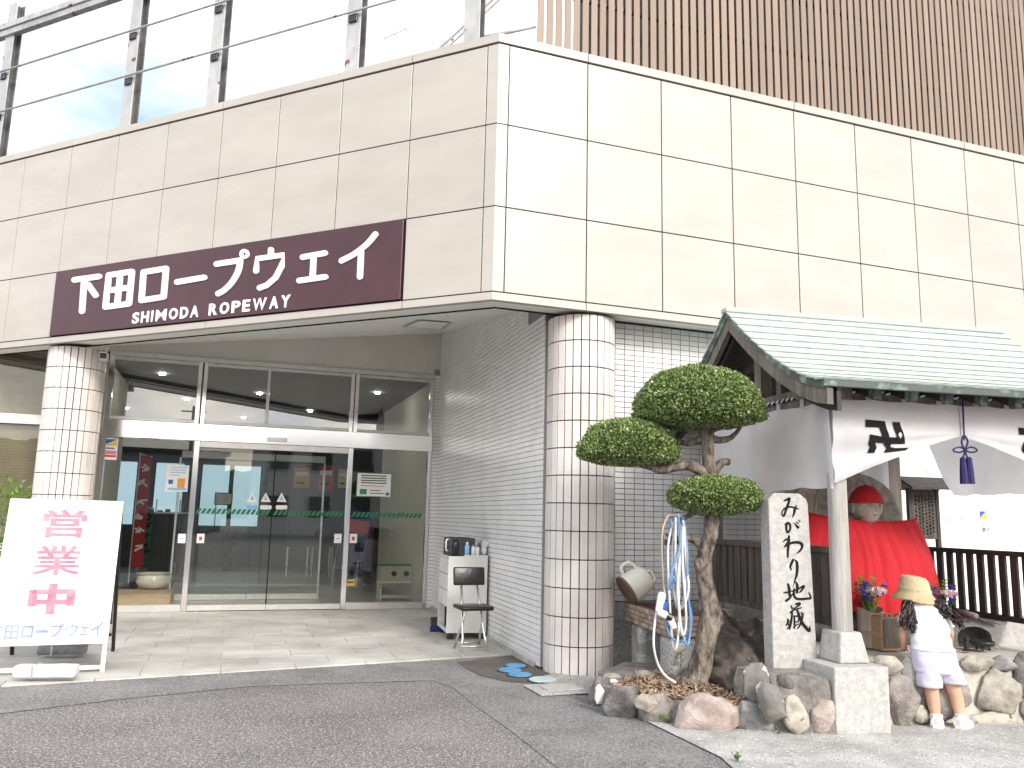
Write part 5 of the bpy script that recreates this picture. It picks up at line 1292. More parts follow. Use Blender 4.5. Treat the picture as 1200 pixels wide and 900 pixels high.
# roof: half profile, distance from the ridge -> height
zr_, ze_ = zridge, zeave
half_ = DV/2+.40
def prof(t):   # t 0..1 from ridge to eave, concave sweep
    return zr_-(zr_-ze_)*(1-(1-t)**1.45)
ov = .33; ovr = .46
NC = 13
for sd in (-1, 1):
    for i in range(NC):
        t0, t1_ = i/NC, (i+1)/NC
        v0, v1 = DV/2+sd*half_*t0, DV/2+sd*half_*t1_; z0, z1 = prof(t0), prof(t1_)
        mb = MB(); P = [B3(-ov, v0, z0+.004), B3(W_+ovr, v0, z0+.004), B3(W_+ovr, v1+sd*.008, z1+.010), B3(-ov, v1+sd*.008, z1+.010)]
        tp = [mb.b.verts.new(p) for p in P]; bt = [mb.b.verts.new(p-V((0, 0, .012))) for p in P]
        mb.b.faces.new(tp); mb.b.faces.new(bt[::-1]); [mb.b.faces.new((tp[j], bt[j], bt[(j+1) % 4], tp[(j+1) % 4])) for j in range(4)]
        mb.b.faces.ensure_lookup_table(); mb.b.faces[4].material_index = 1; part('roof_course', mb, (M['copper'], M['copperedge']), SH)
    # deck boards, barge board, verge edging, eave edge
    mb = MB()
    for i in range(NC):
        t0, t1_ = i/NC, (i+1)/NC; v0, v1 = DV/2+sd*half_*t0*.985, DV/2+sd*half_*t1_*.985; z0, z1 = prof(t0)-.02, prof(t1_)-.02
        P = [B3(-ov+.02, v0, z0), B3(W_+ovr-.02, v0, z0), B3(W_+ovr-.02, v1, z1), B3(-ov+.02, v1, z1)]
        mb.poly(P); mb.poly([p-V((0, 0, .02)) for p in P])
    part('roof_deck', mb, M['dkwood'], SH)
    for s, so_ in ((-ov+.03, -1), (W_+ovr-.07, 1)):
        for nm, dz0, dz1, wd, off_, m in (('barge_board', .045, .15, .045, 0, 'wood'), ('inner_barge', .06, .19, .03, .07, 'dkwood'), ('verge_edge', -.016, .044, .04, -.012, 'coppercap')):
            mb = MB(); n = 12
            s_a = s+(off_ if so_ < 0 else -off_); s_b = s_a+wd
            rows = []
            for i in range(n+1):
                t = i/n; v = DV/2+sd*half_*t*.99; z = prof(t)-.012
                rows.append([mb.b.verts.new(B3(a, v, z-q)) for a, q in ((s_a, dz0), (s_b, dz0), (s_b, dz1), (s_a, dz1))])
            for a, b in zip(rows, rows[1:]):
                for j in range(4): mb.b.faces.new((a[j], a[(j+1) % 4], b[(j+1) % 4], b[j]))
            mb.b.faces.new(rows[0]); mb.b.faces.new(rows[-1][::-1])
            part(nm, mb, M[m], SH)
    ve = DV/2+sd*half_
    mb = MB(); a, b = B3(-ov, ve-sd*.01, ze_-.022), B3(W_+ovr, ve-sd*.01, ze_-.022); mb.bar(a, b, .03, .05, bev=.003); part('eave_edge', mb, M['coppercap'], SH)
    # rafters with copper end caps
    q = -.14
    while q < W_+.3:
        mb = MB(); mb.bar(B3(q, DV/2+sd*half_*.70, prof(.70)-.085), B3(q, ve-sd*.16, prof(.88)-.085), .05, .06); r = part('rafter', mb, M['dkwood'], SH)
        mb = MB(); mb.bar(B3(q, ve-sd*.159, prof(.88)-.085), B3(q, ve-sd*.10, prof(.92)-.082), .056, .072); part('rafter_cap', mb, M['coppercap'], r)
        q += .275
mb = MB(); mb.box(FB.M(), -ov-.01, W_+ovr+.01, DV/2-.05, DV/2+.05, zr_-.02, zr_+.022, .012, 2); part('ridge_cap', mb, M['copper'], SH)
mb = MB(); mb.box(FB.M(), -ov+.09, W_+ovr-.09, DV/2-.05, DV/2+.05, zr_-.17, zr_-.07, .004); part('ridge_beam', mb, M['dkwood'], SH)
# ---- curtains, rope, tassel
ztie_c = FB.off(.08).px(1127, 512)[1]
smid = W_/2
def cd(s, z, side=1):   # fold depth of the front cloth
    x = abs(s-smid); down = max(0, min(1, (zct-z)/(zct-zcb)))
    rad = atan2(max(.0, (ztie_c+.02)-z), x+.02)
    return .10+.018*sin(s*7+z*3)*down+.010*sin(s*19+z*11+2*sin(z*9))*down+.020*sin(rad*26)*down*min(1, x*3)+.02*down*exp(-((x-.2)/.25)**2)
def bot(x):              # bottom edge, x = distance from the centre
    t = min(1, x/(smid+.06)); return ztie_c-(ztie_c-zcb)*(t**1.0*.72+.28*t*t)
def top(s): return zct-.012*abs(sin((s+.07)/.305*pi))
CU_ = thing('white_curtain', FB.p(smid, .08, zcb), 'white festival curtain with black manji drawn up across the shrine front', 'curtain')
for a, b in ((-.075, smid-.002), (smid+.002, W_+.075)):
    mb = MB(); mb.grid(44, 26, lambda u, v: (lambda s: (lambda z: FB.p(s, cd(s, z), z))(top(s)+(bot(abs(s-smid))-top(s))*v))(a+(b-a)*u)); part('panel', mb, M['cloth'], CU_, smooth=True)
q5 = lambda x, y: (1000+x/15, 480+y/15)
man = [[(180, 178), (510, 212), (535, 330), (415, 322), (180, 310)], [(415, 322), (535, 330), (575, 495), (452, 482)], [(240, 440), (452, 482), (575, 495), (700, 497), (870, 608), (620, 610), (490, 592), (345, 585), (230, 580)], [(640, 225), (775, 225), (870, 608), (700, 497)],
       [(230, 580), (345, 585), (390, 670), (340, 765), (225, 765), (270, 660), (230, 612)], [(490, 592), (620, 610), (612, 662), (680, 682), (920, 676), (845, 722), (485, 765), (545, 680)]]
Fc = FB.off(.085)
sh = Fc.px(1191, 505)[0]-Fc.px(1012, 495)[0]
for dx in (0, sh):
    mb = MB()
    for kk, pl in enumerate(man):
        Q = []
        for i in range(len(pl)):
            a, b = pl[i], pl[(i+1) % len(pl)]
            for t in (0, .25, .5, .75): Q.append((a[0]+(b[0]-a[0])*t, a[1]+(b[1]-a[1])*t))
        P = []
        for x, y in Q:
            s, z = Fc.px(*q5(x, y)); P.append((s+dx, z))
        f = mb.b.faces.new([mb.b.verts.new(FB.p(s, cd(s-(dx if dx else 0), z)+.006, z)) if False else mb.b.verts.new(FB.p(s, cd(s, z)+.006+kk*.0004, z)) for s, z in P])
    bmesh.ops.triangulate(mb.b, faces=mb.b.faces[:])
    part('manji_print', mb, M['ink'], CU_)
def side_cd(v, z): return .020*sin(v*6)+.022*sin(v*11+z*5)*max(0, (zct-z)/(zct-zcb))
def side_curtain(s, label, sg, fn_bot, v0=-.075, v1=DV):
    t = thing('side_curtain', B3(s, DV/2, zcb), label, 'curtain')
    mb = MB(); mb.grid(30, 14, lambda u, w: (lambda v: (lambda z: B3(s+sg*.08+side_cd(v, z), v, z))(zct-.012*abs(sin(v/.3*pi))+(fn_bot(v)-zct)*w))(v0+(v1-v0)*u)); part('panel', mb, M['cloth'], t, smooth=True)
    for i in range(7):
        v = v0+(v1-v0)*(i+.05)/6.1; mb = MB(); mb.box(FB.M(s+sg*.08, -v), -.006, .006, -.02, .02, zct-.03, zct+.055, .003); part('tab', mb, M['cloth'], t)
side_curtain(0, 'white side curtain hanging behind the clipped tree on the left of the shrine', -1, lambda v: zcb-.03+.012*sin(v*5))
side_curtain(W_, 'white side curtain on the right of the shrine with slanting inner edge', 1, lambda v: zcb-.0+(max(0, (v-1.22)/.25))*.45 if v < 1.5 else zcb+.45, v0=-.075, v1=1.47)
tbk = thing('side_curtain', B3(W_-.2, DV, zcb), 'short gathered piece of white curtain beside the back shrine post', 'curtain')
mb = MB(); mb.grid(10, 8, lambda u, w: B3(W_-.55+.47*u, DV-.1+.015*sin(u*14), zct+(zcb+.02+.20*(1-u)-zct)*w)); part('panel', mb, M['cloth'], tbk, smooth=True)
for i in range(8):
    s = -.06+(W_+.12)*i/7; s = s+.02 if i == 4 else s
    mb = MB(); mb.box(FB.M(s, .08), -.02, .02, -.006, .006, zct-.04, zct+.055, .003); part('tab', mb, M['cloth'], CU_)
rope = thing('twisted_rope', FB.p(smid, .08, zct+.05), 'twisted white and purple rope along the top of the front curtain', 'rope')
for ph, m in ((0, 'white'), (pi, 'purple')):
    pts = []; N_ = 300
    for i in range(N_+1):
        s = -.09+(W_+.18)*i/N_; a = i*.62+ph; pts.append(FB.p(s, .08+.0075*cos(a), zct+.055+.0075*sin(a)))
    mb = MB(); mb.tube(pts, .0085, 5); part('strand', mb, M[m], rope, smooth=True)
rope2 = thing('twisted_rope', B3(-.08, DV/2, zct+.05), 'twisted white and purple rope along the top of the left side curtain', 'rope')
for ph, m in ((0, 'white'), (pi, 'purple')):
    pts = []; N_ = 240
    for i in range(N_+1):
        v = -.08+DV*i/N_; a = i*.7+ph; pts.append(B3(-.08+.0075*cos(a), v, zct+.055+.0075*sin(a)))
    mb = MB(); mb.tube(pts, .0085, 5); part('strand', mb, M[m], rope2, smooth=True)
ts = thing('purple_tassel', FB.p(smid, .12, zcb), 'purple cord with a bow and tassel hanging at the curtain centre', 'tassel')
ft = FB.off(.125); T_ = lambda x, y: (lambda q: FB.p(q[0], .125, q[1]))(ft.px(x, y))
mb = MB(); mb.tube([T_(1128, 467), T_(1129, 490), T_(1130, 516)], .006, 6); part('cord', mb, M['purple'], ts)
mb = MB(); mb.tube(smooth_path([T_(1131, 527), T_(1127, 520), T_(1128, 512), T_(1131, 511), T_(1134, 518), T_(1131, 527)], 5), .006, 6); part('loop', mb, M['purple'], ts, smooth=True)
for sg in (-1, 1):
    mb = MB(); mb.tube(smooth_path([T_(1131, 527.5), T_(1131+sg*6, 524), T_(1131+sg*13, 526), T_(1131+sg*13, 529), T_(1131+sg*6, 530), T_(1131, 527.5)], 5), .006, 6); part('bow_loop', mb, M['purple'], ts, smooth=True)
    mb = MB(); mb.tube([T_(1131, 528), T_(1131+sg*2.5, 537)], .006, 6); part('tail', mb, M['purple'], ts)
mb = MB(); mb.ball(T_(1131, 527.5), .014, .014, .014, 2); part('knot', mb, M['purple'], ts, smooth=True)
for x in (1128.2, 1135.5):
    mb = MB(); c = T_(x, 537); z0 = T_(x+.5, 567).z
    mb.lathe([(.006, c.z+.01), (.017, c.z), (.019, c.z-.03), (.023, (c.z+z0)/2), (.026, z0)], mtx((c.x, c.y, 0)), 18, wob=lambda j, z: .10*(j % 2)); part('fringe', mb, M['purple'], ts)

# ------------------------------------------------------------------ statue
vS = 1.05
FS_ = FB.off(-vS+.2); sS = FS_.px(1023, 650)[0]
def ST(s, d, z): return FB.p(sS+s, -vS+d, z)
statue = thing('jizo_statue', ST(0, 0, zp), 'carved stone jizo statue with a halo slab under the shrine roof', 'statue')
zch = FS_.px(1019, 614)[1]; zcap = FS_.px(1019, 588)[1]; ztp = FS_.px(1019, 569)[1]; zca0 = FS_.px(1040, 712)[1]; zca1 = FS_.px(1024, 612)[1]
mb = MB(); out = []
for i in range(25):
    a = pi*i/24; out.append((.51*cos(a)*(1+.0*sin(a)), zca1+.02+.40*sin(a)**.8))
out = [(.56, zp+.1)]+out+[(-.56, zp+.1)]
mb.prism(out, FB.M(sS, -vS-.12), 0, .2, .02)
bmesh.ops.triangulate(mb.b, faces=[f for f in mb.b.faces if len(f.verts) > 4]); part('halo_slab', mb, M['statue'], statue, label='rough grey halo slab behind the head')
mb = MB(); mb.tube([ST(.30*cos(2*pi*i/40), -.115, (zch+zcap)/2+.02+.30*sin(2*pi*i/40)) for i in range(40)], .010, 6, closed=True); part('halo_ring', mb, M['statue'], statue, smooth=True)
mb = MB(); mb.ball(ST(0, .02, zca0+.30), .34, .20, .44, 3, .05, 2, seed=2); part('body', mb, M['statue'], statue, smooth=True)
mb = MB(); mb.ball(ST(0, .0, zp+.12), .60, .40, .20, 3, .10, 2, seed=5); part('rock_base', mb, M['stone_dark'], statue, smooth=True)
hs = FS_.px(1019, 600)[0]-sS; HC = ST(hs, .16, (zch+ztp)/2-.005); hr = (ztp-zch)/2
def headpt(u, v):
    th = (u-.5)*2*pi; ph = (v-.5)*pi; x = sin(th)*cos(ph); y = cos(th)*cos(ph); z = sin(ph)
    w = 1-.10*max(0, -z)**2+.04*exp(-((z+.25)/.25)**2)
    r = V((x*.118*w, y*.125, z*hr))
    if y > 0:
        fx, fz = x, z
        r.y += .026*exp(-(fx/.10)**2)*max(0, min(1, (.28-fz)/.42))*(1 if fz > -.2 else max(0, 1-(-.2-fz)/.06))      # nose
        r.y -= .012*(exp(-((fx-.36)/.2)**2)+exp(-((fx+.36)/.2)**2))*exp(-((fz-.10)/.13)**2)    # eye sockets
        r.y += .010*(exp(-((fx-.36)/.17)**2)+exp(-((fx+.36)/.17)**2))*exp(-((fz-.04)/.09)**2)   # lids
        r.y += .012*exp(-(fx/.22)**2)*exp(-((fz+.47)/.07)**2)-.007*exp(-(fx/.25)**2)*exp(-((fz+.50)/.025)**2)   # lips
        r.y += .012*exp(-(fx/.25)**2)*exp(-((fz+.78)/.14)**2)                                    # chin
        r.y += .006*(exp(-((fx-.5)/.2)**2)+exp(-((fx+.5)/.2)**2))*exp(-((fz+.30)/.2)**2)         # cheeks
    return HC+FB.u*r.x+FB.n*r.y+V((0, 0, r.z))
mb = MB(); mb.grid(64, 48, headpt); bmesh.ops.remove_doubles(mb.b, verts=mb.b.verts, dist=.0005); head = part('head', mb, M['statue'], statue, smooth=True)
for sg in (-1, 1):
    mb = MB(); mb.ball(HC+FB.u*sg*.118+V((0, 0, -.01))-FB.n*.01, .014, .03, .060, 2); part('ear', mb, M['statue'], head, smooth=True)
    def fp(x, z, e=.002):
        th = math.asin(x/max(.2, sqrt(1-z*z))); u = th/(2*pi)+.5; v = math.asin(z)/pi+.5; return headpt(u, v)+FB.n*e
    mb = MB(); mb.tube([fp(sg*(.18+.36*t), -.0-.05*sin(t*pi)) for t in [i/8 for i in range(9)]], [.0015+.002*sin(i/8*pi) for i in range(9)], 5); part('eyelid', mb, M['stone_dark'], head, smooth=True)
    mb = MB(); mb.tube([fp(sg*(.10+.48*t), .20+.09*sin(t*pi*.8)) for t in [i/8 for i in range(9)]], [.0015+.0025*sin(i/8*pi) for i in range(9)], 5); part('brow', mb, M['stone_dark'], head, smooth=True)
mb = MB(); mb.tube([fp(-.2+.4*t, -.50-.035*cos((t-.5)*pi)) for t in [i/8 for i in range(9)]], [.001+.002*sin(i/8*pi) for i in range(9)], 5); part('mouth', mb, M['stone_dark'], head, smooth=True)
mb = MB(); mb.ball(fp(0, .33, -.001), .006, .004, .006, 2); part('forehead_mark', mb, M['statue'], head, smooth=True)
# red cap and cape are things resting on the statue
cap = thing('knitted_hat', V((HC.x, HC.y, zcap)), 'red knitted hat on the head of the stone statue', 'hat')
kk = (zcap-HC.z)/hr
def capf(u, v):
    z = (kk-.06)+(1.03-kk+.06)*sin(v*pi/2); r = sqrt(max(0, 1-min(1, z)**2)); r = max(r, 0) if v < 1 else 0; th = u*2*pi
    rr_ = 1.06+.02*noise.noise(V((sin(th)*3, cos(th)*3, z*4)))
    return HC+FB.u*sin(th)*.122*r*rr_+FB.n*cos(th)*.130*r*rr_+V((0, 0, z*hr+.012*v))
mb = MB(); mb.grid(40, 14, capf); bmesh.ops.remove_doubles(mb.b, verts=mb.b.verts, dist=.0008); part('dome', mb, M['red'], cap, smooth=True)
mb = MB(); mb.tube([HC+FB.u*sin(t)*.128*sqrt(1-kk*kk)*1.02+FB.n*cos(t)*.137*sqrt(1-kk*kk)*1.02+V((0, 0, kk*hr-.004)) for t in [2*pi*i/40 for i in range(40)]], .008, 6, closed=True); part('band', mb, M['red'], cap, smooth=True)
cape = thing('red_cape', ST(0, .2, zca0), 'wide pleated red cape draped over the stone statue', 'cape')
aT, aB = .53, .68
def capef(u, v):
    x = (u-.5)*2; a = aT+(aB-aT)*v**.8
    zt_ = zca1+.065*abs(x)**2.2*(1 if x < 0 else .55); zb_ = zca0-.04*(1-abs(x))+.05*abs(x)**4+.012*sin(x*23)
    z = zt_+(zb_-zt_)*v
    bl = (.17+.17*sin(min(1, v*1.3)*pi/2))*sqrt(max(0, 1-abs(x)**2.6))
    pl = (.010+.024*v)*(abs(sin(x*17+.7*sin(v*2+x*4)+2.2*noise.noise(V((x*3, v*1.2, 1)))))**.6-.5)*(1-.3*abs(x))+.010*noise.noise(V((x*8, v*3, 4)))
    return ST(x*a, .03+bl+pl, z)
mb = MB(); mb.grid(120, 30, capef); part('cloth', mb, M['red'], cape, smooth=True)
mb = MB(); mb.tube([capef(i/60, 0)+V((0, 0, .004))+FB.n*.003 for i in range(61)], .008, 6); part('hem', mb, M['red'], cape, smooth=True)
# dark boulder below the left fence
bd_ = thing('dark_boulder', B3(-.25, 1.0, 0), 'large dark rugged boulder under the left shrine fence', 'boulder')
mb = MB(); mb.ball(B3(-.30, .98, .17), .36, .82, .36, 5, .30, 2.2, seed=9)
for v in mb.b.verts: v.co += V((noise.noise(v.co*14), noise.noise(v.co*14+V((3, 0, 0))), noise.noise(v.co*14+V((0, 3, 0)))))*.035
part('rock', mb, M['darkrock'], bd_, smooth=True)
# ------------------------------------------------------------------ fences
def fence(s, F, vs, zt0, zb0, label, m, slw, rail, v_a, v_b):
    t = thing('wooden_fence', B3(s, (v_a+v_b)/2, zb0), label, 'fence')
    for z in (zt0, zb0):
        mb = MB(); mb.box(F.M(), v_a, v_b, -.03, .03, z-rail, z, .003); part('rail', mb, M[m], t)
    me = MB(); me.box(mtx(), -slw/2, slw/2, -.012, .012, 0, zt0-rail-zb0-.001, .002); sm_ = me.mesh('slat'); sm_.materials.append(M[m])
    for v in vs: inst('slat', sm_, F.M(v, 0, zb0+.0005), t)
    return t
FXL = Frame(B3(-.0, 0, 0), -FB.n, -FB.u)     # left side, s = depth into the pavilion
zft_, zfb_ = FXL.px(875, 634)[1], FXL.px(875, 704)[1]
print('left fence z', zft_, zfb_, FXL.px(848, 630), FXL.px(973, 645), FXL.px(848, 696), FXL.px(902, 712))
vv = [.14+.118*i for i in range(15)]
fence(0, FXL, vv, zft_, zfb_, 'weathered brown slat fence on the left side of the shrine', 'brwood', .095, .045, .07, DV-.07)
FXR = Frame(B3(W_, 0, 0), -FB.n, -FB.u)
print('right fence', FXR.px(1100, 639), FXR.px(1198, 649), FXR.px(1106, 707), FXR.px(1198, 728))
zrt, zrb = FXR.px(1150, 644)[1], FXR.px(1150, 717)[1]
vv = [-.2+.115*i for i in range(18)]
fence(W_, FXR, vv, zrt, zrb, 'dark brown slat fence on the right side of the shrine before the white doors', 'dkwood', .065, .04, -.3, DV-.07)
# ------------------------------------------------------------------ white doors behind the shrine
M['whitedoor'] = pm('white_steel_door', (.80, .80, .80), (.83, .83, .83), 2, 3, .4, speck=[(1.7, .735, (.62, .42, .2))])
sdv = FT.px(1143, 600)[0]
for a, b in ((3.36, sdv-.004), (sdv+.004, sdv+.95), (sdv+.958, sdv+3.2)):
    mb = MB(); mb.box(FT.M(), a, b, -.012, .03, .02, 3.11, .003); w_ = part('white_door', mb, M['whitedoor'], B)
    if a > sdv and a < sdv+.1:
        s, z = FT.px(1152, 619); mb = MB(); mb.lathe([(.03, 0), (.03, .008), (.012, .012), (.012, .03), (.026, .036), (.026, .05), (.01, .056)], FT.M(s, .013, z) @ Matrix.Rotation(pi/2, 4, 'X'), 16); part('door_knob', mb, M['chrome'], w_)
for x, y in ((1085, 553), (1104, 553), (1108, 609), (1125, 608)):
    s, z = FT.px(x, y); mb = MB(); mb.ball(FT.p(s, .012, z), .013, .004, .017, 2, .2, 2, seed=x); part('rust_spot', mb, M['orange'], B)
t = on_glass('sticker', 1146.5, 599, 1155, 608, 'blue and yellow square sticker on the white door above its knob', 'sticker', M['yellow'], F=FT, d=.0135)
(s0, z1), (s1, z0) = FT.px(1146.5, 599), FT.px(1155, 608)
mb = MB(); mb.poly([FT.p(a, .0165, z) for a, z in ((s0, z0+.01), (s0, z1), (s1-.005, z1))]); part('print', mb, M['blue'], t)
# small roofed notice board behind the statue
nbF = FB.off(-DV-.18)
nb = thing('roofed_notice_board', FB.p(nbF.px(1088, 600)[0], -DV-.18, zp), 'small roofed wooden notice board with ink columns behind the statue', 'notice board')
(a0, zz1), (a1, zz0) = nbF.px(1068, 574), nbF.px(1099, 632)
mb = MB(); mb.box(nbF.M(), a0, a1, 0, .03, zz0, zz1, .003); part('board', mb, M['brwood'], nb)
for a in (a0-.02, a1+.02):
    mb = MB(); mb.box(nbF.M(), a-.02, a+.02, -.005, .04, zp, zz1+.02, .003); part('post', mb, M['dkwood'], nb)
rA, rB = nbF.off(.12).px(1050, 558), nbF.off(.12).px(1113, 579)
mid = ((a0+a1)/2)
for dn_, nm in ((.22, 'roof_board'), (-.16, 'roof_board')):
    P0, P1 = nbF.p(a0-.16, .0, zz1+.13), nbF.p(a1+.17, .0, zz1+.13); Q0, Q1 = nbF.p(a0-.16, dn_, zz1+.02), nbF.p(a1+.17, dn_, zz1+.02)
    mb = MB(); tp = [mb.b.verts.new(p) for p in (P0, P1, Q1, Q0)]; bt = [mb.b.verts.new(p-V((0, 0, .02))) for p in (P0, P1, Q1, Q0)]
    mb.b.faces.new(tp); mb.b.faces.new(bt[::-1]); [mb.b.faces.new((tp[j], bt[j], bt[(j+1) % 4], tp[(j+1) % 4])) for j in range(4)]
    part(nm, mb, M['dkwood'], nb)
rr = random.Random(5); mb = MB(); kx = 0
for c in range(6):
    z = zz1-.05
    while z > zz0+.06:
        x = a0+.04+(a1-a0-.08)*c/5; h = rr.uniform(.012, .03); mb.box(nbF.M(), x-.009, x+.009, -.002-kx*.00001, -.0005, z-h, z); z -= h+rr.uniform(.008, .016)
part('ink_columns', mb, M['ink'], nb)
# ------------------------------------------------------------------ monument on its mound
MD = 5.72
mf = Frame(D(933, 782, MD), hd(80), V((hd(80).y, -hd(80).x, 0)))
zm0 = D(933, 784, MD).z
mnd = thing('boulder_mound', (mf.O.x, mf.O.y, 0), 'mound of mortared boulders carrying the inscribed stone pillar', 'mound')
pts = [G(868, 850), G(900, 858), G(940, 860), (FBf.px(977, 850)[0])]
pts = [G(864, 846), G(905, 857), G(940, 859), FB.p(s0-.0, .0, 0)]
s_l = FBf.px(979, 820)[0]
pts = [G(866, 846), G(905, 858), FB.p(s_l-.006, .225, 0), FB.p(s_l-.006, -.3, 0), FB.p(s_l-.45, -.25, 0)]
mb = MB(); n = len(pts); c_ = sum([V((p[0], p[1], 0)) for p in pts], V())/n
bt = [mb.b.verts.new((p[0], p[1], 0)) for p in pts]; tp = [mb.b.verts.new((c_+(V((p[0], p[1], 0))-c_)*.90)+V((0, 0, zm0+.005))) for p in pts]
mb.b.faces.new(tp); [mb.b.faces.new((bt[i], bt[(i+1) % n], tp[(i+1) % n], tp[i])) for i in range(n)]
for _ in range(3): bmesh.ops.subdivide_edges(mb.b, edges=mb.b.edges[:], cuts=1, use_grid_fill=True)
bmesh.ops.triangulate(mb.b, faces=mb.b.faces[:])
for v in mb.b.verts:
    q = v.co*6; v.co += V((noise.noise(q), noise.noise(q+V((9, 0, 0))), noise.noise(q+V((0, 9, 0)))*.5))*.022
part('mortar', mb, M['bed_mortar'], mnd)
for i, (x, y, a, b_, m, rot, dd) in enumerate(((886, 798, 14, 20, 'stone_lichen', 10, .10), (904, 822, 14, 25, 'stone_lichen', -22, .0), (927, 801, 19, 13, 'stone_dark', 6, .07), (933, 838, 13, 20, 'stone_pale', -12, .0), (964, 806, 13, 12, 'stone_tan', 0, .07), (966, 840, 14, 20, 'stone_pink', 0, -.0))):
    z_ = 0; s, z = FBf.px(x, y); c = FB.p(s, .20-.10*max(0, z)/.4, z); stone(x, y, a, b_, c.y+dd-.01, m, mnd, 70+i, rot, .62, .12)
mon = thing('inscribed_stone_pillar', (mf.O.x, mf.O.y, zm0), 'tall pale granite pillar with black brush inscription', 'monument')
mp0, mp1 = mf.px(906.5, 783), mf.px(959, 783); mt0, mt1 = mf.px(900, 590), mf.px(947, 590); ztop_ = mf.px(922, 578)[1]
zsh = mf.px(922, 586)[1]
outl = [(mp0[0], zm0-.08), (mp1[0], zm0-.08), (mt1[0], mt1[1]), (mt1[0]-.012, zsh+.01), (mt1[0]-.06, ztop_), (mt0[0]+.05, ztop_), (mt0[0]+.004, zsh)]
mb = MB(); mb.prism(outl, mf.M(), 0, .13, .008); part('shaft', mb, M['granite'], mon)
def w9a(x, y): return (890+x/9, 570+y/9)
def w9b(x, y): return (890+x/9, 660+y/9)
strokes = [[ # mi ga wa ri
  [(258, 152, 10), (300, 135, 22), (318, 130, 18), (300, 190, 20), (278, 250, 18), (258, 310, 16), (240, 300, 12), (240, 262, 10), (275, 228, 14), (330, 216, 14), (405, 238, 12)], [(388, 200, 8), (372, 240, 20), (365, 280, 18), (350, 325, 8)]],
 [[(268, 405, 10), (300, 385, 18), (322, 410, 18), (322, 455, 16), (300, 488, 12)], [(292, 385, 16), (282, 430, 18), (290, 480, 16), (310, 488, 8)], [(365, 385, 6), (405, 432, 22)], [(385, 378, 5), (408, 388, 10)], [(410, 358, 5), (424, 368, 10)]],
 [[(310, 525, 16), (308, 580, 24), (300, 660, 20), (298, 745, 14)], [(248, 585, 6), (280, 560, 16), (305, 570, 14), (275, 625, 14), (262, 640, 6), (330, 600, 18), (400, 590, 22), (445, 610, 24), (445, 650, 18), (420, 685, 14), (388, 710, 4)]],
 [[(355, 775, 18), (335, 815, 20), (325, 850, 16), (335, 880, 10)], [(372, 775, 8), (392, 800, 20), (398, 860, 22), (392, 930, 20), (375, 985, 12), (352, 980+85, 3)]]]
strb = [[ # chi
  [(258, 312, 10), (300, 305, 16), (345, 290, 8)], [(300, 220, 16), (312, 270, 22), (318, 340, 20)], [(282, 395, 20), (320, 365, 16), (350, 320, 6)], [(350, 300, 8), (420, 265, 12), (470, 240, 16), (440, 290, 14), (420, 310, 8)], [(385, 200, 12), (398, 240, 22), (395, 310, 18)], [(365, 270, 12), (362, 330, 18), (385, 370, 18), (440, 378, 18), (510, 372, 18), (540, 365, 14), (520, 310, 8)]],
 [ # zo
  [(330, 450, 10), (345, 475, 16)], [(385, 430, 16), (425, 425, 20), (405, 450, 14), (360, 480, 8)], [(325, 520, 14), (370, 490, 12), (440, 470, 10)], [(345, 500, 14), (338, 580, 16), (325, 650, 18), (318, 700, 8)], [(365, 555, 12), (368, 620, 14), (366, 685, 12)], [(370, 560, 10), (410, 560, 12), (412, 600, 10)], [(375, 620, 8), (410, 615, 10)], [(375, 660, 8), (405, 640, 8)], [(400, 500, 16), (420, 560, 20), (450, 630, 22), (490, 680, 24), (525, 712, 20), (530, 665, 6)], [(455, 545, 14), (440, 610, 14), (420, 660, 12), (398, 690, 6)], [(440, 520, 8), (456, 535, 14)], [(298, 590, 12), (300, 620, 14), (280, 655, 6)], [(300, 640, 8), (318, 665, 12), (290, 690, 8)]]]
mff = mf.off(.0)
def mon3(x, y, d): s, z = mff.px(x, y); return mf.p(s, d, z)
for grp, cv_ in ((strokes, w9a), (strb, w9b)):
    for ch in grp:
        mb = MB()
        for kq, st in enumerate(ch):
            p = smooth_path(st, 5); stroke(mb, [cv_(q.x, q.y) for q in p], [max(3, q.z)/9*1.4 for q in p], mon3, .0012, kq)
        part('character', mb, M['ink'], mon)
for y in (672, 684, 700):
    mb = MB(); rr = random.Random(y)
    for j in range(3):
        x = 910+rr.uniform(0, 4); stroke(mb, [(x, y+j*1.6), (x+2, y+j*1.6+rr.uniform(-1, 1))], .5, mon3, .0008, j)
    part('small_character', mb, M['alu'], mon)
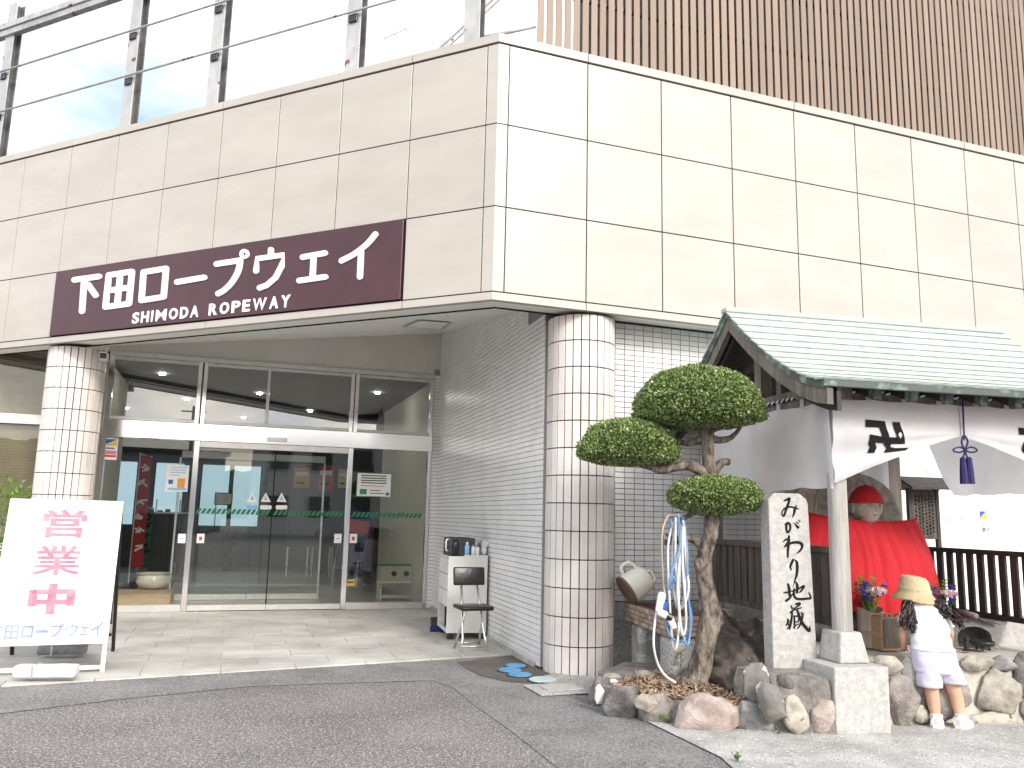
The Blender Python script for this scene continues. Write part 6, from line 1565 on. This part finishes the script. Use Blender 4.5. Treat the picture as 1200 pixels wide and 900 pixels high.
# ------------------------------------------------------------------ offerings on the platform
def on_plat(x, y): return G(x, y, zp+.012)
def vase(x, y0, ytop, wpx, label, seed):
    p = on_plat(x, y0); k_ = pxm(p.y); r = wpx/2*k_; zt_ = D(x, ytop, p.y).z
    t = thing('bamboo_vase', p, label, 'vase', 'bamboo vases before the statue')
    mb = MB(); n = 24
    prof_ = [(r, 0), (r*1.0, .12), (r*1.04, .125), (r*1.0, .13), (r*1.02, zt_-p.z)]
    mb.lathe(prof_, mtx(p), n, capt=False)
    for v in mb.b.verts:
        if v.co.z > zt_-.01:
            v.co.z += .035*((v.co-p).dot(-FB.u)/r)**2-.02
    mb.lathe([(r*.9, zt_-p.z-.05), (r*.9, zt_-p.z-.06)], mtx(p), n); part('tube', mb, M['bamboo'], t, smooth=True, auto=50)
    bq = thing('flower_bouquet', V((p.x, p.y, zt_-.03)), ['bouquet of blue and pink flowers in the left bamboo vase', 'bouquet of blue and pink flowers right of the girl'][seed-1], 'flowers', 'bouquets in bamboo vases'); rr = random.Random(seed)
    base = V((p.x, p.y, zt_-.05)); st = MB(); lf = MB(); tips = []
    for i in range(26):
        a = rr.uniform(0, 2*pi); R_ = rr.uniform(.02, .12); h = rr.uniform(.14, .27); q = base+V((cos(a)*R_, sin(a)*R_, h)); st.tube([base+V((cos(a)*.02, sin(a)*.02, 0)), base.lerp(q, .6)+V((0, 0, .01)), q], .003, 5); tips.append(q)
        for k2 in range(9):
            c = base.lerp(q, rr.uniform(.35, 1)); b = rr.uniform(0, 2*pi); l = rr.uniform(.022, .042); d = V((cos(b), sin(b), rr.uniform(-.2, .9))).normalized()*l; s_ = d.cross(V((0, 0, 1))).normalized()*l*.26
            lf.poly([c, c+d*.5+s_, c+d, c+d*.5-s_])
    part('stem', st, M['stem'], bq); part('leaf', lf, M['stem'], bq, normals=False)
    for i in range(2):
        q = base+V((.0, 0, .22))-FB.n*.0+FB.u*((-.07, .05)[i]); mb = MB(); mb.tube([base, base.lerp(q, .6), q+V((0, 0, .08))], .003, 5)
        for k2 in range(10):
            c = base.lerp(q+V((0, 0, .08)), .55+.045*k2); sg = 1 if k2 % 2 else -1; d = FB.u*sg*.035+V((0, 0, .015)); s_ = V((0, 0, 1))*.010+FB.n*.006; mb.poly([c, c+d*.5+s_, c+d, c+d*.5-s_])
        part('sprig', mb, M['leaf2'], bq, normals=False)
    def bloom(c, r_, m, nm, n_):
        mb = MB()
        for i in range(n_):
            zz = rr.uniform(-.1, 1); th = rr.uniform(0, 2*pi); q = sqrt(max(0, 1-zz*zz)); d = V((q*cos(th), q*sin(th), zz)); s_ = d.cross(V((rr.random(), rr.random(), rr.random()))).normalized()*r_*.22
            o = c+d*r_*.25; mb.poly([o, o+d*r_*.5+s_, o+d*r_, o+d*r_*.5-s_])
        part(nm, mb, M[m], bq, normals=False)
    for a, h in ((-.02, .20), (.03, .205), (.07, .195), (.02, .18)): bloom(base+FB.u*a+FB.n*.06+V((0, 0, h-.02)), .034, 'flw_pink', 'pink_flower', 60)
    for a, h in ((-.07, .22), (-.05, .24), (-.09, .18), (-.04, .12), (-.065, .15), (.09, .17), (.1, .22)): bloom(base+FB.u*a*(1 if seed == 1 else -1)+FB.n*.05+V((0, 0, h)), .022, 'flw_blue', 'blue_flower', 36)
vase(1021, 758, 714, 27, 'left bamboo vase holding flowers beside the round post', 1)
vase(1106, 752, 716, 20, 'right bamboo vase holding flowers, behind the girl', 2)
def pbox(x0, x1, y0, ytop, dep, nm, label, cat, m, bev=.006):
    p0, p1 = on_plat(x0, y0), on_plat(x1, y0); a = (p0-FB.O).dot(FB.u); b = (p1-FB.O).dot(FB.u); d = (p0-FB.O).dot(FB.n); z0 = zp+.012; z1 = D(x0, ytop, p0.y).z
    t = thing(nm, FB.p((a+b)/2, d-dep/2, z0), label, cat); return t, a, b, d, z0, z1
t, a, b, d, z0, z1 = pbox(1034, 1062, 763, 723, .16, 'offering_box', 'wooden offering box with a grey front panel left of the girl', 'box', 'wood')
mb = MB(); mb.box(FB.M(), a, b, -d, -d+.16, z0, z1, .004); bx = part('body', mb, M['crate'], t)
mb = MB(); mb.box(FB.M(), a+.012, b-.03, -d-.006, -d-.001, z0+.02, z1-.015, .002); part('front_panel', mb, M['wood'], t)
for i in range(4):
    mb = MB(); mb.box(FB.M(), a+.01+i*(b-a-.03)/4, a+.028+i*(b-a-.03)/4, -d+.005, -d+.155, z1+.0005, z1+.012, .002); part('grille_bar', mb, M['crate'], t)
t, a, b, d, z0, z1 = pbox(1104, 1119, 759, 728, .14, 'small_wooden_chest', 'small varnished wooden chest with dark knobs right of the girl', 'chest', 'toywood')
mb = MB(); mb.box(FB.M(), a-.02, b, -d, -d+.14, z0, z1, .008, 2); part('body', mb, M['toywood'], t)
for i in range(3):
    mb = MB(); mb.ball(FB.p(b-.03, d+.003, z0+(z1-z0)*(.2+.3*i)), .008, .008, .008, 2); part('knob', mb, M['brownpl'], t)
    mb = MB(); mb.box(FB.M(), a-.015, b-.005, -d-.003, -d-.0005, z0+(z1-z0)*(.05+.3*i), z0+(z1-z0)*(.32+.3*i), .001); part('drawer', mb, M['toywood'], t)
tp_ = on_plat(1050, 752); tz = thing('yellow_flower_pot', V((tp_.x, tp_.y+.05, zp)), 'small pot of yellow and orange flowers behind the offering box', 'flowers')
mb = MB(); c = D(1052, 716, tp_.y+.22); 
mb.lathe([(.03, 0), (.045, c.z-zp-.03), (.05, c.z-zp-.03)], mtx((c.x, c.y, zp)), 14); part('pot', mb, M['brownpl'], tz)
mb = MB(); rr = random.Random(4)
for i in range(90):
    d_ = V((rr.gauss(0, 1), rr.gauss(0, 1), rr.gauss(.3, 1))).normalized(); s_ = d_.orthogonal().normalized()*.010; o = c+V((rr.gauss(0, .02), rr.gauss(0, .02), rr.gauss(0, .02))); mb.poly([o, o+d_*.014+s_, o+d_*.03, o+d_*.014-s_])
part('petals', mb, M['yellow'], tz, normals=False)
# incense shelter: little clay house with an arched mouth
ip = on_plat(1143, 760); k_ = pxm(ip.y)
ish = thing('incense_shelter', ip, 'grey clay incense shelter with an arched mouth on the platform', 'incense shelter')
iw, ih, il = .15, .20, .26
Fi = Frame((ip.x, ip.y), hd(98), V((hd(98).y, -hd(98).x, 0)))
ins = [(iw*.82*cos(pi*i/12), .055+(ih*.52)*max(0, sin(pi*i/12))**.7) for i in range(13)]; ins = [(iw*.75, .012)]+ins+[(-iw*.75, .012)]
outs = [(iw*1.0*cos(pi*i/12), .06+(ih*.68)*max(0, sin(pi*i/12))**.7) for i in range(13)]; outs = [(iw*1.0, 0)]+outs+[(-iw*1.0, 0)]
mb = MB(); z_ = ip.z; rows = []
for dd, src, sc in ((.0, outs, 1.12), (-.03, outs, 1.0), (-il, outs, 1.0)):
    rows.append([mb.b.verts.new(Fi.p(x*sc, dd, z_+z*sc)) for x, z in src])
for a, b in zip(rows, rows[1:]):
    for j in range(len(a)-1): mb.b.faces.new((a[j], a[j+1], b[j+1], b[j]))
mb.b.faces.new(rows[-1]); inner = [[mb.b.verts.new(Fi.p(x, dd, z_+z)) for x, z in ins] for dd in (.0, -il+.02)]
for j in range(len(ins)-1): mb.b.faces.new((rows[0][j], rows[0][j+1], inner[0][j+1], inner[0][j])); mb.b.faces.new((inner[0][j], inner[0][j+1], inner[1][j+1], inner[1][j]))
mb.b.faces.new(inner[1]); part('shell', mb, M['kiln'], ish, smooth=True, auto=35)
for sg in (-1, 1):
    mb = MB(); mb.grid(6, 4, lambda u, v: Fi.p(sg*(.01+.17*u), .04-(il+.06)*v, z_+ih*.92+.045*(1-u)**2-.0)); r0 = mb; bmesh.ops.solidify(mb.b, geom=mb.b.faces[:], thickness=.018); part('roof_slope', mb, M['kiln'], ish, smooth=True, auto=40)
mb = MB(); mb.tube([Fi.p(0, .05, z_+ih*.92+.055), Fi.p(0, -il-.03, z_+ih*.92+.055)], .022, 10); part('ridge_roll', mb, M['kiln'], ish, smooth=True)
bp_ = on_plat(1152, 762); br = thing('incense_burner', bp_, 'low black bronze incense bowl in front of the clay shelter', 'incense burner')
mb = MB(); mb.lathe([(.03, .02), (.075, .035), (.085, .055), (.08, .07), (.065, .068), (.06, .05)], mtx(bp_), 24); part('bowl', mb, M['bronze'], br, smooth=True)
for j in range(3):
    mb = MB(); mb.tube([bp_+V((.05*cos(j*2.1), .05*sin(j*2.1), .0)), bp_+V((.045*cos(j*2.1), .045*sin(j*2.1), .035))], .008, 7); part('foot', mb, M['bronze'], br)
cp_ = on_plat(1133, 763); cs = thing('candle_stand', cp_, 'black bronze candle holder left of the incense bowl', 'candle holder')
mb = MB(); mb.lathe([(.03, 0), (.03, .01), (.018, .018), (.018, .075), (.024, .08), (.024, .10), (.015, .10)], mtx(cp_), 16); part('holder', mb, M['bronze'], cs, smooth=True, auto=40)
# granite kerb blocks on the right of the platform
F3 = FB.off(-.62)
for i, (x0, lb) in enumerate(((1166, 'long granite kerb block on the right of the platform'),)):
    s_, z_ = F3.px(x0, 745); t = thing('granite_kerb', FB.p(s_+.8, -.7, zp), lb, 'kerb stone')
    for j in range(2):
        mb = MB(); mb.box(FB.M(), s_+j*.9, s_+.895+j*.9, .62, 1.0, zp-.02, F3.px(1168, 728)[1], .01, 2); part('block', mb, M['granite'], t)
# ------------------------------------------------------------------ the girl
GD = G(1106, 856).y
def P_(x, y, dd): return D(x, y, GD+dd)
girl = thing('person', V((G(1112, 856).x, GD, .012)), 'small girl in straw hat, white shirt and pale shorts leaning on the stone platform', 'person')
J = {}
nodes = [('pelvis', P_(1096, 772, .06), .085, .075), ('waist', P_(1093, 750, .08), .082, .070), ('chest', P_(1087, 728, .17), .085, .070), ('upper', P_(1084, 714, .23), .062, .055), ('neck', P_(1081, 705, .28), .034, .034), ('skull', P_(1078, 694, .33), .062, .070), ('crown', P_(1075, 683, .37), .066, .068),
         ('lsh', P_(1066, 716, .22), .036, .034), ('lel', P_(1057, 742, .16), .026, .025), ('lwr', P_(1060, 759, .19), .019, .017),
         ('rsh', P_(1103, 718, .22), .036, .034), ('rel', P_(1114, 742, .24), .026, .025), ('rwr', P_(1112, 758, .36), .019, .017),
         ('lhip', P_(1087, 782, .06), .066, .066), ('lkn', P_(1092, 812, .05), .046, .046), ('lcalf', P_(1094, 824, .06), .043, .045), ('lan', P_(1097, 843, .05), .026, .028), ('lheel', P_(1098, 850, .03), .026, .026), ('ltoe', P_(1098, 849, .13), .022, .018),
         ('rhip', P_(1107, 781, .06), .066, .066), ('rkn', P_(1119, 811, .05), .046, .046), ('rcalf', P_(1122, 823, .06), .043, .045), ('ran', P_(1126, 843, .04), .026, .028), ('rheel', P_(1127, 851, .02), .026, .026), ('rtoe', P_(1128, 850, .12), .022, .018)]
idx = {n[0]: i for i, n in enumerate(nodes)}
ed = [('pelvis', 'waist'), ('waist', 'chest'), ('chest', 'upper'), ('upper', 'neck'), ('neck', 'skull'), ('skull', 'crown'), ('upper', 'lsh'), ('lsh', 'lel'), ('lel', 'lwr'), ('upper', 'rsh'), ('rsh', 'rel'), ('rel', 'rwr'), ('pelvis', 'lhip'), ('lhip', 'lkn'), ('lkn', 'lcalf'), ('lcalf', 'lan'), ('lan', 'lheel'), ('lheel', 'ltoe'), ('pelvis', 'rhip'), ('rhip', 'rkn'), ('rkn', 'rcalf'), ('rcalf', 'ran'), ('ran', 'rheel'), ('rheel', 'rtoe')]
def at(n): return nodes[idx[n]][1]
# hands: palm and fingers rooted at the wrist, laid on the wall top
for pre, sg in (('l', -1), ('r', 1)):
    w_ = at(pre+'wr'); palm = w_+V((sg*-.004, .028, -.018)); nodes.append((pre+'palm', palm, .021, .011)); idx[pre+'palm'] = len(nodes)-1; ed.append((pre+'wr', pre+'palm'))
    for k, (ang, ln) in enumerate(((-32, .036), (-12, .044), (8, .047), (28, .042))):
        a = radians(ang); k0 = palm+V((sin(a)*.016, .012, -.006)); k1 = k0+V((sin(a)*ln*.5, cos(a)*ln*.5, -.004)); k2 = k1+V((sin(a)*ln*.5, cos(a)*ln*.45, -.009))
        pn = pre+'palm'
        for q, (pp_, r_) in enumerate(((k0, .0072), (k1, .0066), (k2, .0052))):
            nm = f'{pre}f{k}{q}'; nodes.append((nm, pp_, r_, r_)); idx[nm] = len(nodes)-1; ed.append((pn, nm)); pn = nm
    a = radians(62*-sg); t0 = w_+V((sin(a)*.016, .012, -.012)); t1 = t0+V((sin(a)*.022, .014, -.012)); nodes.append((pre+'t0', t0, .008, .008)); idx[pre+'t0'] = len(nodes)-1; nodes.append((pre+'t1', t1, .006, .006)); idx[pre+'t1'] = len(nodes)-1; ed += [(pre+'wr', pre+'t0'), (pre+'t0', pre+'t1')]
me = bpy.data.meshes.new('body'); me.from_pydata([n[1] for n in nodes], [(idx[a], idx[b]) for a, b in ed], [])
ob = bpy.data.objects.new('body_tmp', me); COL.objects.link(ob)
md = ob.modifiers.new('s', 'SKIN'); md.use_smooth_shade = True
for i, n in enumerate(nodes):
    me.skin_vertices[0].data[i].radius = (n[2], n[3]); me.skin_vertices[0].data[i].use_root = (i == 0)
ob.modifiers.new('u', 'SUBSURF').levels = 2; ob.modifiers['u'].render_levels = 2
bm2 = applied(ob); bpy.data.objects.remove(ob); bm2.name = 'body'; bm2.transform(Matrix.Translation(-WL[girl.name])); bm2.materials.clear(); bm2.materials.append(M['skin'])
bm2.polygons.foreach_set('use_smooth', [True]*len(bm2.polygons)); body = link('body', bm2, girl); WL[body.name] = WL[girl.name]
# face (hidden from the lens, turned to the statue)
hc = at('skull'); fw = V((-.15, .98, -.05)).normalized(); fu2 = V((0, .05, 1)).normalized(); fr2 = fw.cross(fu2)
mb = MB(); mb.ball(hc+V((0, .012, .01)), .074, .080, .088, 3); part('head', mb, M['skin'], girl, smooth=True); hd_ = girl.children[-1]
for sg in (-1, 1):
    mb = MB(); mb.ball(hc+fw*.083+fr2*sg*.028+fu2*.012, .010, .006, .007, 2); part('eye', mb, M['black'], hd_, smooth=True)
    mb = MB(); mb.ball(hc+fr2*sg*.074+V((0, .012, .0)), .008, .016, .022, 2); part('ear', mb, M['skin'], hd_, smooth=True)
mb = MB(); mb.ball(hc+fw*.092-fu2*.01, .010, .012, .012, 2); part('nose', mb, M['skin'], hd_, smooth=True)
mb = MB(); mb.ball(hc+fw*.083-fu2*.040, .018, .006, .006, 2); part('mouth', mb, M['redprint'], hd_, smooth=True)
def loft(mb, rings, n=24, cap=True, wr=0, seed=0, closed_top=True):
    R = []
    for i, (c, A, Bv) in enumerate(rings):
        row = []
        for j in range(n):
            a = 2*pi*j/n; p = c+A*cos(a)+Bv*sin(a)
            if wr: p += (A*cos(a)+Bv*sin(a)).normalized()*wr*noise.noise(V((cos(a)*3+seed, sin(a)*3, i*.45)))
            row.append(mb.b.verts.new(p))
        R.append(row)
    for a, b in zip(R, R[1:]):
        for j in range(n): mb.b.faces.new((a[j], a[(j+1) % n], b[(j+1) % n], b[j]))
    return R
ex, ey = V((1, 0, 0)), V((0, 1, 0))
def rings(pts, sub=5):
    """pts: (centre, half width, half depth, tilt) -> smooth rings"""
    out = []
    for i in range(len(pts)-1):
        for k in range(sub):
            t = k/sub; t = t*t*(3-2*t) if False else t
            c = pts[i][0].lerp(pts[i+1][0], t); w_ = pts[i][1]+(pts[i+1][1]-pts[i][1])*t; d_ = pts[i][2]+(pts[i+1][2]-pts[i][2])*t; tl = pts[i][3]+(pts[i+1][3]-pts[i][3])*t
            out.append((c, ex*w_+V((0, 0, -.0))*0, V((0, cos(tl), -sin(tl)))*d_))
    c, w_, d_, tl = pts[-1]; out.append((c, ex*w_, V((0, cos(tl), -sin(tl)))*d_)); return out
mb = MB()
loft(mb, rings([(P_(1092.5, 763, .075), .140, .105, 0), (P_(1091, 752, .085), .128, .100, .1), (P_(1089, 738, .13), .128, .098, .3), (P_(1086, 724, .19), .128, .092, .45), (P_(1084.5, 716, .225), .118, .080, .5), (P_(1083, 710, .25), .085, .062, .5), (P_(1082, 706.5, .27), .045, .042, .5)], 5), 32, wr=.010, seed=2)
for (a, b, c) in (('lsh', 'lel', 1), ('rsh', 'rel', 1)):
    A0, B0 = at(a), at(b); t = (B0-A0).normalized(); u1 = t.cross(ey).normalized(); u2 = t.cross(u1)
    L0 = A0-t*.035+(V((.03, 0, .005)) if a == 'lsh' else V((-.03, 0, .005)))
    loft(mb, [(L0, u1*.045, u2*.045), (A0, u1*.054, u2*.054), (A0+t*.05, u1*.056, u2*.054), (A0+t*.10, u1*.052, u2*.050), (A0+t*.11, u1*.047, u2*.045), (A0+t*.10, u1*.044, u2*.042)], 20, wr=.006, seed=5)
part('shirt', mb, M['shirt'], girl, smooth=True)
mb = MB(); loft(mb, rings([(P_(1092.5, 759, .075), .132, .100, 0), (P_(1093, 763, .07), .140, .106, 0), (P_(1095, 776, .065), .150, .112, 0), (P_(1098, 787, .06), .150, .108, 0), (P_(1100, 790, .06), .10, .08, 0)], 4), 32, wr=.010, seed=3)
for (x0, x1, y1, w1) in ((1087, 1088.5, 804, .080), (1107, 1117, 800, .086)):
    loft(mb, rings([(P_(x0, 776, .06), .070, .095, 0), (P_((x0+x1)/2, 790, .055), .080, .098, 0), (P_(x1, y1-1, .05), w1, .090, 0), (P_(x1, y1, .05), w1-.004, .086, 0), (P_(x1, y1-2, .05), w1-.008, .080, 0)], 4), 24, wr=.007, seed=x0)
part('shorts', mb, M['shorts'], girl, smooth=True)
mb = MB(); mb.tube([P_(1092.8, 760.5, .075)+ex*.139*cos(t)+ey*.106*sin(t) for t in [2*pi*i/32 for i in range(32)]], .008, 6, closed=True); part('waistband', mb, M['shorts'], girl, smooth=True)
M['shoe'] = pm('white_shoe', (.80, .79, .79), (.72, .70, .71), 20, 3, .5); M['sock'] = pm('white_sock', (.78, .78, .78), rough=.9, bump=.3, bscale=120, col2=(.74, .74, .74)); M['sole'] = pm('sole', (.70, .68, .66), rough=.7)
for pre, tw in (('l', .0), ('r', .05)):
    h_ = at(pre+'heel'); t_ = at(pre+'toe'); a_ = at(pre+'an'); base_ = V((h_.x, h_.y, .013))
    fdir = V((t_.x-h_.x+tw, t_.y-h_.y, 0)).normalized(); fs = V((fdir.y, -fdir.x, 0))
    Mx = Matrix(((fs.x, fdir.x, 0, base_.x), (fs.y, fdir.y, 0, base_.y), (0, 0, 1, base_.z), (0, 0, 0, 1)))
    mb = MB(); rr_ = []
    for (y, w_, h0) in ((-.048, .020, .055), (-.042, .034, .068), (-.02, .038, .075), (.02, .038, .074), (.05, .042, .058), (.085, .042, .045), (.108, .030, .036), (.118, .012, .028)):
        rr_.append([mb.b.verts.new(Mx @ V((w_*cos(a), y, .018+(h0-.018)*max(0, sin(a))**.6))) for a in [pi*j/12 for j in range(13)]])
    for a, b in zip(rr_, rr_[1:]):
        for j in range(12): mb.b.faces.new((a[j], b[j], b[j+1], a[j+1]))
    mb.b.faces.new(rr_[0][::-1]); mb.b.faces.new(rr_[-1]); shoe = part('shoe', mb, M['shoe'], girl, smooth=True, auto=50)
    mb = MB(); ol = [(w_*s, y) for s, y, w_ in [(1, -.048, .022), (1, -.02, .040), (1, .05, .044), (1, .09, .043), (1, .122, .015), (-1, .122, .015), (-1, .09, .043), (-1, .05, .044), (-1, -.02, .040), (-1, -.048, .022)]]
    bt = [mb.b.verts.new(Mx @ V((x, y, 0))) for x, y in ol]; tp = [mb.b.verts.new(Mx @ V((x, y, .0175))) for x, y in ol]; mb.b.faces.new(tp); mb.b.faces.new(bt[::-1]); [mb.b.faces.new((bt[i], bt[(i+1) % 10], tp[(i+1) % 10], tp[i])) for i in range(10)]; part('sole', mb, M['sole'], shoe)
    mb = MB(); mb.box(Mx, -.012, .012, -.052, -.047, .03, .062, .002); mb.box(Mx, -.039, .039, .02, .032, .05, .078, .004); part('strap', mb, M['shorts'], shoe)
    mb = MB(); mb.tube([V((h_.x, h_.y+.006, .07)), a_+V((0, 0, .005)), a_+V((0, .004, .034))], [.036, .034, .036], 16); part('sock', mb, M['sock'], girl, smooth=True)
# hair: wavy locks below the hat
def lock(mb, a, b, r, seed, amp=.012):
    pts = []; n = 12; rr = random.Random(seed); ph = rr.uniform(0, 6)
    for i in range(n+1):
        t = i/n; p = a.lerp(b, t)+V((sin(t*13+ph)*amp*t**.5, cos(t*11+ph)*amp*.8, 0)); pts.append(p)
    mb.tube(pts, [r*(1-.55*i/n)*(1 if i else .7) for i in range(n+1)], 6)
mb = MB(); rr = random.Random(8)
mb.ball(hc+V((0, -.004, .012)), .086, .086, .090, 3, .03, 3)
bmesh.ops.delete(mb.b, geom=[v for v in mb.b.verts if (v.co-hc).dot(fw) > .035 and (v.co-hc).z < .04], context='VERTS')
for i in range(46):
    t = rr.random(); a = P_(1058+11*t, 703+4*rr.random(), .20-.03*rr.random()); b = P_(1054+20*t+rr.uniform(-2, 3), 727+22*rr.random()*(.35+.65*t), .055+.03*rr.random()); lock(mb, a, b, rr.uniform(.007, .012), i)
for i in range(46):
    t = rr.random(); a = P_(1095+10*t, 704+4*rr.random(), .20-.03*rr.random()); b = P_(1108+23*t+rr.uniform(-3, 3), 720+21*rr.random()*(.3+.7*t), .07+.03*rr.random()); lock(mb, a, b, rr.uniform(.007, .012), 100+i)
for i in range(26):
    t = rr.random(); a = P_(1064+40*t, 703, .22); b = P_(1061+9*rr.random() if t < .4 else 1100+8*rr.random(), 716+6*rr.random(), .18); lock(mb, a, b, .010, 200+i)
part('hair', mb, M['hair'], girl, smooth=True)
# straw hat
hat = thing('straw_hat', P_(1073, 694, .30), 'woven straw bucket hat on the leaning girl', 'hat')
hatc = P_(1072.5, 696, .30); hx = (P_(1098, 699, .30)-P_(1049, 692, .30)).normalized(); hz_ = (V((0, -.05, 1))-hx*V((0, -.05, 1)).dot(hx)).normalized(); hy = hz_.cross(hx)
HM = Matrix(((hx.x, hy.x, hz_.x, hatc.x), (hx.y, hy.y, hz_.y, hatc.y), (hx.z, hy.z, hz_.z, hatc.z), (0, 0, 0, 1))) @ Matrix(((1, 0, -.18, 0), (0, 1, 0, 0), (0, 0, 1, 0), (0, 0, 0, 1)))
mb = MB(); mb.lathe([(.158, -.046), (.152, -.034), (.122, -.004), (.104, .018), (.100, .05), (.096, .085), (.082, .110), (.05, .122), (.002, .125)], HM, 48, capb=False, wob=lambda j, z: .025*sin(j*2*pi/48*3+1) if z < -.01 else 0)
bmesh.ops.solidify(mb.b, geom=mb.b.faces[:], thickness=.004); part('straw', mb, M['straw'], hat, smooth=True)
for i in range(13):
    z = .012+i*.0085; r = .1055 if i < 4 else .1035-.0012*i-(.0018*max(0, i-8)**1.5)
    mb = MB(); mb.tube([HM @ V((r*cos(a), r*sin(a), z+.0012*sin(a*24+i*pi))) for a in [2*pi*k/96 for k in range(96)]], .0032, 5, closed=True); part('straw_row', mb, M['straw'], hat, smooth=True)

# ------------------------------------------------------------------ leafy shrub left of the sandwich board
sp = D(4, 600, 8.0); shb = thing('leafy_shrub', V((sp.x, sp.y, 0)), 'bright green leafy shrub behind the sandwich board at the left edge', 'shrub')
mb = MB(); rr = random.Random(2)
for i in range(9):
    a = rr.uniform(0, 6.28); q = V((sp.x+cos(a)*.2, sp.y+sin(a)*.2, sp.z+rr.uniform(-.1, .2))); mb.tube([V((sp.x, sp.y, 0)), V((sp.x, sp.y, 0)).lerp(q, .6)+V((0, 0, .05)), q], [.014, .008, .003], 6)
part('stem', mb, M['bark'], shb, smooth=True)
mb = MB()
for i in range(1900):
    d_ = V((rr.gauss(0, 1), rr.gauss(0, 1), rr.gauss(0, 1))).normalized(); r_ = .30*(1-abs(rr.gauss(0, .25)))*(1+.3*noise.noise(d_*2.5)); o = sp+V((d_.x*r_, d_.y*r_, d_.z*r_*1.35-.1)); dd = (d_+V((rr.gauss(0, .5), rr.gauss(0, .5), .5))).normalized(); s_ = dd.cross(V((rr.random(), rr.random(), rr.random()))).normalized(); l = rr.uniform(.03, .055)
    mb.poly([o, o+dd*l*.5+s_*l*.24, o+dd*l, o+dd*l*.5-s_*l*.24])
part('foliage', mb, M['leaf2'], shb, normals=False)

# ------------------------------------------------------------------ across the street, seen in the glass
M['hill'] = pm('wooded_hill', (.02, .035, .012), (.06, .085, .03), .35, 8, .95, bump=1, bscale=.6)
mb = MB()
def hillf(u, v):
    a = radians(100+110*u); r = 120+70*v; h = (15+9*noise.noise(V((u*5, 0, 0)))-8*u)*sin(min(1, v*1.6)*pi/2)+2.0*noise.noise(V((u*60, v*20, 0)))+1.2*noise.noise(V((u*140, v*50, 3)))
    return V((sin(a)*r, cos(a)*r, max(-.5, h if v > 0 else -.5)))
mb.grid(220, 24, hillf); part('hill', mb, M['hill'], None, smooth=True, kind='structure')
M['wallw'] = pm('street_house_wall', (.55, .54, .51), (.60, .59, .56), 1, 4, .8); M['wallb'] = pm('street_house_grey', (.30, .31, .33), (.34, .35, .37), 1, 4, .8); M['roofd'] = pm('dark_roof', (.05, .05, .055), (.07, .07, .075), 2, 4, .6)
def house(a, r, w, dpt, h, m, label):
    c = hd(a)*r; t = thing('street_house', c, label, 'house'); f = -hd(a); u = V((f.y, -f.x, 0)); Mx = Matrix(((u.x, -f.x, 0, c.x), (u.y, -f.y, 0, c.y), (0, 0, 1, 0), (0, 0, 0, 1)))
    mb = MB(); mb.box(Mx, -w/2, w/2, 0, dpt, 0, h, .02); part('wall', mb, m, t)
    mb = MB(); mb.box(Mx, -w/2-.25, w/2+.25, -.25, dpt+.25, h, h+.25, .03); part('roof', mb, M['roofd'], t)
    for z in (1.0, 3.6):
        if z+1.3 > h: continue
        for i in range(int(w/2.2)):
            x = -w/2+1.0+i*2.2; mb = MB(); mb.box(Mx, x, x+1.1, -.03, .0, z, z+1.2, .01); wi = part('window', mb, M['roofd'], t)
            mb = MB(); mb.box(Mx, x-.06, x+1.16, -.06, -.031, z-.06, z, .01); part('sill', mb, M['white'], wi)
house(151, 24, 7, 7, 5.6, M['wallw'], 'pale two storey house across the street mirrored in the right transom')
house(171, 30, 9, 8, 4.6, M['wallb'], 'grey low house across the street mirrored in the left glass')
house(136, 26, 6, 7, 5.2, M['wallb'], 'grey house across the street mirrored at the right edge of the glass')
pc_ = hd(166)*36; up_ = thing('utility_pole', pc_, 'concrete utility pole with crossarms across the street', 'utility pole')
mb = MB(); mb.lathe([(.17, 0), (.11, 8.2)], mtx(pc_), 12); part('pole', mb, M['conc'], up_)
for z in (7.2, 7.8):
    mb = MB(); mb.box(mtx(pc_, rz=.4), -.8, .8, -.04, .04, z, z+.09); part('crossarm', mb, M['galv'], up_)
